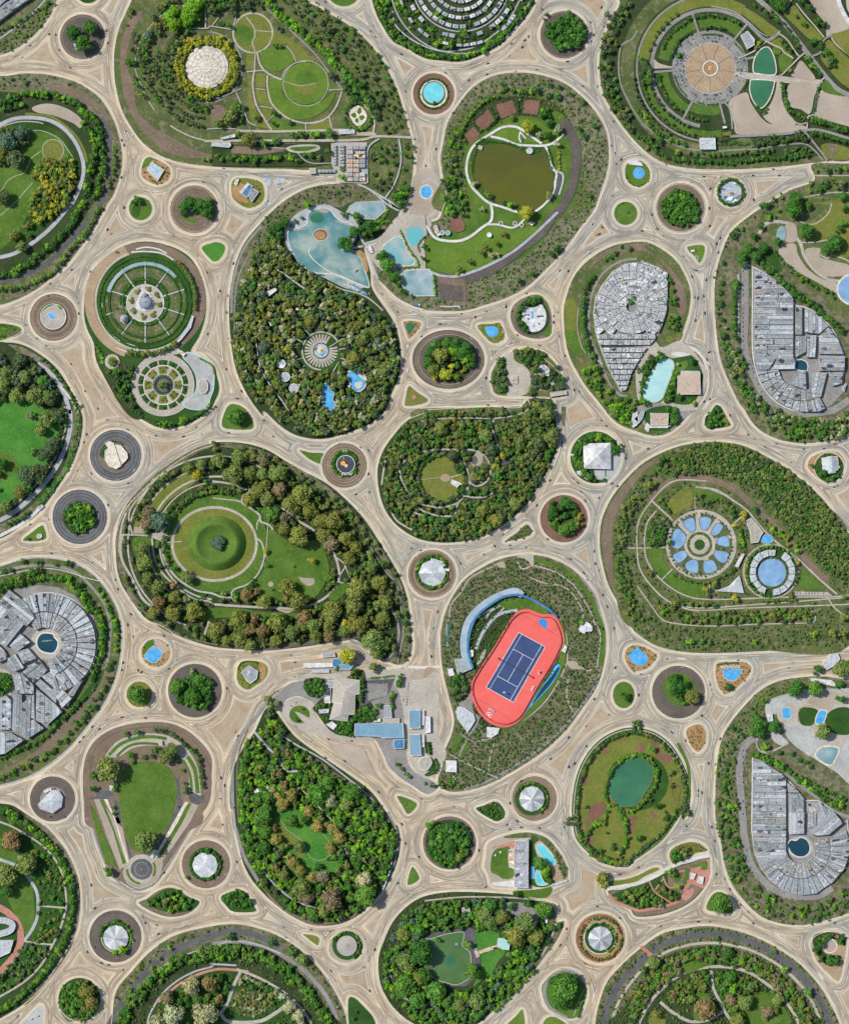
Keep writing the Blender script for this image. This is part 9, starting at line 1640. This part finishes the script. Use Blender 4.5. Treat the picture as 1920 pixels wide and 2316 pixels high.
bg('pl_c');pool('! D4 710,485 780,480 860,487 855,520 800,580 740,575 705,545','water_blue','roof_pale',1.4,lb='angular blue pool on the rounded triangle island at right');hg('D4 665,445 740,435 830,430',4,(DK,));tr('D4 740,630:38:DK');bu(ins_(1),7,1.3,2.6,[OM,AU,MD],.6);bd('! D4 680,455 840,450 845,475 700,478',2,'roof_stone',lb='stone terrace along the top of the angular blue pool',name='terrace',un=2)
bg('tr_i');bu(ins_(1),5,1.2,2.6,[OM,OL],.5)
bg('gr_n');tr('E2 1160,1690:20:DK 1180,1640:16:DG');bg('gr_o');bg('gr_p');bg('gr_l');bu(ins_(1),6,2,3,[DK],.5);bg('gr_m')
# loose features on the road network
CTX.update(phrase='the road network',z=.15,ctr=(960,1158,960,1158))
ar('sand','F 850,360 875,345 900,365 905,420 890,445 865,450 840,435 838,400');sk('path_blue','A3 -20,1500 60,1470 130,1560 150,1700 B3 100,60 20,120',4);pool('o A3 15,1575 52 56','water_blue','cream',3,lb='round blue splash pool on the sandy plaza left of the comma park')
for q in('A2 410,1460 490,1460 465,1540','A2 520,1460 620,1460 600,1490 515,1540'):ar('mosaic','! '+q,'pavement')
sk('asphalt','C3 1085,-60 1090,100 1110,200 1090,330 1020,520 900,720 700,920 480,1060',5,z=.14)
ar('scrub','! C3 1120,0 1160,0 1150,160 1120,150',z=.2);ar('tan','D3 0,490 100,500 100,700 0,760',z=.2)
for y in range(8):sk('white_paint','D3 %d,%d %d,%d'%(40,130+y*60,42,160+y*60),.8,sm=False,z=.16)
sk('concrete','D2 1610,465 1741,470 D3 150,460',6,z=.17);sk('concrete','B4 330,1180 470,1190 590,1320',3,z=.17)
# vehicles on the roads
def car_mesh():
 m=MB();prof=[(-2.3,.35),(-2.35,.8),(-1.5,.95),(-.9,1.45),(.6,1.45),(1.2,1.0),(2.2,.85),(2.3,.35)]
 n=len(prof);v=[]
 for s_ in(-1,1):v+=[(x,s_*(.92 if z<1.1 else .72),z)for x,z in prof]
 f=[(i,i+1,i+1+n,i+n)for i in range(n-1)]+[tuple(range(n))[::-1],tuple(range(n,2*n))]
 m.add(v,f,0)
 for a,b in((2,3),(4,5)):
  (xa,za),(xb,zb)=prof[a],prof[b];nx,nz=-(zb-za),xb-xa;L=math.hypot(nx,nz);nx,nz=nx/L*.03,nz/L*.03
  w0,w1=(.8,.62)if a==2 else(.62,.8)
  m.add([(xa+nx,-w0,za+nz),(xb+nx,-w1,zb+nz),(xb+nx,w1,zb+nz),(xa+nx,w0,za+nz)],[(0,1,2,3)],1)
 for s_ in(-1,1):m.add([(-1.2,s_*.9,1.0),(.95,s_*.9,1.0),(.5,s_*.76,1.38),(-.8,s_*.76,1.38)],[(0,1,2,3)if s_<0 else(3,2,1,0)],1)
 for sx in(-1.45,1.4):
  for s_ in(-1,1):m.box(sx,s_*.86,0,.66,.22,.66,0,2)
 return m
cm=car_mesh();proto=mobj('car',cm.v,cm.f,['car_paint','car_glass','rubber'],None,None,cm.m);CAR=proto.data;bpy.data.objects.remove(proto)
CC=[((.015,.02,.03),'black'),((.02,.05,.12),'dark blue'),((.03,.035,.04),'dark grey'),((.6,.61,.62),'white'),((.25,.27,.3),'silver'),((.02,.022,.025),'black'),((.04,.07,.1),'blue grey'),((.4,.05,.03),'red')]
XY=parse('A1 405,280 460,285 875,250 885,352 490,410 180,468 250,375 578,553 1035,1075 1090,1110 1000,1150 1020,1190 1668,1493 1020,1703 998,1455 980,1250 ' 'A2 930,15 1018,70 1300,255 1322,210 1338,300 1550,445 1585,750 1120,1385 570,1548 450,1645 95,1380 1120,440 ' 'A3 745,585 510,610 172,597 518,520 712,358 800,387 690,455 918,570 965,75 1448,60 1360,182 1475,185 1468,215 1422,412 1415,710 1362,345 1385,285 1362,340 1550,997 1528,1195 1560,1255 1572,1345 1610,1308 1540,1605 305,828 362,657 230,925 93,1223 1295,705 1170,505 1230,685 10,1360 850,300 820,330 ' 'A4 1115,1388 1212,1403 950,1440 680,1450 548,1448 445,1493 570,1515 600,1548 970,1660 955,1640 1010,1585 1165,1440 240,1352 120,1605 ' 'B1 1020,35 883,215 913,248 590,543 743,560 648,903 415,658 400,760 640,815 210,997 305,1108 380,1167 585,1318 1575,297 1700,565 1705,1070 850,1600 700,1540 960,400 ' 'B2 65,720 68,740 115,1360 128,757 175,493 120,895 130,1105 240,1540 205,1600 283,1595 1520,888 1650,890 1390,740 1485,990 1605,1378 1290,742 1365,620 1715,1090 ' 'B3 835,738 895,683 1105,548 1178,555 1345,402 1410,258 1430,252 505,885 415,932 475,935 303,905 1088,890 1057,925 1057,975 760,1080 940,1165 500,1393 503,1432 1172,1433 1268,1543 1225,1530 1150,1250 1100,1090 665,845 1375,170 1455,195 125,990 385,1110 715,885 345,1598 520,1655 ' 'B4 128,297 212,268 45,475 120,92 165,210 40,225 380,433 462,540 485,548 448,600 565,628 545,760 547,805 498,775 480,925 478,960 555,900 557,1175 590,1220 643,1357 595,1345 715,1500 605,150 590,40 665,403 680,285 650,330 595,185 470,770 630,1220 570,1280 548,1625 595,1605 ' 'C1 880,107 985,147 1050,187 1280,237 1330,240 1505,243 750,547 1055,627 888,805 398,922 440,950 250,965 423,1202 757,1278 835,1270 828,1355 948,1418 712,225 635,522 1650,225 1610,165 500,1172 805,15 690,290 970,1495 1075,1700 975,600 1105,520 260,1150 ' 'C2 423,110 500,245 1215,333 1280,550 1287,700 1037,742 1353,110 1038,296 135,212 645,355 1125,813 1197,845 1632,1160 1710,1177 1680,1595 1178,718 1280,357 ' 'C3 1125,297 1027,603 918,808 640,1047 550,1153 573,1142 485,1210 830,1150 700,1137 1195,1247 1140,1235 1330,1418 1365,1418 1303,1362 1390,1185 1398,1287 1425,1340 1460,1543 1497,1638 1218,588 1255,625 1283,695 1315,770 1428,747 1490,155 1445,112 1535,628 1580,650 1647,390 1647,420 105,1680 295,1285 1008,1085 ' 'C4 38,297 90,343 623,208 660,202 760,70 910,228 1142,303 1423,340 1530,343 1618,305 1262,455 1615,658 1640,645 957,262 1045,328 1365,347 ' 'D1 1095,215 1160,18 1050,118 1045,455 1003,490 1012,430 1345,210 1387,480 1195,884 1003,878 880,937 758,955 817,973 780,1020 685,1040 655,1080 1135,492 612,1240 420,1695 537,1697 1162,507 ' 'D2 190,998 212,1030 200,1055 73,1375 103,1437 183,1620 67,1545 647,483 680,428 120,640 35,405 640,370 955,1060 1145,1072 1085,1237 1390,1293 812,1073 1560,735 1710,1543 1365,1490 930,1210 1162,1277 ' 'D3 70,148 52,710 1562,470 1390,728 1510,858 1323,952 1032,1218 1180,1043 700,1583 790,1400 1228,1258 1182,1285 1552,148 1738,640 55,380 1325,1115 760,1730 240,1610 1460,150 ' 'D4 32,523 12,695 38,617 30,650 595,612 370,470 1268,428 1240,472 397,1068 462,1172 500,1480 497,1520 530,1495 607,1525 640,1265 680,1055 245,400 828,410 760,790 530,865 285,1003 585,1255 ' 'E1 590,1040 720,1150 1170,860 1195,910 1287,928 1268,1180 1010,1298 857,1490 835,1238 895,1255 780,1108 1300,1000 1345,497 750,600 838,720 152,1673 1550,800 1310,1080 780,790 ' 'E2 85,105 203,410 228,383 450,783 585,943 812,967 987,970 1247,1045 1333,1130 1272,1220 1240,1270 1290,1468 972,1305 605,1030 645,1060 870,1310 890,1330 945,1380 1585,258 1695,370 1520,585 1555,100 1010,1545 1030,1610 ' 'E3 700,145 790,127 940,133 445,315 675,105 760,77 1415,775 1145,125 1598,515 1163,960 1110,1093 1345,1408 1315,1243 1378,1285 350,608 500,615 1600,870 ' 'E4 195,937 648,510 715,550 760,633 850,760 910,820 610,125 573,125 405,118 500,900 595,900 1620,910 637,240 660,845 10,458 950,915')[0]
for x,y in XY:
 a=road_dir(x,y);CARS.append((x,y,a,None,None,random.choice([1.15,1.3,1.45])))
NB=[(k,ISL[k][0],np.array(ISHP[k]).mean(0),np.array(ISHP[k]))for k in ISL]
used=set()
ZT[CTX['name']]=max(ZT.get(CTX['name'],0),0);KL=list(ISL)
CARS=sorted([q for q in CARS if-3<q[0]<1918 and-3<q[1]<2315],key=lambda q:-q[5])
small=MB();SM=['roof_dark','roof_white','metal','roof_deepblue','car_glass']
for k_,(x,y,a,col,lab,sc)in enumerate(CARS):
 c,cn=random.choice(CC[:7])if random.random()<.95 else CC[7]
 if col:c=col;cn='red' if col[0]>.4 and col[1]<.1 else 'blue' if col[2]>.6 and col[0]<.2 else 'silver'
 iz=inside[int(y+OY),int(x+OX)];z=ZT.get(KL[iz-1],.3)+.05 if iz else .22
 if k_>=300:
  ca,sa=math.cos(a)*sc,math.sin(a)*sc;mi=random.choice([0,0,1,2,3])
  small.add([(X(x)+v[0]*ca-v[1]*sa,Y(y)+v[0]*sa+v[1]*ca,z+v[2]*sc)for v in cm.v],cm.f);small.m[-len(cm.f):]=[4 if q else mi for q in cm.m];continue
 o=bpy.data.objects.new('car',CAR);COL.objects.link(o)
 o.location=(X(x),Y(y),z);o.rotation_euler=(0,0,a);o.scale=(sc,sc,sc);o.color=(*c,1)
 if lab:tag(o,'%s car %s'%(cn,lab),'car','cars '+lab)
 else:
  ds=sorted(NB,key=lambda b:np.min(np.hypot(b[3][:,0]-x,b[3][:,1]-y)));c0=ds[0][2];dx,dy=x-c0[0],y-c0[1];an=math.degrees(math.atan2(dy,dx))%360
  sd_=['right of','lower right of','below','lower left of','left of','upper left of','above','upper right of'][int((an+22.5)//45)%8]
  tag(o,'%s car %s %s, near %s'%(cn,sd_,ds[0][1],ds[1][1]),'car','cars around '+ds[0][1])
o=small.build('parked_cars',SM);tag(o,'the many small cars parked in rows and round the arena','cars',kind='stuff')
for k in ISL:
 if k not in begun:bg(k)
 # trees and shrubs gathered on the way
def proto_mesh(name,cr,mat='foliage'):
 V,F,T=cr;me=bpy.data.meshes.new(name);me.from_pydata([tuple(v)for v in V],[],F)
 at=me.attributes.new('tint','FLOAT_COLOR','POINT');at.data.foreach_set('color',np.stack([T,T,T,np.ones_like(T)],1).astype(np.float32).ravel())
 me.materials.append(MATS[mat]);me.update();return me
HI=[proto_mesh('crown',crown(13,850,.095,.8,40+s))for s in range(4)]
MI=[proto_mesh('shrub',crown(4,60,.22,.8,60+s))for s in range(3)]
m=MB();m.cyl(0,0,0,.09,.05,.75,8)
for a in range(4):
 q=a*PI/2+.4;m.add([(.03*math.cos(q+1),.03*math.sin(q+1),.38),(.03*math.cos(q-1),.03*math.sin(q-1),.42),(.36*math.cos(q),.36*math.sin(q),.66)],[(0,1,2)])
TRK=m.build('trunk','bark').data;bpy.data.objects.remove(bpy.data.objects['trunk'])
def okp(t):return t[8]or not occ[min(max(int(t[1]+OY),0),OH-1),min(max(int(t[0]+OX),0),OW-1)]
TREES=[t for t in TREES if okp(t)];SHRUBS=[t for t in SHRUBS if okp(t)]
def infr(t):return-t[3]<t[0]<1916+t[3]and-t[3]<t[1]<2312+t[3]
def size_word(r):return 'big' if r>11 else 'middling' if r>8.5 else 'small'
vis=sorted([t for t in TREES if infr(t)],key=lambda t:-t[3]);rest=[t for t in TREES if not infr(t)and-60<t[0]<1980 and-60<t[1]<2370]
NI=300
for x,y,z,r,c,ph,h,ctr,_ in vis[:NI]:
 e=em('tree',x,y,z,random.uniform(0,TAU));cn=CN[c]
 tag(e,'%s %s tree, %s, %s'%(size_word(r),cn,wh(x,y,ctr),ph),'tree','trees of '+ph)
 o=bpy.data.objects.new('crown',random.choice(HI));COL.objects.link(o);o.parent=e;o.scale=(r,r,h);o.location=(0,0,h*.3);o.color=(*colr(c,.1),1)
 o=bpy.data.objects.new('trunk',TRK);COL.objects.link(o);o.parent=e;o.scale=(r,r,h)
o=cloud('woodland',[(t[0],t[1],t[2]+t[6]*.2,t[3]*1.04,t[6],colr(t[4]))for t in vis[NI:]+rest],LO)
tag(o,'the many smaller crowns of woods, avenues and groves in every island','woodland',kind='stuff')
visS=sorted([t for t in SHRUBS if infr(t)],key=lambda t:-t[3])
for x,y,z,r,c,ph,h,ctr,_ in visS[:300]:
 o=bpy.data.objects.new('shrub',random.choice(MI));COL.objects.link(o);o.location=(X(x),Y(y),z-.1);o.scale=(r,r,h*1.1);o.rotation_euler=(0,0,random.uniform(0,TAU));o.color=(*colr(c,.1),1)
 tag(o,'%s shrub, %s, %s'%(CN[c],wh(x,y,ctr),ph),'shrub','shrubs of '+ph)
if len(visS)>300:
 o=cloud('undergrowth',[(t[0],t[1],t[2]-.1,t[3],t[6],colr(t[4]))for t in visS[300:]],TINY)
 tag(o,'low scattered bushes and undergrowth on the scrubby islands','undergrowth',kind='stuff')
print('TREES',len(TREES),'SHRUBS',len(SHRUBS),'r300',vis[min(NI,len(vis)-1)][3])
# tell equal labels apart by their place
from collections import defaultdict
dd=defaultdict(list)
for o in COL.objects:
 if o.parent is None and o.get('label')and not o.get('kind'):dd[o['label']].append(o)
WN=['one','two','three','four','five','six','seven','eight','nine','ten','eleven','twelve','thirteen','fourteen','fifteen','sixteen','seventeen','eighteen','nineteen','twenty'];WO=['first','second','third','fourth','fifth','sixth','seventh','eighth','ninth','tenth','eleventh','twelfth','thirteenth','fourteenth','fifteenth','sixteenth','seventeenth','eighteenth','nineteenth','twentieth']
for l,os_ in dd.items():
 n=len(os_)
 if n<2 or n>20:continue
 xs=[o.location.x for o in os_];ys=[o.location.y for o in os_];hor=max(xs)-min(xs)>=max(ys)-min(ys)
 os_.sort(key=lambda o:o.location.x if hor else-o.location.y)
 for i,o in enumerate(os_):
  if n==2:s_=('left one' if i==0 else 'right one')if hor else('upper one' if i==0 else 'lower one')
  else:s_='%s of %s from %s'%(WO[i],WN[n-1],'left' if hor else 'top')
  q=l+', '+s_
  o['label']=q if len(q.split())<=16 else l
